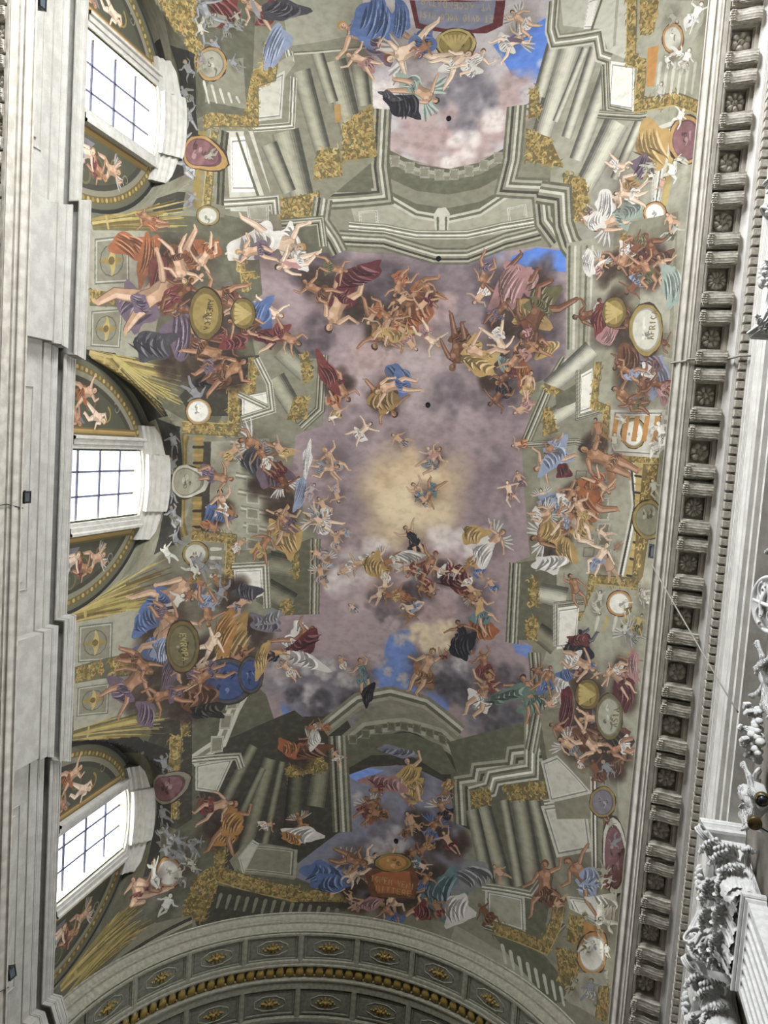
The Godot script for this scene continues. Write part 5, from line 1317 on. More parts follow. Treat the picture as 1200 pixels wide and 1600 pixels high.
	["fill","stone_mid",[12.16,9.99,13.33,9.51,14.52,9.37,15.69,9.56,16.74,10.06,16.79,9.57,15.73,9.08,14.56,8.89,13.36,9.04,12.19,9.53]],
	["fill","stone",[10.88,9.02,12.16,9.34,13.14,8.76,14.35,8.49,15.64,8.74,16.89,9.51,17.84,9.01,17.94,8.01,16.78,7.88,14.4,7.8,11.32,7.71]],
	["band",[12.11,9.31,13.39,8.65,14.59,8.47,15.76,8.69,17.08,9.49],0.28,["stone_pale","stone_dark","stone_pale"]],
	["stroke",[14.34,8.66,14.38,8.03],0.61,0.47,"stone_pale"],
	["stroke",[14.2,8.54,14.24,8.08],0.09,0.07,"stone_dark"],
	["stroke",[14.51,8.54,14.54,8.08],0.09,0.07,"stone_dark"],
	["panel",[11.26,8.64,11.96,8.74,12.05,8.11,11.34,8.01],"stone_pale","stone",false],
	["panel",[16.76,8.78,17.47,8.87,17.6,8.26,16.88,8.21],"stone_pale","stone",false],
	["band",[10.61,7.59,12.27,7.64,14.21,7.14,15.4,7.14,16.81,7.63,18.12,7.83],0.61,["stone_dark","stone","stone_deep","stone_mid","stone_pale","stone_dark","stone","stone_dark"]],
	["band",[10.94,8.09,12.24,8.1,13.44,7.92,15.34,7.92,16.64,8.14,17.92,8.23],0.33,["stone_pale","stone_dark","stone","stone_white","stone_mid","stone_dark","stone_pale","stone_mid"]],
	["band",[11.86,12.39,11.9,10.32,12.11,9.29,9.93,8.91],0.75,["stone_dark","stone","stone_deep","stone_mid","stone_pale","stone_dark","stone","stone_dark"]],
	["band",[16.83,12.33,16.81,10.45,16.64,9.53,17.99,9.32,18.21,8.2,18.82,7.47],0.74,["stone_dark","stone","stone_deep","stone_mid","stone_pale","stone_dark","stone","stone_dark"]],
	["fill","stone_dark",[10.21,10.26,11.6,10.53,11.68,9.37,10.27,9.23]],
	["fill","stone_mid",[7.17,11.15,8.57,13.71,11.33,14.62,11.53,12.6,11.72,10.54,9.83,8.71,8.18,8.22,6.98,8.22]],
	["column",[9.51,13.67,10.44,14.07,10.63,10.84,11.39,11.12],"stone"],
	["column",[10.62,13.82,11.21,13.98,10.99,12.39,11.49,12.52],"stone"],
	["column",[7.88,10.86,8.87,11.32,8.83,8.5,9.64,8.84],"stone"],
	["column",[8.5,13.16,9.17,13.48,9.54,10.48,10.12,10.72],"stone"],
	["column",[7.53,10.35,8.09,10.7,8.43,8.85,8.9,9.13],"stone"],
	["column",[9.16,13.99,9.59,14.21,9.87,12.33,10.27,12.51],"stone"],
	["gold",[10.47,11.68,11.48,12.48,11.83,10.66,10.55,10.42]],
	["gold",[9.59,10.63,10.4,10.86,10.59,9.85,9.54,9.59]],
	["gold",[8.35,8.71,9.8,9.17,9.86,8.13,8.35,7.91]],
	["fill","ochre",[10.12,12.31,10.35,12.42,10.44,11.79,10.21,11.71]],
	["band",[8.44,14.01,9.94,14.43,11.21,14.72],0.46,["stone_pale","stone_dark","stone","stone_white","stone_mid","stone_dark","stone_pale","stone_mid"]],
	["band",[8.31,14.09,8.46,13.57,7.06,11.01],0.32,["stone_pale","stone_dark","stone","stone_white","stone_mid","stone_dark","stone_pale","stone_mid"]],
	["band",[9.93,8.96,9.86,8.13,10.38,7.49,10.65,7.05],0.7,["stone_dark","stone","stone_deep","stone_mid","stone_pale","stone_dark","stone","stone_dark"]],
	["fill","stone",[7.2,12.74,8.45,13.79,8.59,13.49,7.18,11.11]],
	["panel",[7.22,12.38,8.25,13.19,8.23,11.51,7.2,11.16],"stone_pale","stone_pale",false],
	["band",[7.19,10.94,8.6,11.36,8.57,13.04],0.28,["stone_pale","stone_dark","stone","stone_white","stone_mid","stone_dark","stone_pale","stone_mid"]],
	["fill","stone_pale",[6.17,10.56,7.19,10.83,7.89,9.08,8.18,8.22,6.51,7.9]],
	["panel",[6.37,10.4,6.96,10.61,7.43,8.76,6.52,8.56],"stone_white","stone_white",false],
	["stroke",[6.96,10.7,8.06,8.32],0.23,0.27,"stone_mid"],
	["stroke",[6.6,10.61,7.7,8.25],0.09,0.11,"stone_dark"],
	["band",[6.26,8.11,8.16,8.63,8.24,8.12],0.37,["stone_pale","stone_dark","stone","stone_white","stone_mid","stone_dark","stone_pale","stone_mid"]],
	["panel",[7.1,8.2,7.93,8.41,7.97,7.84,7.21,7.66],"stone_pale","stone",false],
	["fill","stone_mid",[7.6,14.12,9.45,14.79,11.29,15.3,11.29,14.62,8.44,13.9]],
	["fill","stone",[7.99,15.54,10.85,16.59,11.12,15.05,8.32,14.05]],
	["fill","stone_dark",[8.44,7.92,9.97,8.26,10.29,7.02,9.22,7.0]],
	["band",[8.45,7.81,9.86,8.13,10.04,7.22],0.38,["stone_dark","stone","stone_deep","stone_mid","stone_pale","stone_dark","stone","stone_dark"]],
	["column",[19.1,13.8,18.15,14.29,18.15,10.78,17.43,11.09],"stone_pale"],
	["column",[18.28,14.03,17.76,14.28,17.86,12.42,17.39,12.63],"stone_pale"],
	["column",[20.63,12.72,19.99,13.1,19.52,9.95,18.99,10.21],"stone_pale"],
	["column",[19.84,13.5,19.4,13.75,19.0,10.82,18.61,11.0],"stone_pale"],
	["column",[21.25,10.64,20.29,11.28,19.68,8.43,19.02,8.81],"stone_pale"],
	["column",[21.9,10.57,21.49,10.82,21.02,9.03,20.68,9.22],"stone_pale"],
	["column",[19.39,13.65,19.11,13.82,18.45,11.47,18.22,11.6],"stone_pale"],
	["gold",[17.27,12.81,17.59,12.86,17.75,11.86,17.28,11.82]],
	["gold",[17.24,11.5,18.19,11.02,18.78,9.91,17.34,10.39]],
	["gold",[18.8,9.74,19.69,9.36,20.09,7.93,18.9,8.11]],
	["band",[17.9,15.67,17.9,14.72,18.08,14.25,19.7,14.01,19.89,13.34,20.28,13.12],0.5,["stone_pale","stone_dark","stone","stone_white","stone_mid","stone_dark","stone_pale","stone_mid"]],
	["fill","stone_pale",[18.1,15.83,20.82,14.91,21.07,12.76,20.13,13.36,19.81,14.18,18.32,14.72]],
	["panel",[20.29,13.01,21.26,12.59,21.39,11.08,20.33,11.53],"stone_white","stone_white",false],
	["band",[20.05,12.99,20.29,11.46,21.27,11.02],0.32,["stone_dark","stone","stone_deep","stone_mid","stone_pale","stone_dark","stone","stone_dark"]],
	["panel",[19.21,15.29,19.57,15.27,19.43,14.3,19.11,14.39],"stone_white","stone_white",false],
	["stroke",[19.71,15.12,19.43,14.3],0.09,0.09,"stone_dark"],
	["stroke",[20.33,14.9,20.36,13.49],0.11,0.11,"stone"],
	["band",[19.97,11.42,21.67,10.86,21.94,10.81],0.27,["stone_dark","stone","stone_deep","stone_mid","stone_pale","stone_dark","stone","stone_dark"]],
	["band",[17.92,9.22,18.82,8.98,18.97,7.99,19.28,7.31,19.71,6.83],0.79,["stone_dark","stone","stone_deep","stone_mid","stone_pale","stone_dark","stone","stone_dark"]],
	["fill","stone",[19.16,7.32,20.41,7.36,21.23,5.8,19.94,3.38,19.51,3.83,19.33,5.58]],
	["stroke",[19.29,7.2,19.44,5.46,19.59,3.72],0.09,0.09,"stone_dark"],
	["stroke",[19.52,7.17,19.66,5.44,19.8,3.71],0.09,0.09,"stone_pale"],
	["stroke",[19.75,7.14,19.88,5.42,20.01,3.7],0.09,0.09,"stone_mid"],
	["stroke",[19.98,7.11,20.1,5.4,20.21,3.69],0.09,0.09,"stone_dark"],
	["stroke",[20.21,7.08,20.32,5.38,20.42,3.68],0.09,0.09,"stone_pale"],
	["ribbon",[7.73,13.94,7.67,12.93,7.02,12.54,7.1,11.24,5.09,10.7],0.54],
	["fill","stone_dark",[3.7,13.94,5.4,14.66,7.06,15.26,7.07,12.88,6.81,11.28,4.2,10.75,2.79,12.26]],
	["fill","stone_mid",[5.75,12.79,6.69,13.2,6.91,11.52,5.22,11.34]],
	["stroke",[5.26,11.93,5.47,11.33],0.13,0.08,"stone_pale"],
	["stroke",[5.58,11.91,5.78,11.41],0.11,0.07,"stone_pale"],
	["stroke",[5.9,11.88,6.07,11.5],0.11,0.07,"stone_pale"],
	["stroke",[6.22,11.85,6.35,11.59],0.11,0.07,"stone_pale"],
	["stroke",[6.53,11.81,6.64,11.67],0.11,0.07,"stone_pale"],
	["gold",[3.33,13.77,4.92,14.46,4.87,13.21,4.07,13.14]],
	["gold",[4.49,13.36,4.99,13.25,5.52,12.61,4.59,12.24]],
	["band",[6.17,10.56,6.09,9.34,6.11,8.03],0.28,["stone_deep","stone_dark","stone_deep"]],
	["ribbon",[5.73,10.44,5.66,9.12,5.59,7.8],0.3],
	["fill","gold",[4.73,10.43,5.29,10.42,5.39,7.75,5.15,7.69]],
	["fill","stone",[0.92,6.07,3.19,6.78,4.17,5.22,3.68,2.36,0.99,2.22,0.96,4.16]],
	["panel",[1.06,5.76,2.69,6.3,2.81,4.61,1.14,4.2],"stone","stone_mid",true],
	["panel",[1.06,3.56,2.58,3.91,2.5,2.46,1.07,2.33],"stone","stone_mid",true],
	["fill","stone_dark",[1.06,4.09,2.94,4.19,2.69,3.89,1.06,3.64]],
	["gold",[1.09,4.15,2.67,4.3,2.63,3.92,1.08,3.76]],
	["fill","stone_dark",[6.28,7.73,7.49,7.76,7.88,5.19,7.18,4.63,6.5,5.88]],
	["ribbon",[6.93,6.97,7.06,5.87],0.33],
	["ribbon",[7.6,5.84,7.17,5.72,7.27,5.21],0.28],
	["medallion",5.67,7.56,0.37,0.08,0.02,-0.28,"stone_pale","gold"],
	["fill","stone_deep",[6.06,2.65,7.88,2.98,7.89,0.74,5.43,0.55,4.89,1.18]],
	["ribbon",[7.72,2.84,7.73,1.76,7.01,1.56,7.09,0.16,5.08,0.12],0.43],
	["fill","stone_mid",[7.81,2.15,8.73,2.95,10.17,3.09,10.33,0.56,8.89,0.33,7.9,0.5]],
	["column",[8.43,2.97,9.0,3.63,9.49,2.17,9.97,2.72],"stone"],
	["column",[8.21,1.99,8.85,2.44,9.05,0.9,9.61,1.29],"stone"],
	["band",[10.29,3.22,10.29,1.17,9.61,0.44],0.39,["stone_dark","stone","stone_deep","stone_mid","stone_pale","stone_dark","stone","stone_dark"]],
	["gold",[9.4,3.13,9.68,3.28,9.98,2.35,9.61,2.08]],
	["gold",[9.3,1.57,9.78,1.66,9.83,0.77,9.06,0.68]],
	["panel",[7.31,1.4,8.32,1.68,8.49,0.9,7.35,0.7],"stone_white","stone_white",false],
	["band",[7.16,1.5,8.48,1.02],0.24,["stone_pale","stone_dark","stone","stone_white","stone_mid","stone_dark","stone_pale","stone_mid"]],
	["band",[7.36,0.58,8.48,1.02,8.31,1.96,7.77,2.85],0.29,["stone_pale","stone_dark","stone","stone_white","stone_mid","stone_dark","stone_pale","stone_mid"]],
	["fill","gold",[5.59,-0.12,5.91,-0.1,5.96,-1.89,6.01,-3.71,5.66,-3.7,5.6,-1.9]],
	["stroke",[5.52,-0.26,5.92,-0.24],0.1,0.1,"ochre"],
	["stroke",[5.54,-0.55,5.94,-0.53],0.1,0.1,"umber"],
	["stroke",[5.55,-0.83,5.95,-0.82],0.1,0.1,"ochre"],
	["stroke",[5.57,-1.12,5.97,-1.1],0.1,0.1,"umber"],
	["stroke",[5.57,-1.41,5.98,-1.39],0.12,0.12,"ochre"],
	["stroke",[5.57,-1.7,6.0,-1.68],0.12,0.12,"umber"],
	["stroke",[5.59,-1.98,6.01,-1.97],0.12,0.12,"ochre"],
	["stroke",[5.63,-2.27,6.03,-2.27],0.11,0.11,"umber"],
	["stroke",[5.65,-2.56,6.05,-2.56],0.1,0.1,"ochre"],
	["stroke",[5.66,-2.85,6.06,-2.85],0.1,0.1,"umber"],
	["stroke",[5.68,-3.14,6.08,-3.14],0.1,0.1,"ochre"],
	["stroke",[5.69,-3.43,6.09,-3.44],0.1,0.1,"umber"],
	["band",[5.22,-0.14,4.75,-2.0,5.36,-3.77],0.33,["gold_dark","gold","gold_dark"]],
	["fill","stone",[6.18,-0.32,8.42,-0.06,9.01,-1.84,8.91,-4.3,6.94,-4.31,6.28,-3.59,6.23,-1.95]],
	["band",[6.96,-0.27,8.56,-0.41],0.24,["stone_mid","stone_pale","stone_mid"]],
	["band",[7.1,-0.88,8.6,-1.04],0.24,["stone_mid","stone_pale","stone_mid"]],
	["band",[7.23,-1.49,8.64,-1.66],0.24,["stone_mid","stone_pale","stone_mid"]],
	["band",[7.36,-2.1,8.67,-2.29],0.24,["stone_mid","stone_pale","stone_mid"]],
	["band",[7.49,-2.72,8.71,-2.93],0.24,["stone_mid","stone_pale","stone_mid"]],
	["band",[7.63,-3.35,8.75,-3.57],0.24,["stone_mid","stone_pale","stone_mid"]],
	["band",[7.76,-3.97,8.78,-4.2],0.25,["stone_mid","stone_pale","stone_mid"]],
	["panel",[7.65,-1.54,8.14,-1.59,8.16,-1.98,7.67,-1.95],"stone_pale","stone_mid",false],
	["panel",[7.68,-2.12,8.18,-2.17,8.2,-2.56,7.7,-2.52],"stone_pale","stone_mid",false],
	["panel",[7.71,-2.69,8.21,-2.75,8.23,-3.14,7.74,-3.1],"stone_pale","stone_mid",false],
	["panel",[7.75,-3.27,8.24,-3.33,8.26,-3.72,7.77,-3.68],"stone_pale","stone_mid",false],
	["panel",[7.78,-3.85,8.27,-3.92,8.3,-4.31,7.8,-4.27],"stone_pale","stone_mid",false],
	["fill","stone_deep",[5.93,-0.33,6.22,-0.32,6.26,-1.94,6.3,-3.59,6.0,-3.59,5.96,-1.95]],
	["ribbon",[5.66,-3.73,7.21,-3.88,7.21,-5.77],0.37],
	["fill","stone_mid",[5.67,-3.94,6.92,-4.02,7.01,-5.64,5.48,-5.22]],
	["medallion",5.84,-4.43,0.43,-0.01,0.02,-0.38,"stone_pale","gold"],
	["stroke",[6.44,-4.26,6.81,-4.26],0.15,0.1,"stone_pale"],
	["stroke",[6.45,-4.59,6.83,-4.6],0.15,0.1,"stone_pale"],
	["stroke",[6.47,-4.93,6.85,-4.94],0.15,0.1,"stone_pale"],
	["stroke",[6.49,-5.26,6.86,-5.28],0.15,0.1,"stone_pale"],
	["fill","stone_dark",[8.31,-4.56,10.35,-3.75,10.53,-6.76,9.3,-6.84,8.28,-6.28]],
	["column",[8.63,-5.28,8.76,-4.31,9.68,-5.39,9.79,-4.56],"stone_mid"],
	["column",[8.45,-6.19,8.81,-5.39,9.56,-6.69,9.87,-5.97],"stone_mid"],
	["band",[10.4,-3.8,10.53,-6.76],0.45,["stone_dark","stone","stone_deep","stone_mid","stone_pale","stone_dark","stone","stone_dark"]],
	["gold",[9.61,-4.48,9.79,-4.32,9.91,-5.4,9.67,-5.48]],
	["gold",[9.27,-6.29,9.63,-6.16,9.74,-6.78,9.35,-6.84]],
	["panel",[7.35,-5.04,8.46,-5.0,8.57,-6.04,7.5,-6.39],"stone_white","stone_white",false],
	["band",[7.27,-4.92,8.57,-4.85,8.74,-6.54],0.3,["stone_pale","stone_dark","stone","stone_white","stone_mid","stone_dark","stone_pale","stone_mid"]],
	["fill","stone",[0.76,-6.1,4.0,-6.25,4.84,-7.51,4.19,-9.98,1.05,-10.04,0.91,-8.05]],
	["panel",[1.01,-6.35,2.69,-6.48,2.71,-7.99,1.02,-7.71],"stone","stone_mid",true],
	["panel",[1.06,-8.39,2.66,-8.6,2.64,-9.8,1.05,-9.49],"stone","stone_mid",true],
	["fill","stone_dark",[0.99,-7.75,3.42,-7.76,3.59,-8.59,1.02,-8.3]],
	["gold",[1.03,-7.8,2.21,-7.84,2.29,-8.34,1.05,-8.26]],
	["gold",[2.48,-7.81,3.42,-7.76,3.48,-8.5,2.57,-8.4]],
	["fill","stone_deep",[4.47,-10.51,6.01,-10.55,6.11,-12.54,6.22,-14.56,5.37,-14.92,3.61,-13.57]],
	["ribbon",[5.41,-11.18,5.37,-14.45],0.47],
	["ribbon",[5.7,-10.5,5.79,-11.25],0.3],
	["fill","night",[3.13,12.87,4.89,12.7,4.52,11.05,5.08,9.01,3.08,8.49,2.8,9.77,3.36,12.17]],
	["figure",4.17,12.49,0.3,-0.57,-1.86,-0.17,"grey",[],"p"],
	["figure",3.71,11.87,0.56,-0.64,-2.0,-0.22,"grey",["stone_mid"],"p"],
	["figure",3.39,11.16,0.88,-0.72,-2.02,-0.28,"grey",[],"p"],
	["figure",3.33,10.36,1.2,-0.8,-1.87,-0.35,"grey",["stone_mid"],"p"],
	["figure",3.59,9.48,1.51,-0.89,-1.5,-0.44,"grey",[],"p"],
	["fill","night",[3.21,0.41,5.0,0.14,4.69,-1.93,5.27,-3.97,3.91,-4.42,3.46,-3.35,3.3,-0.59]],
	["figure",4.18,-0.11,0.3,-0.76,-2.0,-0.33,"grey",[],"p"],
	["figure",3.78,-0.99,0.62,-0.77,-2.01,-0.34,"grey",["stone_mid"],"p"],
	["figure",3.71,-1.87,0.87,-0.76,-1.87,-0.35,"grey",[],"p"],
	["figure",3.97,-2.75,1.04,-0.73,-1.62,-0.34,"grey",["stone_mid"],"p"],
	["figure",4.79,-3.54,0.35,-0.79,-0.85,-0.25,"grey",[],"p"],
	["fill","night",[4.11,-11.06,5.18,-11.66,5.06,-14.03,5.45,-16.16,3.87,-16.49,3.73,-15.54,4.16,-12.39]],
	["figure",4.77,-11.81,0.35,-0.91,-0.87,-0.08,"grey",[],"p"],
	["figure",4.4,-12.94,0.37,-0.92,-1.96,-0.51,"grey",["stone_mid"],"p"],
	["figure",4.24,-14.02,0.65,-0.78,-1.81,-0.41,"grey",[],"p"],
	["figure",4.45,-14.93,0.76,-0.68,-1.62,-0.34,"grey",["stone_mid"],"p"],
	["figure",5.06,-15.59,0.25,-0.92,-0.88,0.08,"grey",[],"p"],
	["medallion",4.96,9.67,1.12,-0.01,0.18,-0.52,"medal","ochre"],
	["medallion",5.03,-1.82,1.0,0.04,0.03,-0.51,"stone","stone_pale"],
	["medallion",4.81,-13.24,1.06,0.11,-0.17,-0.59,"medal","stone_mid"],
	["fill","night",[0.84,2.3,2.23,2.35,3.73,1.51,4.48,0.48,2.06,0.22,1.94,1.24,0.91,1.85,0.0,1.91]],
	["fill","night",[0.01,12.91,2.15,13.02,2.07,12.27,0.01,12.46,0.0,12.97,0.01,13.27]],
	["fill","night",[0.9,-10.0,2.33,-10.16,3.7,-10.68,4.39,-11.44,0.0,-11.79,0.01,-10.86,0.01,-10.7]],
	["fill","stone_deep",[3.02,7.75,4.77,8.13,4.68,7.47,3.7,7.01]],
	["palm",1.06,6.11,4.94,7.43,0.87],
	["palm",1.14,2.12,5.13,1.47,1.04],
	["palm",0.64,-6.02,5.03,-5.31,1.32],
	["palm",1.05,-10.04,5.12,-10.59,0.85],
	["palm",0.91,-18.5,4.83,-17.64,1.34],
	["palm",2.11,2.17,4.46,0.7,0.81],
	["palm",0.83,-19.23,4.45,-17.99,0.57],
	["fill","stone_mid",[4.72,-18.23,6.41,-18.43,6.7,-19.08,5.05,-19.51,3.33,-19.68,1.69,-20.14,0.94,-19.64,2.22,-19.3]],
	["band",[1.09,-19.74,3.31,-19.18,6.43,-18.69],0.42,["stone_dark","stone","stone_deep"]],
	["gold",[6.14,-18.09,6.55,-17.18,7.26,-17.61,6.74,-18.78]],
	["fill","stone_dark",[4.27,-14.68,7.0,-14.97,7.21,-16.56,6.09,-17.05,4.8,-15.83]],
	["figure",4.45,-14.84,1.11,-0.57,-1.32,-0.52,"grey",[],"p"],
	["figure",5.57,-14.95,0.45,-0.85,-0.73,-0.21,"grey",[],"p"],
	["figure",6.15,-15.35,0.4,-0.81,-0.7,-0.18,"grey",[],"p"],
	["figure",4.83,-15.4,0.87,-0.6,-0.88,-0.36,"grey",[],"p"],
	["figure",5.61,-15.71,0.45,-0.78,-0.66,-0.22,"grey",[],"p"],
	["figure",6.19,-16.12,0.39,-0.74,-0.63,-0.2,"grey",[],"p"],
	["figure",5.06,-16.04,0.5,-0.76,-0.61,-0.26,"grey",[],"p"],
	["figure",5.65,-16.47,0.45,-0.71,-0.58,-0.24,"grey",[],"p"],
	["medallion",5.36,-16.43,0.47,-0.15,0.03,-0.51,"stone_white","amber"],
	["ribbon",[20.9,14.88,21.08,12.81,21.57,12.52,21.58,11.22,24.4,10.65],0.37],
	["fill","stone",[21.23,14.55,24.02,13.29,24.16,12.15,24.32,10.97,21.84,11.62,21.72,12.59,21.39,12.78]],
	["gold",[21.23,14.55,22.02,14.22,21.93,13.31,21.36,13.43]],
	["fill","amber",[21.73,12.91,22.2,12.82,22.15,11.61,21.82,11.72]],
	["stroke",[22.33,12.21,22.28,11.37],0.16,0.11,"stone_pale"],
	["stroke",[22.64,12.09,22.59,11.26],0.16,0.11,"stone_pale"],
	["stroke",[22.95,11.97,22.9,11.15],0.16,0.11,"stone_pale"],
	["stroke",[23.27,11.84,23.23,11.08],0.16,0.12,"stone_pale"],
	["stroke",[23.61,11.79,23.59,11.07],0.16,0.11,"stone_pale"],
	["stroke",[23.99,11.78,23.97,11.06],0.16,0.12,"stone_pale"],
	["panel",[22.26,10.33,23.47,10.26,22.86,7.87,22.52,7.95],"stone_pale","stone_pale",false],
	["fill","gold_light",[23.12,9.59,23.43,9.56,23.22,7.74,22.92,7.82]],
	["band",[22.86,9.86,22.7,7.87],0.19,["stone_white","stone_dark","stone_white"]],
	["medallion",23.97,9.66,0.79,-0.01,0.09,-0.66,"medal","ochre"],
	["medallion",22.72,7.65,0.43,-0.1,0.04,-0.3,"stone_white","amber"],
	["fill","stone_mid",[21.02,7.67,23.78,7.46,23.91,6.01,24.03,4.57,24.17,3.12,21.21,3.74,21.11,5.71]],
	["fill","stone",[22.17,6.85,23.74,6.72,23.81,5.31,23.89,3.9,22.54,4.04,22.36,5.44]],
	["gold",[21.32,7.31,21.59,7.26,21.62,6.15,21.35,6.19]],
	["fill","stone_mid",[18.24,2.51,20.72,3.35,21.15,0.8,19.48,0.3,18.31,0.47]],
	["band",[19.52,3.39,19.0,2.52,18.23,0.46],0.43,["stone_dark","stone","stone_deep","stone_mid","stone_pale","stone_dark","stone","stone_dark"]],
	["band",[18.24,0.35,20.24,0.56,21.33,0.39],0.24,["stone_dark","stone","stone_deep","stone_mid","stone_pale","stone_dark","stone","stone_dark"]],
	["column",[20.85,3.42,20.27,3.93,19.22,2.18,18.7,2.64],"stone_pale"],
	["column",[20.46,1.7,19.97,2.24,19.35,1.04,18.9,1.55],"stone_pale"],
	["gold",[18.74,2.56,19.67,2.25,19.29,2.12,18.77,2.25]],
	["gold",[18.78,1.62,19.08,1.74,19.47,0.86,18.87,0.68]],
	["fill","stone_dark",[19.24,2.12,20.03,2.51,20.09,1.9,19.34,1.63]],
	["panel",[20.2,2.83,20.65,3.03,20.86,1.65,20.27,1.47],"stone_white","stone_white",false],
	["band",[20.06,2.99,20.23,1.38,21.32,1.65],0.19,["stone_dark","stone","stone_deep","stone_mid","stone_pale","stone_dark","stone","stone_dark"]],
	["ribbon",[20.87,3.23,20.84,1.82,21.4,1.65,21.43,0.07,24.04,0.13],0.27],
	["panel",[21.6,1.65,24.1,1.62,24.02,0.18,21.64,0.19],"stone_pale","stone_pale",false],
	["medallion",22.68,0.9,0.47,0.01,0.06,-0.4,"stone_white","gold"],
	["fill","amber",[21.76,1.44,21.98,1.44,21.92,0.62,21.7,0.61]],
	["fill","amber",[22.21,1.44,22.44,1.44,22.37,0.63,22.14,0.62]],
	["fill","amber",[22.67,1.44,22.9,1.44,22.84,0.64,22.6,0.64]],
	["fill","amber",[23.14,1.44,23.38,1.44,23.31,0.65,23.07,0.65]],
	["fill","amber",[23.62,1.43,23.87,1.43,23.81,0.66,23.56,0.66]],
	["fill","stone",[18.75,-0.19,20.64,-0.1,22.66,-0.01,23.03,-1.16,22.81,-3.22,22.15,-3.86,20.15,-3.65,19.18,-1.97]],
	["band",[22.7,-0.07,23.06,-1.35,22.67,-3.76],0.3,["stone_pale","stone_deep","stone_white"]],
	["fill","gold_light",[22.93,-0.06,23.23,-0.04,23.45,-2.54,23.07,-3.99,22.82,-3.94,23.15,-2.36]],
	["stroke",[22.89,-0.16,23.25,-0.18],0.07,0.07,"ochre"],
	["stroke",[22.93,-0.42,23.29,-0.44],0.07,0.07,"umber"],
	["stroke",[22.96,-0.68,23.33,-0.69],0.07,0.07,"ochre"],
	["stroke",[23.0,-0.94,23.38,-0.95],0.07,0.07,"umber"],
	["stroke",[23.04,-1.2,23.43,-1.21],0.07,0.07,"ochre"],
	["stroke",[23.07,-1.45,23.48,-1.47],0.08,0.08,"umber"],
	["stroke",[23.12,-1.72,23.53,-1.74],0.08,0.08,"ochre"],
	["stroke",[23.16,-1.98,23.57,-2.0],0.08,0.08,"umber"],
	["stroke",[23.2,-2.24,23.62,-2.25],0.08,0.08,"ochre"],
	["stroke",[23.15,-2.5,23.57,-2.52],0.08,0.08,"umber"],
	["stroke",[23.11,-2.76,23.52,-2.78],0.07,0.07,"ochre"],
	["stroke",[23.07,-3.03,23.46,-3.03],0.07,0.07,"umber"],
	["stroke",[23.03,-3.3,23.41,-3.28],0.07,0.07,"ochre"],
	["stroke",[23.0,-3.58,23.37,-3.55],0.07,0.07,"umber"],
	["panel",[20.34,-0.42,20.82,-0.39,20.81,-0.71,20.33,-0.75],"stone_mid","stone",false],
	["panel",[21.16,-0.43,21.71,-0.39,21.69,-0.71,21.14,-0.75],"stone_pale","stone_mid",false],
	["panel",[20.44,-0.85,20.93,-0.81,20.91,-1.14,20.43,-1.18],"stone_mid","stone",false],
	["panel",[21.23,-0.85,21.79,-0.81,21.77,-1.12,21.22,-1.17],"stone_pale","stone_mid",false],
	["panel",[20.54,-1.28,21.03,-1.23,21.01,-1.56,20.53,-1.61],"stone_mid","stone",false],
	["panel",[21.31,-1.27,21.87,-1.22,21.85,-1.54,21.29,-1.59],"stone_pale","stone_mid",false],
	["panel",[20.65,-1.7,21.13,-1.65,21.12,-1.98,20.63,-2.04],"stone_mid","stone",false],
	["panel",[21.39,-1.69,21.95,-1.63,21.93,-1.95,21.37,-2.01],"stone_pale","stone_mid",false],
	["panel",[20.75,-2.13,21.24,-2.07,21.22,-2.4,20.73,-2.46],"stone_mid","stone",false],
	["panel",[21.47,-2.11,22.03,-2.04,22.01,-2.36,21.45,-2.43],"stone_pale","stone_mid",false],
	["panel",[20.85,-2.55,21.34,-2.49,21.33,-2.81,20.83,-2.88],"stone_mid","stone",false],
	["panel",[21.55,-2.53,22.11,-2.45,22.09,-2.77,21.53,-2.85],"stone_pale","stone_mid",false],
	["panel",[20.95,-2.98,21.45,-2.9,21.43,-3.23,20.94,-3.31],"stone_mid","stone",false],
	["panel",[21.63,-2.94,22.19,-2.86,22.18,-3.18,21.61,-3.27],"stone_pale","stone_mid",false],
	["fill","gold_dark",[23.26,-0.04,24.08,-0.01,24.08,-1.51,23.82,-3.49,23.24,-4.06,23.27,-2.05]],
	["gold",[23.43,-0.13,23.96,-0.11,23.72,-2.73,23.35,-3.74,23.43,-1.94]],
	["medallion",23.9,-1.76,0.74,0.03,0.1,-0.52,"stone_mid","gold"],
	["ribbon",[20.46,-6.52,20.76,-5.44,21.39,-5.23,21.44,-3.98,23.51,-3.75],0.3],
	["fill","stone",[21.49,-4.41,24.05,-3.84,24.04,-5.0,20.96,-5.95]],
	["medallion",22.78,-4.53,0.48,0.1,0.05,-0.34,"stone_white","amber"],
	["stroke",[21.88,-5.19,21.79,-5.64],0.15,0.1,"stone_pale"],
	["stroke",[22.28,-5.1,22.19,-5.55],0.15,0.1,"gold_light"],
	["stroke",[22.69,-5.01,22.6,-5.45],0.15,0.1,"stone_pale"],
	["stroke",[23.11,-4.91,23.02,-5.34],0.15,0.1,"gold_light"],
	["stroke",[23.55,-4.81,23.45,-5.24],0.15,0.1,"stone_pale"],
	["fill","stone_dark",[18.2,-3.95,19.86,-3.47,20.17,-6.36,18.46,-6.75]],
	["band",[18.23,-3.95,18.34,-6.89],0.54,["stone_dark","stone","stone_deep","stone_mid","stone_pale","stone_dark","stone","stone_dark"]],
	["column",[20.35,-5.22,20.48,-4.45,19.2,-5.18,19.31,-4.48],"stone_pale"],
	["column",[19.96,-6.93,20.43,-6.24,19.07,-6.54,19.5,-5.9],"stone_mid"],
	["gold",[18.79,-4.45,19.14,-4.23,19.3,-5.28,18.89,-5.48]],
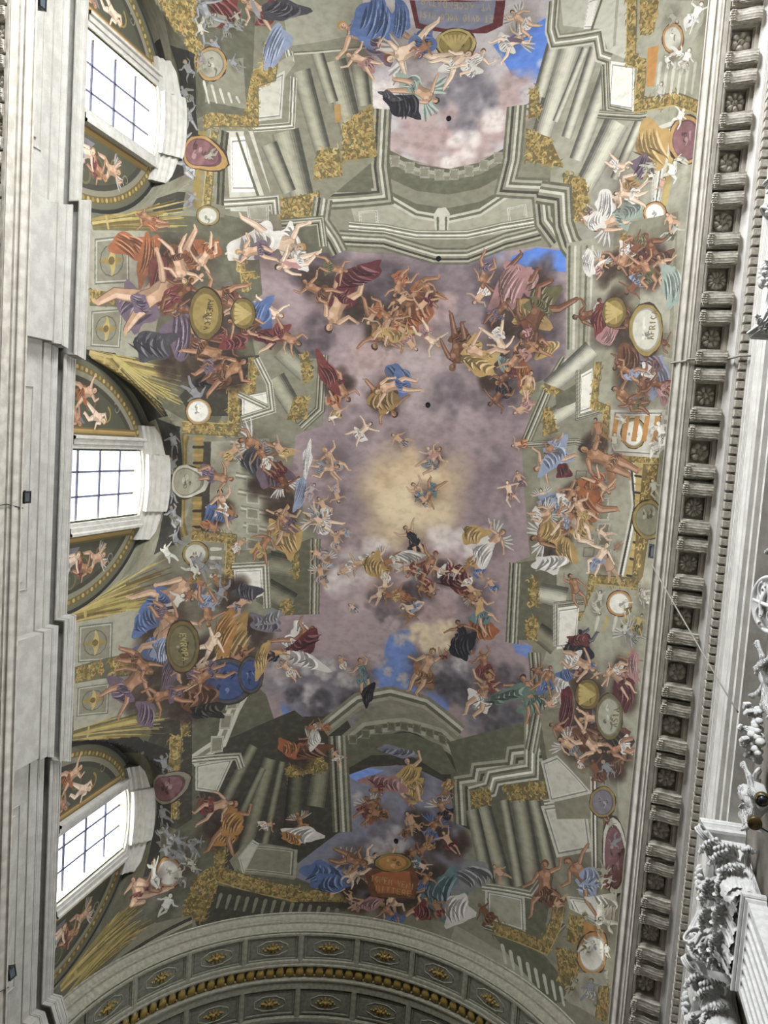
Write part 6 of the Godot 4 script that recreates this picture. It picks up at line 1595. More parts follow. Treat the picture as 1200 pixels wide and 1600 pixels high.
	["gold",[18.78,-5.92,19.34,-5.67,19.32,-6.56,18.9,-6.65]],
	["panel",[20.1,-5.24,20.99,-4.95,21.01,-6.38,20.2,-6.69],"stone_white","stone_white",false],
	["band",[19.93,-5.16,21.17,-4.8],0.2,["stone_dark","stone","stone_deep","stone_mid","stone_pale","stone_dark","stone","stone_dark"]],
	["band",[19.99,-5.15,20.14,-6.6],0.2,["stone_pale","stone_dark","stone","stone_white","stone_mid","stone_dark","stone_pale","stone_mid"]],
	["band",[19.29,-7.03,19.68,-9.04,19.51,-10.62],0.55,["stone_dark","stone","stone_deep","stone_mid","stone_pale","stone_dark","stone","stone_dark"]],
	["fill","stone_mid",[19.68,-9.04,22.09,-8.05,22.49,-9.86,22.9,-11.64,20.86,-12.57,20.26,-10.83]],
	["panel",[19.95,-10.83,20.61,-10.36,22.33,-11.02,20.51,-12.13],"stone_pale","stone_pale",false],
	["band",[22.35,-10.47,22.61,-12.16,22.88,-13.83],0.36,["stone_pale","stone_deep","stone_white","stone_dark"]],
	["fill","gold_dark",[22.81,-11.03,23.28,-10.82,23.68,-12.32,23.2,-12.57]],
	["medallion",22.88,-11.08,0.52,0.24,0.06,-0.41,"smoke","gold"],
	["medallion",23.82,-12.67,0.59,0.09,0.24,-1.16,"medal","stone_pale"],
	["panel",[21.59,-14.99,24.17,-13.82,24.17,-14.9,21.79,-15.34],"stone_pale","stone_pale",false],
	["panel",[21.75,-15.02,23.82,-14.09,23.74,-14.74,22.1,-15.28],"stone_white","stone_white",false],
	["gold",[21.82,-15.55,22.58,-15.22,22.41,-16.35,21.78,-16.5]],
	["fill","amber",[22.51,-15.38,23.24,-15.1,23.18,-15.86,22.62,-16.17]],
	["medallion",23.09,-16.14,0.63,0.41,0.08,-0.57,"stone_white","amber"],
	["fill","stone",[22.52,-17.18,23.97,-16.22,24.06,-17.87,21.88,-18.53]],
	["gold",[23.53,-16.95,24.1,-16.57,24.16,-17.8,23.52,-18.05]],
	["cloud","umber",4.42,5.27,1.16,5.77,3.52,1.29,6.57,2.48,1.07,4.82,2.5,0.94,7.45,4.2,0.8,4.84,-7.51,1.23,6.67,-8.67,1.37,5.97,-9.81,1.12,7.87,-7.76,1.0,4.15,-9.27,0.99,7.28,-6.02,0.84],
	["cloud","umber",21.38,4.55,1.06,22.37,3.26,1.07,22.56,6.0,0.94,21.18,6.21,0.7,21.75,-7.72,1.0,22.53,-8.98,1.27,23.41,-9.49,0.93,23.36,-7.01,0.86,21.53,-9.57,0.76],
	["cloud","umber",12.98,-17.87,1.05,14.51,-17.59,1.15,16.05,-17.18,1.15,16.4,-14.99,0.88,15.34,-14.75,0.77,10.36,-12.17,0.77,10.31,-15.59,0.67,8.25,-1.39,0.87,9.06,-2.57,0.83,6.61,-2.88,0.58,20.47,-1.61,0.87,19.82,-3.03,0.83,21.06,0.38,0.62],
	["cloud","plum",15.6,-4.8,0.69,14.41,-5.57,0.6,16.54,-7.13,0.5,17.68,-8.37,0.65],
	["cloud","umber",11.49,5.11,0.81,12.49,4.47,0.81,13.39,5.23,0.71,17.29,4.8,0.95,16.96,2.96,0.86,17.93,5.9,0.71,10.95,2.19,0.63,12.67,1.82,0.73,10.0,5.92,0.81,7.38,-15.04,0.92,14.7,-13.07,0.56],
	["fill","crimson",[12.61,16.29,14.35,16.26,16.1,16.05,16.06,15.19,15.49,15.0,13.85,15.17,12.91,15.31]],
	["fill","sky_grey",[12.8,16.29,15.75,16.11,15.7,15.33,15.01,15.18,13.84,15.3,13.02,15.49]],
	["text","ET QVID VOLO NISI",15.67,15.37,-0.16,0.02,-0.02,0.22,"gold_light"],
	["text","VT ACCENDATVR",15.57,15.78,-0.2,0.03,-0.02,0.22,"gold_light"],
	["medallion",14.4,14.74,0.61,-0.03,0.03,-0.45,"gold","gold_light"],
	["stroke",[14.42,14.42,13.86,15.03],0.05,0.11,"gold_light"],
	["stroke",[14.42,14.42,14.03,15.03],0.05,0.11,"gold_light"],
	["stroke",[14.42,14.42,14.19,15.02],0.05,0.11,"gold_light"],
	["stroke",[14.42,14.42,14.35,15.01],0.05,0.11,"gold_light"],
	["stroke",[14.42,14.42,14.51,15.0],0.05,0.11,"gold_light"],
	["stroke",[14.42,14.42,14.68,14.99],0.05,0.11,"gold_light"],
	["stroke",[14.42,14.42,14.84,14.98],0.05,0.11,"gold_light"],
	["figure",10.22,15.53,2.5,-0.89,-1.0,-2.46,"skin",["violet","blue"],""],
	["figure",11.83,14.25,2.26,0.94,1.09,-2.24,"skin_pale",["blue"],"w"],
	["figure",10.53,14.42,1.32,-0.54,-0.61,-1.31,"skin",["pink"],""],
	["figure",14.02,12.92,-1.81,0.77,0.69,1.72,"skin",["green_pale"],"wc"],
	["figure",17.03,14.71,-1.25,-0.46,-0.81,1.33,"skin_pale",["white","violet"],"w"],
	["figure",14.95,14.44,-1.23,-0.61,-0.79,1.28,"skin_pale",["white"],"p"],
	["figure",13.46,14.84,-0.7,-0.57,-0.63,0.72,"skin_tan",["pink"],"p"],
	["figure",15.41,14.51,-0.85,-1.05,-1.24,0.99,"skin_pale",["white"],"r"],
	["figure",12.18,15.83,-0.98,-0.98,-0.99,0.93,"skin",["blue"],"f"],
	["figure",16.36,15.69,1.02,-0.95,-0.75,-0.72,"skin",["white"],"w"],
	["cloth",11.39,15.53,0.71,-0.15,-0.13,-0.91,"blue"],
	["cloth",12.31,15.6,0.33,-0.07,-0.04,-0.81,"blue"],
	["cloth",12.69,12.55,0.55,0.16,0.27,-0.54,"black"],
	["cloth",12.15,12.87,0.48,-0.11,0.01,-0.14,"smoke_dark"],
	["cloth",5.89,14.53,0.61,0.39,0.27,-0.53,"red"],
	["figure",6.47,15.08,1.58,-0.48,-0.97,-1.71,"skin",["red","grey"],""],
	["cloth",7.85,13.97,0.38,-0.07,-0.32,-0.97,"blue_pale"],
	["cloth",8.01,15.22,0.71,-0.02,-0.21,-0.49,"smoke_dark"],
	["figure",9.4,7.17,-2.62,0.37,0.69,2.59,"skin_pale",["white"],"f"],
	["figure",8.31,6.18,1.64,0.68,0.57,-1.56,"skin_pale",["white","pink"],""],
	["cloth",7.42,6.84,0.95,0.3,0.23,-0.55,"white"],
	["figure",10.23,4.17,1.17,2.25,2.22,-1.11,"skin",["crimson"],""],
	["cloth",11.41,6.3,0.78,0.49,0.36,-0.35,"crimson"],
	["figure",9.29,5.85,1.25,-0.81,-0.88,-1.28,"skin_tan",["brown"],""],
	["figure",11.95,3.59,0.1,2.04,2.04,-0.1,"skin_tan",["olive"],""],
	["figure",12.58,3.76,0.79,1.72,1.73,-0.82,"skin_tan",["orange"],""],
	["cloth",13.77,5.01,0.6,0.36,0.37,-0.46,"orange"],
	["figure",12.91,5.22,1.6,1.0,1.07,-1.62,"skin_tan",["orange","brown"],""],
	["figure",14.69,3.85,-1.03,0.92,0.89,0.98,"skin_pale",["pink"],""],
	["figure",13.86,3.7,-0.77,0.68,0.67,0.75,"skin",["pink"],""],
	["figure",12.68,5.08,-0.39,-1.34,-1.35,0.4,"skin",["yellow"],""],
	["cloth",12.98,4.25,0.47,0.22,0.21,-0.32,"yellow"],
	["figure",8.65,4.36,-1.12,0.55,0.66,1.13,"skin_pale",["blue"],""],
	["cloth",7.73,4.47,0.59,-0.06,-0.16,-0.53,"blue"],
	["figure",9.04,3.93,-1.31,-0.38,-0.31,1.26,"skin",["crimson"],""],
	["cloth",8.21,3.72,0.71,0.22,0.16,-0.22,"crimson"],
	["figure",9.43,3.5,-1.25,0.8,0.89,1.28,"skin_tan",["red"],"h"],
	["figure",14.88,3.03,0.57,2.02,2.11,-0.66,"skin_brown",["brown"],""],
	["figure",15.65,5.51,0.79,0.68,0.79,-0.82,"skin",["white"],""],
	["figure",17.03,5.05,1.05,1.97,2.31,-1.25,"skin_brown",["pink","olive"],"h"],
	["cloth",17.14,5.94,0.48,-0.47,-0.41,-0.89,"pink"],
	["cloth",18.01,5.0,0.62,0.24,0.35,-0.55,"yellow"],
	["figure",17.15,3.54,-0.6,1.27,1.31,0.45,"skin_pale",["white"],""],
	["figure",17.33,4.36,1.55,1.93,2.38,-1.68,"skin_brown",["olive"],"h"],
	["figure",15.41,3.87,1.78,-0.79,-0.72,-1.64,"skin",["yellow"],"f"],
	["cloth",16.2,3.18,0.8,-0.27,-0.12,-0.28,"yellow"],
	["cloth",17.31,3.15,0.42,-0.27,-0.17,-0.28,"green_pale"],
	["figure",16.56,1.79,0.91,0.95,1.07,-0.9,"skin_brown",["black"],"h"],
	["figure",16.87,2.5,0.93,0.7,0.82,-0.91,"skin_brown",["crimson"],""],
	["cloth",17.96,2.85,0.41,-0.13,-0.06,-0.41,"orange"],
	["figure",17.72,1.36,0.69,0.7,0.81,-0.66,"skin",["pink"],""],
	["cloth",18.75,3.74,0.54,0.16,0.22,-0.23,"yellow"],
	["figure",11.47,1.62,-0.8,1.27,1.27,0.82,"skin_tan",["crimson"],""],
	["cloth",10.5,2.51,0.37,0.18,0.33,-0.6,"red"],
	["figure",11.15,0.99,-0.54,0.93,0.93,0.56,"skin",["orange"],""],
	["figure",13.01,0.99,-1.0,1.64,1.62,1.01,"skin_tan",["orange","white"],""],
	["cloth",12.67,1.7,0.61,0.23,0.23,-0.47,"ochre"],
	["cloth",13.13,2.75,0.59,-0.11,-0.08,-0.29,"blue"],
	["figure",12.3,1.92,1.64,0.7,0.72,-1.65,"skin",["blue"],""],
	["figure",12.12,0.93,-0.67,-0.9,-0.89,0.67,"skin_pale",["white"],""],
	["figure",10.68,0.71,0.45,0.52,0.51,-0.45,"skin_pale",["yellow","white"],""],
	["figure",10.5,-0.28,0.92,-1.05,-1.03,-0.93,"skin",["mauve_light"],""],
	["figure",11.14,-0.85,-1.2,-0.32,-0.32,1.21,"skin",["grey"],""],
	["figure",13.01,0.38,0.77,-0.56,-0.55,-0.77,"skin",["mauve"],""],
	["figure",14.37,-0.01,0.67,-0.8,-0.81,-0.67,"skin_pale",["pink"],""],
	["figure",13.87,-1.52,1.03,-0.65,-0.66,-1.04,"skin",["blue_pale"],""],
	["figure",14.98,0.03,-0.66,-1.02,-1.03,0.66,"skin",["grey","pink"],""],
	["figure",14.53,-2.2,0.54,1.02,1.03,-0.52,"skin_tan",["teal"],""],
	["figure",10.04,-2.77,1.26,-0.68,-0.65,-1.28,"skin_pale",["white"],"w"],
	["figure",10.49,-2.13,0.54,-0.84,-0.82,-0.55,"skin",["white"],""],
	["figure",10.8,-3.23,-0.78,0.7,0.68,0.78,"skin_pale",["grey"],"w"],
	["figure",10.87,-4.23,-0.18,-1.01,-0.99,0.2,"skin_tan",["blue_pale"],"w"],
	["figure",10.65,-4.74,0.31,-0.99,-0.96,-0.3,"skin",["mauve"],"w"],
	["figure",17.7,0.2,0.73,0.27,0.31,-0.67,"skin",["orange"],""],
	["figure",18.02,-0.59,0.32,-0.67,-0.74,-0.29,"skin",["violet"],""],
	["figure",17.67,-0.97,0.34,-0.9,-0.99,-0.32,"skin_pale",["pink"],""],
	["figure",13.78,-3.06,0.97,-1.05,-1.07,-1.0,"skin",["black"],"r"],
	["figure",14.53,-2.2,-0.53,0.57,0.58,0.54,"skin",["teal"],""],
	["figure",12.58,-4.24,0.93,-0.93,-0.92,-0.96,"skin_pale",["yellow"],"w"],
	["figure",11.76,-4.8,1.08,0.46,0.44,-1.1,"skin",["white"],""],
	["cloth",12.74,-4.73,0.45,-0.16,-0.11,-0.51,"yellow"],
	["figure",13.81,-4.13,-0.44,-0.79,-0.77,0.43,"skin_pale",["white"],""],
	["cloth",13.94,-4.29,0.63,0.16,0.17,-0.28,"white"],
	["figure",15.3,-4.09,-1.03,-1.24,-1.19,0.98,"skin_tan",["red"],""],
	["cloth",15.98,-4.87,0.69,0.24,0.23,-0.36,"crimson"],
	["figure",16.54,-3.95,0.57,-0.77,-0.84,-0.6,"skin",["blue"],"w"],
	["figure",17.71,-2.84,-1.18,-1.11,-1.11,1.06,"skin",["white"],"w"],
	["cloth",16.9,-3.78,0.42,-0.19,-0.21,-0.56,"white"],
	["cloth",16.47,-3.11,0.42,-0.24,-0.28,-0.32,"yellow"],
	["figure",13.16,-5.45,-0.44,-0.8,-0.77,0.44,"skin_pale",[],"p"],
	["figure",14.39,-5.32,0.78,-0.4,-0.44,-0.8,"skin_tan",["brown"],""],
	["figure",13.65,-5.4,0.78,-0.54,-0.56,-0.82,"skin_tan",["orange"],""],
	["figure",16.3,-5.69,0.72,0.48,0.44,-0.66,"skin",["yellow"],"w"],
	["figure",11.86,-6.31,0.39,-0.35,-0.34,-0.41,"skin_pale",["blue"],"p"],
	["figure",14.59,-6.3,-0.72,-0.47,-0.42,0.71,"skin_tan",[],"p"],
	["figure",14.08,-4.48,0.54,-0.57,-0.58,-0.56,"skin",["green"],""],
	["figure",17.23,-4.58,0.44,-0.65,-0.73,-0.48,"skin",["blue"],""],
	["cloth",17.15,-6.65,0.52,-0.0,-0.06,-0.5,"orange"],
	["figure",16.53,-5.41,0.75,-1.34,-1.46,-0.86,"skin",["teal","yellow"],""],
	["figure",16.03,-6.47,0.69,-1.24,-1.34,-0.8,"skin_tan",["black"],"rh"],
	["cloth",16.36,-7.41,0.51,0.04,-0.06,-0.56,"black"],
	["figure",15.01,-7.62,-0.56,-1.99,-1.92,0.42,"skin",["skin_tan"],""],
	["figure",15.82,-7.62,-0.21,-0.54,-0.52,0.16,"skin_tan",["crimson"],""],
	["figure",17.08,-7.4,0.5,-1.24,-1.37,-0.66,"skin_tan",["red"],""],
	["figure",17.67,-8.24,-0.49,-1.84,-1.85,0.18,"skin",["white"],""],
	["figure",18.58,-8.16,1.08,-1.36,-1.77,-1.32,"skin_tan",["green"],""],
	["cloth",18.51,-8.77,0.97,0.49,0.23,-0.23,"green"],
	["figure",17.09,-8.99,0.86,0.69,0.59,-0.72,"skin_tan",["red"],""],
	["figure",10.69,-7.4,-1.29,-1.17,-1.19,1.38,"skin_tan",["white"],"f"],
	["cloth",10.23,-7.92,0.7,0.63,0.26,-0.25,"crimson"],
	["cloth",10.14,-8.56,0.86,-0.24,-0.18,-0.36,"white"],
	["figure",12.32,-8.45,0.64,-1.36,-1.33,-0.69,"skin",["teal"],"r"],
	["cloth",12.83,-9.83,0.26,-0.08,-0.02,-0.47,"black"],
	["figure",11.57,-8.38,0.34,-0.62,-0.6,-0.35,"skin",["white"],""],
	["figure",9.4,-8.56,0.79,-0.77,-0.7,-0.77,"skin",["white"],""],
	["figure",2.8,6.89,1.3,-0.19,-0.58,-1.18,"skin_tan",["orange"],""],
	["cloth",2.72,5.84,0.45,0.39,0.65,-0.33,"orange"],
	["cloth",3.43,5.7,0.42,-0.11,-0.26,-0.89,"orange"],
	["figure",4.42,4.51,1.41,2.46,2.54,-0.85,"skin",["orange"],""],
	["cloth",3.88,4.95,0.37,-0.14,-0.25,-1.11,"red"],
	["figure",5.41,5.57,0.79,1.37,1.38,-0.5,"skin",["orange"],""],
	["figure",4.97,5.14,-3.14,-2.03,-1.94,2.28,"skin",["violet"],""],
	["cloth",4.9,3.4,0.66,-0.12,-0.25,-1.0,"violet"],
	["cloth",3.79,2.81,0.93,-0.0,-0.13,-0.53,"smoke_dark"],
	["figure",6.57,2.49,-1.78,0.68,0.9,1.69,"skin_tan",["brown"],"h"],
	["cloth",6.22,1.99,0.82,0.31,0.31,-0.24,"night"],
	["figure",7.41,2.8,-1.79,-1.11,-1.07,1.61,"skin_tan",["brown"],"h"],
	["figure",7.41,4.89,-1.07,-0.61,-0.54,0.95,"skin",["blue"],""],
	["cloth",7.68,4.47,0.4,-0.13,-0.26,-0.64,"blue"],
	["figure",7.15,3.13,-1.13,0.43,0.55,1.1,"skin_brown",["red"],""],
	["cloth",6.89,3.33,0.62,0.22,0.16,-0.26,"red"],
	["figure",6.6,4.09,1.36,-0.28,-0.41,-1.32,"skin_tan",["brown"],""],
	["figure",7.26,-0.25,1.68,-0.38,-0.4,-1.65,"skin_tan",["grey"],"w"],
	["cloth",7.98,-0.93,0.6,-0.16,-0.11,-0.58,"smoke_dark"],
	["cloth",8.62,-1.37,0.52,0.27,0.38,-0.61,"violet"],
	["figure",9.27,-2.07,-0.8,1.17,1.18,0.79,"skin_brown",["crimson"],"w"],
	["figure",6.57,-2.05,0.21,-1.54,-1.61,-0.14,"skin",["blue"],""],
	["cloth",6.32,-3.0,0.2,-0.09,-0.07,-0.52,"blue"],
	["figure",7.41,-2.99,-0.93,0.34,0.32,0.89,"skin_tan",["white"],""],
	["figure",7.7,-3.83,-0.38,-0.73,-0.76,0.41,"skin",["white"],""],
	["cloth",9.37,-3.79,0.52,0.27,0.34,-0.73,"yellow"],
	["figure",9.42,-2.56,-0.77,-1.5,-1.52,0.81,"skin",["yellow"],""],
	["cloth",9.93,-0.81,0.15,-0.09,-0.1,-0.84,"white"],
	["figure",6.77,-3.47,-0.89,0.24,0.21,0.83,"skin_tan",["orange"],""],
	["cloth",9.76,-2.05,0.25,-0.13,-0.16,-0.6,"blue_pale"],
	["figure",8.83,-2.83,1.02,-0.7,-0.67,-1.01,"skin_tan",["violet"],""],
	["figure",6.06,-5.4,-2.41,-1.42,-1.91,2.43,"skin",["blue"],""],
	["figure",5.17,-6.38,-0.9,-2.46,-2.89,1.31,"skin",["blue"],""],
	["cloth",4.02,-6.71,0.56,0.2,0.33,-0.45,"blue"],
	["cloth",4.73,-7.85,0.37,-0.24,-0.18,-0.54,"blue_pale"],
	["figure",4.39,-8.64,-1.94,-0.96,-1.69,2.07,"skin_tan",["violet"],""],
	["cloth",5.03,-8.71,0.27,-0.23,-0.27,-0.81,"violet"],
	["cloth",7.5,-7.87,0.66,-0.28,-0.23,-1.22,"ochre"],
	["cloth",7.11,-7.48,0.37,-0.37,-0.45,-0.86,"amber"],
	["figure",7.12,-7.61,-0.96,-0.9,-1.06,1.07,"skin_pale",[],"p"],
	["figure",5.92,-8.72,1.12,0.13,0.31,-1.13,"skin_pale",[],"p"],
	["figure",6.94,-9.08,-1.36,-0.57,-0.83,1.44,"skin_pale",[],"p"],
	["figure",7.26,-5.77,-0.71,-0.7,-0.79,0.76,"skin_tan",["grey"],""],
	["figure",7.9,-6.03,-0.58,-0.72,-0.78,0.64,"skin",["smoke"],"p"],
	["cloth",7.89,-5.91,0.46,-0.25,-0.18,-0.34,"smoke_dark"],
	["figure",5.79,-6.18,0.46,0.81,0.91,-0.53,"skin",["blue"],""],
	["figure",7.42,-8.74,0.83,0.7,0.8,-0.92,"skin_tan",["brown"],""],
	["medallion",7.33,-9.35,0.85,-0.07,0.04,-0.75,"blue_deep","smoke_dark"],
	["medallion",8.24,-9.16,0.4,-0.02,0.03,-0.61,"blue_deep","smoke_dark"],
	["cloth",6.23,-9.85,1.01,0.06,0.23,-0.52,"brown"],
	["cloth",6.63,-10.39,0.7,0.06,0.17,-0.37,"night"],
	["figure",4.18,-9.64,1.78,0.18,0.6,-1.77,"skin_tan",["violet"],""],
	["cloth",4.14,-10.09,0.43,-0.28,-0.19,-0.43,"violet"],
	["cloth",8.7,-7.16,0.7,-0.16,-0.08,-0.35,"smoke"],
	["cloth",8.94,-6.91,0.48,0.2,0.16,-0.25,"grey"],
	["cloth",8.66,-8.54,0.31,-0.16,-0.11,-0.65,"yellow"],
	["figure",9.5,-8.06,-0.84,-0.49,-0.55,0.89,"skin_tan",["black","yellow"],""],
	["figure",6.26,-5.73,-0.78,0.51,0.47,0.69,"skin_tan",["gold"],""],
	["figure",0.01,7.86,0.0,-0.77,-0.01,-1.05,"skin_tan",["orange"],"pw"],
	["figure",-0.01,8.33,0.04,-0.65,0.02,-1.23,"skin_tan",["blue"],"pw"],
	["figure",0.02,7.44,-0.02,-0.88,-0.01,0.27,"skin_tan",["blue"],"pw"],
	["figure",4.68,14.38,1.03,-0.85,-1.4,-1.37,"grey",["stone"],""],
	["figure",5.47,13.43,0.51,-0.46,-0.69,-0.67,"grey",[],"p"],
	["medallion",5.52,12.61,0.48,0.17,0.03,-0.46,"stone","ochre"],
	["figure",4.53,-4.01,0.55,-0.72,-0.74,-0.43,"stone_white",[],"p"],
	["figure",5.52,-5.93,-0.73,-0.64,-0.8,0.77,"stone_white",[],"p"],
	["figure",5.7,-4.52,0.79,-0.74,-0.72,-0.69,"grey",[],"p"],
	["figure",5.9,1.16,-0.79,0.71,0.83,0.76,"grey",[],"p"],
	["medallion",5.67,0.73,0.42,0.03,0.02,-0.39,"stone_white","ochre"],
	["figure",8.01,-14.11,-0.69,-2.21,-2.33,1.2,"skin_tan",["amber"],"rh"],
	["cloth",7.88,-15.0,0.52,-0.23,-0.12,-0.5,"amber"],
	["figure",6.3,-13.77,0.68,-0.82,-0.66,-0.5,"skin_brown",["crimson"],"h"],
	["figure",7.84,-14.1,-1.64,-0.09,-0.47,1.74,"skin",["red"],""],
	["figure",10.95,-11.65,-0.95,-0.79,-0.81,1.04,"skin_tan",["orange"],"w"],
	["cloth",10.61,-12.3,0.95,0.01,0.02,-0.37,"brown"],
	["cloth",9.86,-12.17,0.39,0.1,0.17,-0.37,"orange"],
	["cloth",10.88,-11.77,0.29,0.16,0.12,-0.31,"white"],
	["figure",9.53,-15.17,-0.75,-0.07,-0.17,0.8,"skin",["white"],""],
	["figure",10.39,-14.8,0.31,-1.06,-0.99,-0.26,"skin_tan",["amber"],"w"],
	["cloth",10.57,-15.73,0.71,-0.16,-0.13,-0.43,"white"],
	["cloth",10.2,-15.86,0.42,-0.22,-0.09,-0.21,"amber"],
	["figure",12.9,-16.55,-1.43,-1.47,-1.37,1.5,"skin",["blue"],"w"],
	["cloth",11.55,-17.32,0.97,-0.12,-0.22,-0.49,"blue"],
	["cloth",11.95,-17.7,0.64,0.26,0.28,-0.36,"blue"],
	["figure",13.51,-16.19,-1.07,-1.21,-1.09,1.07,"skin_pale",["blue"],""],
	["figure",12.98,-14.0,0.58,-1.11,-1.1,-0.68,"skin_tan",["orange"],"w"],
	["figure",13.48,-13.93,-0.69,-1.15,-1.06,0.66,"skin_tan",["red"],""],
	["figure",13.15,-14.64,0.9,-0.13,-0.19,-0.96,"skin_tan",["brown"],"p"],
	["figure",14.38,-12.22,0.77,-1.8,-1.85,-1.02,"skin",["yellow"],""],
	["cloth",13.83,-13.35,0.87,-0.07,-0.08,-0.38,"pink"],
	["cloth",14.68,-12.81,0.41,-0.03,-0.12,-0.44,"yellow"],
	["cloth",14.16,-11.99,0.86,0.03,0.01,-0.21,"sky_grey"],
	["figure",15.82,-14.24,-0.42,-1.28,-1.19,0.22,"skin_tan",["blue"],"wc"],
	["figure",14.96,-14.84,-0.47,-0.63,-0.55,0.41,"skin_tan",["brown"],"w"],
	["figure",16.12,-14.81,0.6,-0.85,-0.99,-0.82,"skin",["crimson"],""],
	["figure",14.9,-15.78,0.58,-0.78,-0.86,-0.74,"skin_tan",["brown"],"wc"],
	["figure",15.77,-16.35,-0.85,0.17,0.32,0.93,"skin_pale",["teal"],""],
	["cloth",16.44,-17.18,0.95,0.11,-0.24,-1.02,"teal"],
	["cloth",17.02,-17.63,0.63,0.13,-0.1,-0.76,"white"],
	["figure",13.39,-18.22,-0.73,-0.64,-0.56,0.73,"skin",["pink"],"p"],
	["figure",14.26,-17.78,0.58,-0.8,-0.86,-0.74,"skin_pale",[],"p"],
	["figure",15.55,-17.59,-0.44,-1.19,-1.07,0.23,"skin",["red"],"p"],
	["figure",16.08,-17.57,0.33,-0.81,-0.89,-0.56,"skin_tan",["red"],"p"],
	["figure",12.76,-18.44,-0.29,0.51,0.49,0.33,"skin",[],"p"],
	["cloth",17.56,-16.14,0.76,0.64,0.41,-0.36,"grey"],
	["figure",17.79,-17.2,0.87,-0.5,-0.86,-1.14,"brown",["brown"],""],
	["cloth",15.6,-18.24,0.37,0.0,-0.08,-0.39,"red"],
	["cloth",13.53,-18.38,0.46,0.08,0.02,-0.32,"pink"],
	["figure",16.01,-13.42,0.47,-1.03,-1.12,-0.69,"skin_tan",["black"],"w"],
	["figure",0.01,-17.4,-0.01,-0.04,-0.02,1.19,"skin_pale",[],"pw"],
	["figure",2.77,-16.54,2.27,-0.66,-2.39,-0.45,"skin",["red"],"p"],
	["figure",4.2,-16.08,0.9,-1.13,-0.96,-0.45,"skin_tan",["pink"],"p"],
	["figure",0.02,-16.28,-0.03,-0.79,0.02,1.82,"skin",["violet"],"pw"],
	["figure",0.01,-11.14,-0.02,-0.83,0.0,1.13,"skin_pale",[],"p"],
	["figure",4.51,-15.89,0.64,-1.03,-1.25,-0.14,"stone_white",[],"p"],
	["figure",5.45,-17.24,-0.48,-0.84,-1.08,0.88,"stone_white",[],"p"],
	["figure",20.96,8.1,1.2,0.92,1.74,-1.39,"skin_pale",["yellow"],""],
	["cloth",22.33,9.83,0.75,-0.03,0.44,-0.9,"yellow"],
	["cloth",22.0,9.24,0.4,-0.22,-0.16,-0.43,"violet"],
	["figure",21.46,9.38,-1.07,0.46,0.17,0.77,"skin_pale",["white"],""],
	["figure",20.26,7.51,1.77,0.38,1.1,-1.62,"skin",["green_pale"],"w"],
	["cloth",21.64,7.95,0.52,0.09,0.25,-0.29,"green_pale"],
	["cloth",20.55,8.37,0.39,-0.28,-0.1,-0.52,"white"],
	["figure",20.89,8.71,1.37,-0.51,-0.15,-0.96,"skin_pale",["white"],""],
	["figure",19.57,8.12,0.74,0.09,0.32,-0.68,"skin",["violet"],""],
	["cloth",20.22,7.91,0.4,0.06,0.19,-0.32,"white"],
	["figure",22.28,6.05,0.46,0.7,1.19,-0.6,"skin",["red"],""],
	["figure",22.26,7.12,1.22,-1.67,-2.07,-0.29,"skin_brown",["brown"],""],
	["cloth",22.28,6.05,0.46,-0.19,-0.1,-0.5,"crimson"],
	["figure",23.21,6.36,0.77,-1.17,-1.61,-0.09,"skin",["green_pale"],""],
	["cloth",23.81,5.31,0.55,-0.02,0.16,-0.66,"green_pale"],
	["figure",19.65,4.81,1.67,0.17,0.55,-1.42,"skin_brown",["white"],"h"],
	["figure",20.89,5.32,0.27,-1.17,-1.46,0.03,"skin_brown",["grey"],""],
	["cloth",20.85,4.6,0.54,-0.13,-0.05,-0.5,"red"],
	["cloth",21.17,4.05,0.33,-0.11,-0.06,-0.41,"pink"],
	["figure",22.12,4.07,-0.68,1.08,1.32,0.27,"brown",["brown"],"h"],
	["figure",21.58,2.9,1.03,0.65,1.09,-0.87,"skin_brown",["olive"],"h"],
	["cloth",22.22,3.26,0.61,-0.36,-0.22,-0.47,"brown"],
	["figure",23.95,3.42,-1.13,0.59,0.65,0.61,"skin_brown",["crimson"],""],
	["figure",21.5,2.27,1.8,-0.64,-0.7,-1.2,"skin_tan",["blue_pale"],"h"],
	["figure",22.73,2.63,0.99,-0.63,-0.81,-0.55,"skin_tan",["blue"],""],
	["cloth",23.63,2.59,0.59,0.12,0.29,-0.67,"blue_pale"],
	["cloth",23.12,3.01,0.44,0.2,0.29,-0.41,"violet"],
	["cloth",23.96,2.1,0.3,0.06,0.2,-0.46,"pink"],
	["figure",20.87,6.67,-0.43,-0.77,-1.1,0.56,"skin",["pink","white"],"w"],
	["cloth",20.11,6.56,0.28,-0.2,-0.05,-0.46,"white"],
	["figure",21.54,6.56,0.79,-0.92,-1.04,-0.34,"skin_tan",["orange"],""],
	["figure",23.72,13.45,-0.45,-0.69,-1.53,1.06,"stone_white",["white"],""],
	["figure",23.64,12.14,-0.34,-0.47,-1.16,0.39,"stone_white",[],"p"],
	["medallion",22.78,12.77,0.39,-0.16,0.05,-0.39,"stone_pale","amber"],
	["figure",23.67,10.63,-0.4,-0.56,-1.04,0.3,"stone_white",[],"p"],
	["figure",22.94,13.17,-0.62,0.73,0.64,0.09,"stone",[],"p"],
	["figure",23.25,9.09,-0.18,-0.7,-1.2,0.52,"stone_white",[],"p"],
	["figure",23.84,7.08,-0.52,-0.45,-0.97,0.59,"stone_pale",["stone_dark"],""],
	["figure",23.92,0.76,-0.53,-0.6,-0.99,0.36,"stone_white",[],"p"],
	["figure",23.68,1.24,0.6,-0.76,-1.23,-0.3,"stone_white",["stone"],"p"],
	["figure",23.67,-0.52,0.51,-0.58,-1.06,-0.24,"stone_pale",[],"p"],
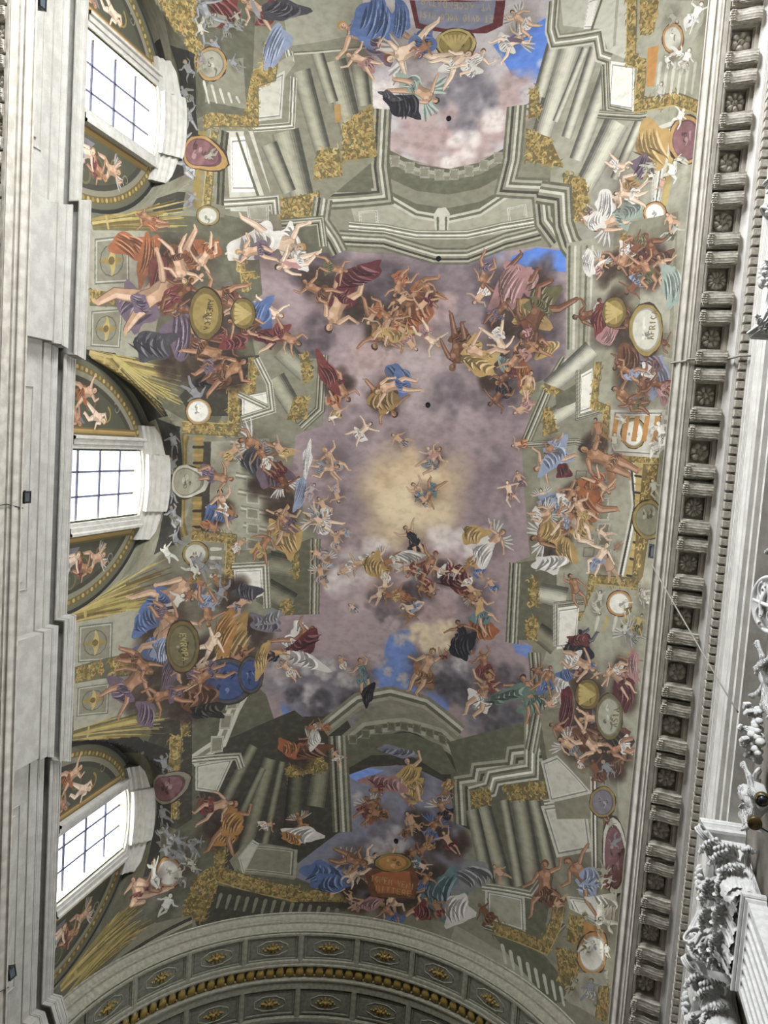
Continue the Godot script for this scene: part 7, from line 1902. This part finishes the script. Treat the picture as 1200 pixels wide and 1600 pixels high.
	["figure",23.69,-3.88,0.42,-0.51,-0.94,-0.39,"stone_white",[],"p"],
	["figure",23.07,-5.13,1.05,-0.45,-1.01,-0.86,"grey",["stone"],"w"],
	["figure",23.98,-4.61,-0.37,-0.79,-1.17,0.02,"gold_light",["olive"],""],
	["figure",20.52,0.55,2.59,-0.92,-1.17,-1.89,"skin_tan",["skin_tan"],"h"],
	["figure",20.82,1.33,0.52,-0.94,-1.18,-0.35,"skin_tan",[],"h"],
	["figure",18.65,-0.53,1.6,0.88,1.05,-1.39,"skin",["blue_pale"],""],
	["cloth",19.38,-0.04,0.47,0.48,0.29,-0.34,"blue_pale"],
	["cloth",19.82,-0.46,0.24,0.19,0.14,-0.3,"crimson"],
	["figure",18.85,-1.21,0.33,-0.76,-0.88,-0.32,"skin_pale",["blue_pale"],"w"],
	["cloth",19.54,-1.6,0.53,-0.08,-0.12,-0.37,"blue_pale"],
	["figure",19.66,-1.69,2.39,0.66,0.76,-1.88,"skin_tan",["orange"],""],
	["cloth",20.88,-1.57,0.52,0.27,0.45,-0.56,"orange"],
	["cloth",21.06,-0.8,0.37,0.12,0.13,-0.2,"orange"],
	["figure",18.76,-3.06,1.8,0.58,0.55,-1.51,"skin_tan",["yellow"],"w"],
	["cloth",19.51,-2.62,0.48,-0.07,-0.11,-0.47,"yellow"],
	["cloth",20.24,-3.19,0.44,-0.02,-0.05,-0.54,"yellow"],
	["figure",19.69,-1.93,1.73,-0.88,-1.2,-1.47,"skin_pale",["yellow"],""],
	["figure",22.31,-2.88,0.4,0.37,0.48,-0.24,"skin_tan",[],"h"],
	["figure",21.89,-3.06,0.7,-0.83,-1.24,-0.63,"skin",[],"p"],
	["figure",20.59,-3.92,0.55,-1.11,-1.47,-0.61,"skin_tan",[],"h"],
	["cloth",19.62,-3.74,0.78,0.21,0.14,-0.3,"white"],
	["figure",19.55,-1.71,-1.12,-0.58,-0.61,0.96,"skin",["white"],"w"],
	["figure",21.38,-2.38,0.89,-0.2,-0.34,-0.68,"skin_pale",[],""],
	["figure",20.89,-6.63,0.89,0.99,1.07,-0.5,"smoke_dark",["black"],""],
	["cloth",21.17,-6.56,0.69,-0.04,-0.18,-0.4,"black"],
	["cloth",21.12,-6.13,0.49,0.17,0.14,-0.19,"red"],
	["figure",19.21,-7.64,1.1,-0.06,-0.31,-1.01,"skin_tan",["white"],""],
	["cloth",20.62,-7.95,0.4,-0.06,-0.06,-0.47,"white"],
	["cloth",20.71,-7.47,0.32,0.14,0.08,-0.25,"blue"],
	["cloth",20.85,-8.68,0.36,-0.16,-0.13,-0.86,"crimson"],
	["figure",19.88,-8.86,0.77,0.69,0.61,-0.51,"skin",["white"],"h"],
	["figure",20.2,-9.35,1.19,-0.39,-0.87,-1.21,"skin_tan",["pink"],""],
	["figure",20.54,-9.82,1.36,-0.29,-0.87,-1.34,"skin",["grey"],"w"],
	["cloth",22.38,-9.04,1.04,0.12,-0.33,-0.77,"brown"],
	["cloth",23.33,-9.0,0.68,0.35,0.22,-0.55,"umber"],
	["figure",21.5,-9.35,1.11,0.83,0.69,-0.63,"brown",["brown"],"h"],
	["figure",22.18,-9.88,0.73,-0.68,-1.29,-0.97,"skin_brown",["brown"],"h"],
	["cloth",23.39,-7.21,0.59,-0.02,-0.1,-0.65,"crimson"],
	["figure",22.65,-6.6,1.07,-0.71,-1.45,-1.07,"skin",["crimson"],""],
	["figure",23.52,-5.94,0.31,-0.93,-1.58,-0.56,"skin_tan",["pink"],""],
	["cloth",23.74,-6.28,0.33,0.05,-0.05,-0.5,"pink"],
	["figure",22.13,-7.18,-0.51,0.51,0.82,0.56,"skin",["blue"],""],
	["figure",21.87,-9.88,-0.36,-0.7,-0.76,0.04,"skin_tan",["white"],""],
	["cloth",23.28,-9.76,0.45,0.1,-0.08,-0.37,"brown"],
	["figure",23.74,-9.46,0.22,0.81,1.17,0.26,"skin_tan",["umber"],""],
	["figure",21.0,-7.5,0.21,0.62,0.72,-0.02,"skin",["red"],""],
	["figure",20.4,-14.31,0.56,-1.85,-2.49,-1.56,"skin_tan",["brown"],""],
	["figure",21.4,-13.74,2.16,-0.39,-1.93,-2.5,"skin_tan",["blue_pale"],""],
	["cloth",22.7,-13.71,0.69,0.24,-0.14,-0.39,"blue_pale"],
	["figure",21.07,-15.74,0.67,0.83,0.64,-0.23,"skin",["brown"],""],
	["figure",18.44,-15.29,0.6,-0.49,-0.75,-0.82,"skin",[],"p"],
	["figure",23.5,-12.31,0.25,0.65,0.84,0.21,"grey",[],"p"],
	["figure",23.69,-15.6,0.25,-0.39,-0.94,-0.17,"stone_white",[],"p"],
	["figure",23.18,-16.97,-0.04,-0.92,-1.29,-0.79,"grey",["stone_pale"],"p"],
	["figure",22.64,-9.81,0.7,-0.35,-0.86,-0.79,"grey",[],"p"],
	["cloth",23.49,-14.35,0.95,0.03,-0.18,-0.28,"stone_white"],
	["figure",23.35,12.13,-0.71,0.4,0.1,0.41,"stone_white",[],"p"],
	["figure",22.44,12.41,0.42,-0.57,-0.58,-0.02,"stone_white",["stone"],""],
	["figure",23.54,11.85,-0.51,-0.1,-0.52,0.54,"stone_pale",[],"p"],
	["figure",22.6,11.53,-0.26,-0.48,-0.87,0.54,"stone_pale",[],"p"],
	["figure",22.6,8.83,-0.63,0.02,-0.27,0.52,"stone_white",["gold_light"],""],
	["figure",23.16,7.51,0.64,-0.61,-0.68,-0.2,"skin",[],"p"],
	["figure",22.59,9.13,-0.73,-0.03,-0.4,0.64,"stone_pale",["stone"],""],
	["figure",23.35,9.13,0.79,-0.21,-0.28,-0.5,"stone_pale",["stone"],""],
	["figure",23.05,8.6,-0.26,-0.37,-0.7,0.4,"skin",[],"p"],
	["figure",23.92,0.37,-0.31,0.33,0.52,0.17,"stone_pale",[],"p"],
	["figure",22.34,1.26,-0.5,0.24,0.29,0.34,"stone_pale",[],"p"],
	["figure",23.6,1.1,-0.09,-0.37,-0.6,0.09,"stone_pale",[],"p"],
	["figure",23.89,1.46,0.88,-0.21,-0.26,-0.48,"stone",[],"p"],
	["figure",21.79,0.89,0.09,-0.64,-0.87,-0.03,"stone",[],"p"],
	["figure",22.98,-4.38,0.31,-0.44,-0.73,-0.32,"stone_white",["gold"],""],
	["figure",21.96,-5.06,-0.49,0.34,0.54,0.45,"stone_pale",[],"p"],
	["figure",21.79,-4.31,0.06,-0.57,-0.77,-0.14,"stone_pale",[],"p"],
	["figure",23.49,-4.13,1.12,-0.06,-0.3,-0.6,"stone",[],"p"],
	["figure",23.14,-5.44,-0.11,0.52,0.8,0.21,"stone_pale",[],"p"],
	["figure",22.98,-13.76,0.84,0.6,0.79,-0.56,"stone_pale",["red"],""],
	["figure",23.52,-13.26,-0.68,0.16,0.7,0.8,"stone",[],"p"],
	["figure",23.77,-13.38,-0.39,-0.57,-0.83,0.22,"stone_white",["red"],""],
	["figure",23.54,-11.59,-0.54,0.08,0.46,0.55,"stone",["red"],""],
	["figure",23.05,-15.01,0.57,-0.4,-0.83,-0.36,"stone",["gold"],""],
	["figure",22.71,-16.35,0.14,0.57,0.69,0.28,"stone_white",[],"p"],
	["figure",23.04,-15.69,-0.69,-0.85,-0.64,0.14,"stone_white",["gold"],""],
	["figure",22.46,-17.46,-0.39,-0.91,-0.89,-0.24,"stone",["gold"],""],
	["figure",22.64,-15.34,-0.27,0.29,0.59,0.5,"stone",["gold"],""],
	["figure",23.24,-14.92,1.12,-0.18,-0.5,-0.6,"stone_pale",[],"p"],
	["figure",6.16,13.01,0.65,-0.14,-0.34,-0.68,"grey",["stone_mid"],""],
	["figure",5.92,14.14,0.11,-0.6,-0.71,-0.32,"grey",["stone_mid"],""],
	["figure",5.97,14.03,0.69,0.24,0.04,-0.61,"grey",["stone_mid"],""],
	["figure",5.5,12.55,-0.58,-0.27,-0.11,0.47,"stone",[],"p"],
	["figure",6.19,14.55,0.45,-0.37,-0.56,-0.57,"stone",["stone_mid"],""],
	["figure",5.17,12.5,-0.16,0.4,0.52,0.31,"grey",["stone_mid"],""],
	["figure",5.13,13.44,-0.19,0.54,0.7,0.41,"stone_pale",[],"p"],
	["figure",5.2,8.17,-0.4,-0.58,-0.56,0.23,"grey",[],"p"],
	["figure",5.4,9.49,0.49,0.41,0.33,-0.35,"stone",[],"p"],
	["figure",6.48,-5.23,0.55,-0.63,-0.6,-0.48,"skin_tan",["gold"],""],
	["figure",6.04,-5.19,-0.64,0.48,0.45,0.56,"stone_pale",[],"p"],
	["figure",6.94,-5.06,-0.6,0.3,0.27,0.55,"grey",[],"p"],
	["figure",5.81,-5.76,-0.27,-0.52,-0.59,0.32,"skin_tan",[],"p"],
	["figure",6.89,-6.2,0.26,0.79,0.84,-0.33,"grey",[],"p"],
	["figure",6.11,-16.16,-0.84,0.63,0.37,0.68,"grey",[],"p"],
	["figure",6.29,-16.71,-0.06,0.79,0.78,-0.18,"stone_pale",["stone_mid"],""],
	["figure",6.76,-15.59,-0.62,0.1,-0.07,0.63,"grey",["stone_mid"],""],
	["figure",6.49,-16.37,-0.71,0.32,0.1,0.67,"stone_pale",["stone_mid"],""],
	["figure",5.78,-16.32,0.04,-0.88,-0.9,0.27,"stone_pale",["stone_mid"],""],
	["figure",10.46,-11.26,0.81,-0.13,-0.09,-0.84,"skin_tan",["white"],""],
	["figure",10.9,-11.07,0.61,-0.37,-0.34,-0.63,"skin_tan",["orange"],""],
	["figure",11.61,-12.14,0.45,-0.56,-0.53,-0.47,"skin",["white"],""],
	["figure",16.09,-13.47,0.16,0.92,0.89,0.0,"skin_tan",["yellow"],""],
	["figure",14.58,-13.81,0.53,-0.25,-0.31,-0.59,"skin_tan",["yellow"],""],
	["figure",13.14,-13.76,0.72,0.14,0.09,-0.74,"skin_tan",["red"],""],
	["figure",15.21,-15.96,0.61,0.81,0.69,-0.5,"skin_tan",["yellow"],""],
	["figure",15.37,-14.77,-0.67,-0.14,-0.04,0.68,"skin",["yellow"],""],
	["figure",14.57,-14.44,0.57,-0.75,-0.81,-0.71,"skin",[],"p"],
	["figure",13.37,5.72,-0.74,-0.72,-0.74,0.75,"skin",["brown"],""],
	["figure",13.67,6.23,0.79,-1.04,-1.02,-0.73,"skin_tan",["brown"],""],
	["figure",13.58,5.15,0.75,0.72,0.76,-0.77,"skin",["crimson"],""],
	["figure",13.43,4.28,-0.77,0.41,0.4,0.76,"skin",["orange"],""],
	["figure",11.96,4.47,0.34,0.86,0.86,-0.34,"skin",["orange"],""],
	["figure",12.59,5.65,0.58,1.16,1.18,-0.6,"skin_tan",["orange"],""],
	["figure",12.77,4.63,-0.92,0.62,0.61,0.92,"skin_tan",["orange"],""],
	["figure",11.04,6.38,-1.27,0.02,0.07,1.26,"skin_tan",["olive"],""],
	["figure",16.13,5.94,0.17,1.29,1.39,-0.3,"skin_tan",["violet"],""],
	["figure",17.36,2.92,0.52,1.14,1.29,-0.58,"skin_tan",["brown"],""],
	["figure",17.64,3.89,1.34,-0.17,-0.04,-1.19,"skin_tan",["brown"],""],
	["figure",17.03,5.65,-0.8,-1.0,-1.15,0.86,"skin_brown",["violet"],""],
	["figure",18.41,3.84,-0.75,-0.5,-0.63,0.74,"skin_tan",["pink"],""],
	["figure",18.15,3.01,-0.29,-1.14,-1.28,0.34,"skin",["yellow"],""],
	["figure",17.8,4.97,0.35,-1.04,-1.12,-0.2,"skin_brown",["pink"],""],
	["figure",13.87,-6.28,0.91,0.42,0.37,-0.9,"skin_pale",["blue_pale"],""],
	["figure",15.81,-4.3,-0.07,-0.62,-0.63,0.03,"skin_pale",["blue_pale"],""],
	["figure",15.2,-5.54,-0.58,0.59,0.62,0.61,"skin",["red"],""],
	["figure",16.85,-5.56,-0.7,0.49,0.56,0.72,"skin_tan",["red"],""],
	["figure",13.25,-5.67,0.02,0.87,0.86,0.0,"skin_pale",["white"],""],
	["figure",14.92,-4.4,0.71,-0.36,-0.4,-0.72,"skin",["white"],""],
	["figure",16.07,-4.53,0.52,0.67,0.66,-0.47,"skin_tan",["yellow"],""],
	["figure",13.09,-5.88,0.9,-0.07,-0.09,-0.93,"skin_tan",["yellow"],""],
	["figure",13.73,-4.83,0.83,0.18,0.15,-0.83,"skin",["red"],""],
	["figure",12.96,-4.62,0.92,0.36,0.34,-0.93,"skin_tan",["white"],""],
	["figure",16.68,-5.4,-0.54,0.73,0.79,0.57,"skin",["white"],""],
	["figure",16.08,-4.72,-0.68,0.38,0.43,0.69,"skin_pale",["red"],""],
	["figure",5.42,4.96,1.95,-0.1,-0.35,-1.84,"skin_tan",["brown"],""],
	["figure",5.11,5.44,-1.23,-1.52,-1.56,0.84,"skin_brown",["red"],""],
	["figure",5.06,5.11,-0.63,1.58,1.94,0.87,"skin",["brown"],""],
	["figure",4.48,4.14,1.31,0.06,-0.11,-1.18,"skin_brown",["violet"],""],
	["figure",6.75,2.37,-1.24,-0.16,-0.08,1.14,"skin_brown",["violet"],""],
	["figure",6.8,6.44,1.69,0.33,0.15,-1.59,"skin",["violet"],""],
	["figure",5.82,-9.23,1.52,0.65,0.91,-1.6,"skin_tan",["violet"],""],
	["figure",5.22,-8.54,1.19,-0.54,-0.36,-1.07,"skin_tan",["violet"],""],
	["figure",4.49,-8.5,-1.46,1.13,0.96,1.06,"skin_tan",["brown"],""],
	["figure",5.4,-7.08,-1.52,0.95,0.81,1.25,"skin_tan",["violet"],""],
	["figure",6.47,-7.18,-0.19,1.55,1.6,0.01,"skin_tan",["blue_pale"],""],
	["figure",22.57,2.2,0.79,1.0,1.65,-0.71,"skin_brown",["white"],""],
	["figure",22.05,2.02,1.35,-0.22,-0.15,-0.91,"skin_brown",["olive"],""],
	["figure",21.07,6.27,1.1,0.63,1.2,-1.09,"skin_tan",["olive"],""],
	["figure",21.38,6.12,0.71,0.88,1.43,-0.85,"skin_tan",["white"],""],
	["figure",21.93,6.48,0.56,0.68,1.17,-0.69,"skin_brown",["olive"],""],
	["figure",21.76,5.32,0.95,0.54,1.05,-0.89,"skin_brown",["blue_pale"],""],
	["figure",21.66,3.07,1.26,-0.42,-0.39,-0.84,"skin_tan",["blue_pale"],""],
	["figure",23.0,2.57,1.62,-0.54,-0.6,-0.92,"skin_brown",["pink"],""],
	["figure",22.23,6.49,0.72,-1.27,-1.63,-0.12,"skin_tan",["olive"],""],
	["figure",20.03,-7.32,-0.25,-1.27,-1.42,-0.07,"skin_tan",["blue"],""],
	["figure",22.62,-9.03,-1.58,-0.49,-0.04,1.19,"skin_tan",["crimson"],""],
	["figure",22.02,-8.79,-0.72,0.58,1.0,0.81,"skin",["crimson"],""],
	["figure",22.25,-6.98,1.23,0.61,0.49,-0.74,"skin",["white"],""],
	["figure",22.6,-9.6,-1.69,0.19,0.9,1.56,"skin",["brown"],""],
	["figure",21.43,-8.76,1.5,0.62,0.28,-1.03,"skin",["blue"],""],
	["figure",22.0,-6.89,-1.78,0.05,0.5,1.51,"skin",["white"],""],
	["figure",22.73,-9.35,1.53,0.89,0.62,-0.8,"skin_tan",["white"],""],
	["figure",19.97,-1.08,-0.27,-1.01,-1.19,0.2,"skin",["blue_pale"],""],
	["figure",20.49,-0.94,-0.9,-1.0,-1.17,0.72,"skin_tan",["white"],""],
	["figure",21.84,-2.64,-0.66,-1.25,-1.56,0.37,"skin_pale",["blue_pale"],""],
	["figure",19.08,0.04,0.59,0.66,0.78,-0.53,"skin_tan",["blue_pale"],""],
	["figure",21.82,-1.13,-0.91,0.74,0.97,0.71,"skin",["orange"],""],
	["figure",20.42,-1.75,-0.5,-0.78,-0.91,0.37,"skin_tan",["blue_pale"],""],
	["figure",20.3,-1.34,0.9,-0.95,-1.23,-0.77,"skin",["yellow"],""],
	["figure",7.15,-1.53,-1.58,0.02,0.0,1.49,"skin_tan",["violet"],""],
	["figure",7.42,-0.4,-0.76,-0.78,-0.81,0.73,"skin",["yellow"],""],
	["figure",7.97,-0.34,0.75,-1.0,-1.02,-0.74,"skin_tan",["white"],""],
	["figure",8.5,-0.31,0.87,-0.56,-0.56,-0.87,"skin",["yellow"],""],
	["figure",8.71,-3.57,-0.51,-1.31,-1.33,0.57,"skin_tan",["yellow"],""],
	["figure",15.88,-16.55,-0.77,-1.07,-0.89,0.61,"skin_tan",["blue"],""],
	["figure",14.26,-18.68,-0.62,-0.91,-0.78,0.55,"skin_pale",["pink"],""],
	["figure",13.0,-17.17,1.38,-0.09,-0.21,-1.47,"skin_tan",["pink"],""],
	["figure",12.47,-17.6,0.71,0.88,0.8,-0.71,"skin_pale",[],"p"],
	["figure",13.84,-18.4,1.06,-0.79,-0.9,-1.25,"skin_tan",["blue"],""],
	["figure",13.82,-17.09,0.9,1.11,0.96,-0.82,"skin",["pink"],""],
	["figure",13.24,-16.64,-1.4,0.24,0.27,1.49,"skin_tan",[],"p"],
	["figure",11.3,-5.05,0.82,0.48,0.47,-0.84,"skin",["white"],""],
	["figure",11.11,-3.47,0.03,-0.91,-0.89,-0.03,"skin",["mauve_light"],""],
	["figure",11.22,-2.37,-0.39,0.78,0.77,0.39,"skin",["mauve_light"],""],
	["figure",10.32,-1.68,-0.34,-0.74,-0.74,0.34,"mauve_light",["mauve_light"],""],
	["figure",11.2,-3.46,0.66,-0.11,-0.11,-0.67,"skin",["blue_pale"],""],
	["figure",10.27,-4.2,0.84,-0.31,-0.29,-0.85,"skin",["mauve_light"],""],
	["fill","brown",[13.19,-17.17,13.93,-16.64,15.07,-16.45,15.37,-16.98,15.25,-17.81,13.51,-18.11]],
	["fill","orange",[13.45,-17.21,14.07,-16.88,14.97,-16.74,15.14,-17.65,13.75,-17.91]],
	["medallion",14.28,-16.52,0.61,0.12,0.02,-0.32,"amber","gold"],
	["text","IGNEM VENI",13.45,-17.21,0.18,0.0,0.0,-0.24,"gold_light"],
	["text","MITTERE",13.68,-17.6,0.21,0.01,0.0,-0.21,"gold_light"],
	["medallion",5.78,4.19,0.54,0.08,0.04,-0.75,"gold","gold_dark"],
	["text","AMERICA",6.07,4.73,-0.02,-0.16,-0.22,-0.04,"umber"],
	["medallion",5.49,-7.82,0.56,-0.06,0.04,-0.82,"olive","gold_dark"],
	["text","EVROPA",5.59,-7.36,0.03,-0.18,-0.23,0.02,"gold_light"],
	["medallion",22.82,4.11,0.64,-0.07,0.09,-0.68,"stone_pale","gold"],
	["text","AFRICA",22.92,3.81,0.01,0.15,0.26,-0.02,"gold_dark"],
	["medallion",22.8,-8.24,0.54,0.19,0.09,-0.61,"stone","olive"],
	["text","ASIA",22.94,-8.53,0.01,0.17,0.27,0.1,"gold_dark"],
	["medallion",7.19,4.4,0.39,0.05,0.03,-0.46,"gold","gold_dark"],
	["stroke",[7.48,4.44,6.89,4.68],0.05,0.12,"gold_light"],
	["stroke",[7.48,4.44,6.9,4.52],0.05,0.12,"gold_light"],
	["stroke",[7.48,4.44,6.9,4.36],0.05,0.12,"gold_light"],
	["stroke",[7.48,4.44,6.91,4.2],0.05,0.12,"gold_light"],
	["stroke",[7.48,4.44,6.92,4.04],0.05,0.12,"gold_light"],
	["medallion",21.35,4.8,0.43,-0.04,0.05,-0.42,"gold","gold_dark"],
	["stroke",[21.68,4.77,21.0,5.12],0.05,0.12,"gold_light"],
	["stroke",[21.68,4.77,21.01,4.98],0.05,0.12,"gold_light"],
	["stroke",[21.68,4.77,21.03,4.83],0.05,0.12,"gold_light"],
	["stroke",[21.68,4.77,21.05,4.68],0.05,0.12,"gold_light"],
	["stroke",[21.68,4.77,21.06,4.54],0.05,0.12,"gold_light"],
	["medallion",21.71,-7.85,0.46,0.14,0.05,-0.42,"gold","gold_dark"],
	["stroke",[22.05,-7.74,21.33,-7.65],0.05,0.13,"gold_light"],
	["stroke",[22.05,-7.74,21.35,-7.8],0.05,0.13,"gold_light"],
	["stroke",[22.05,-7.74,21.37,-7.95],0.05,0.13,"gold_light"],
	["stroke",[22.05,-7.74,21.39,-8.1],0.05,0.13,"gold_light"],
	["stroke",[22.05,-7.74,21.4,-8.25],0.05,0.13,"gold_light"]
]
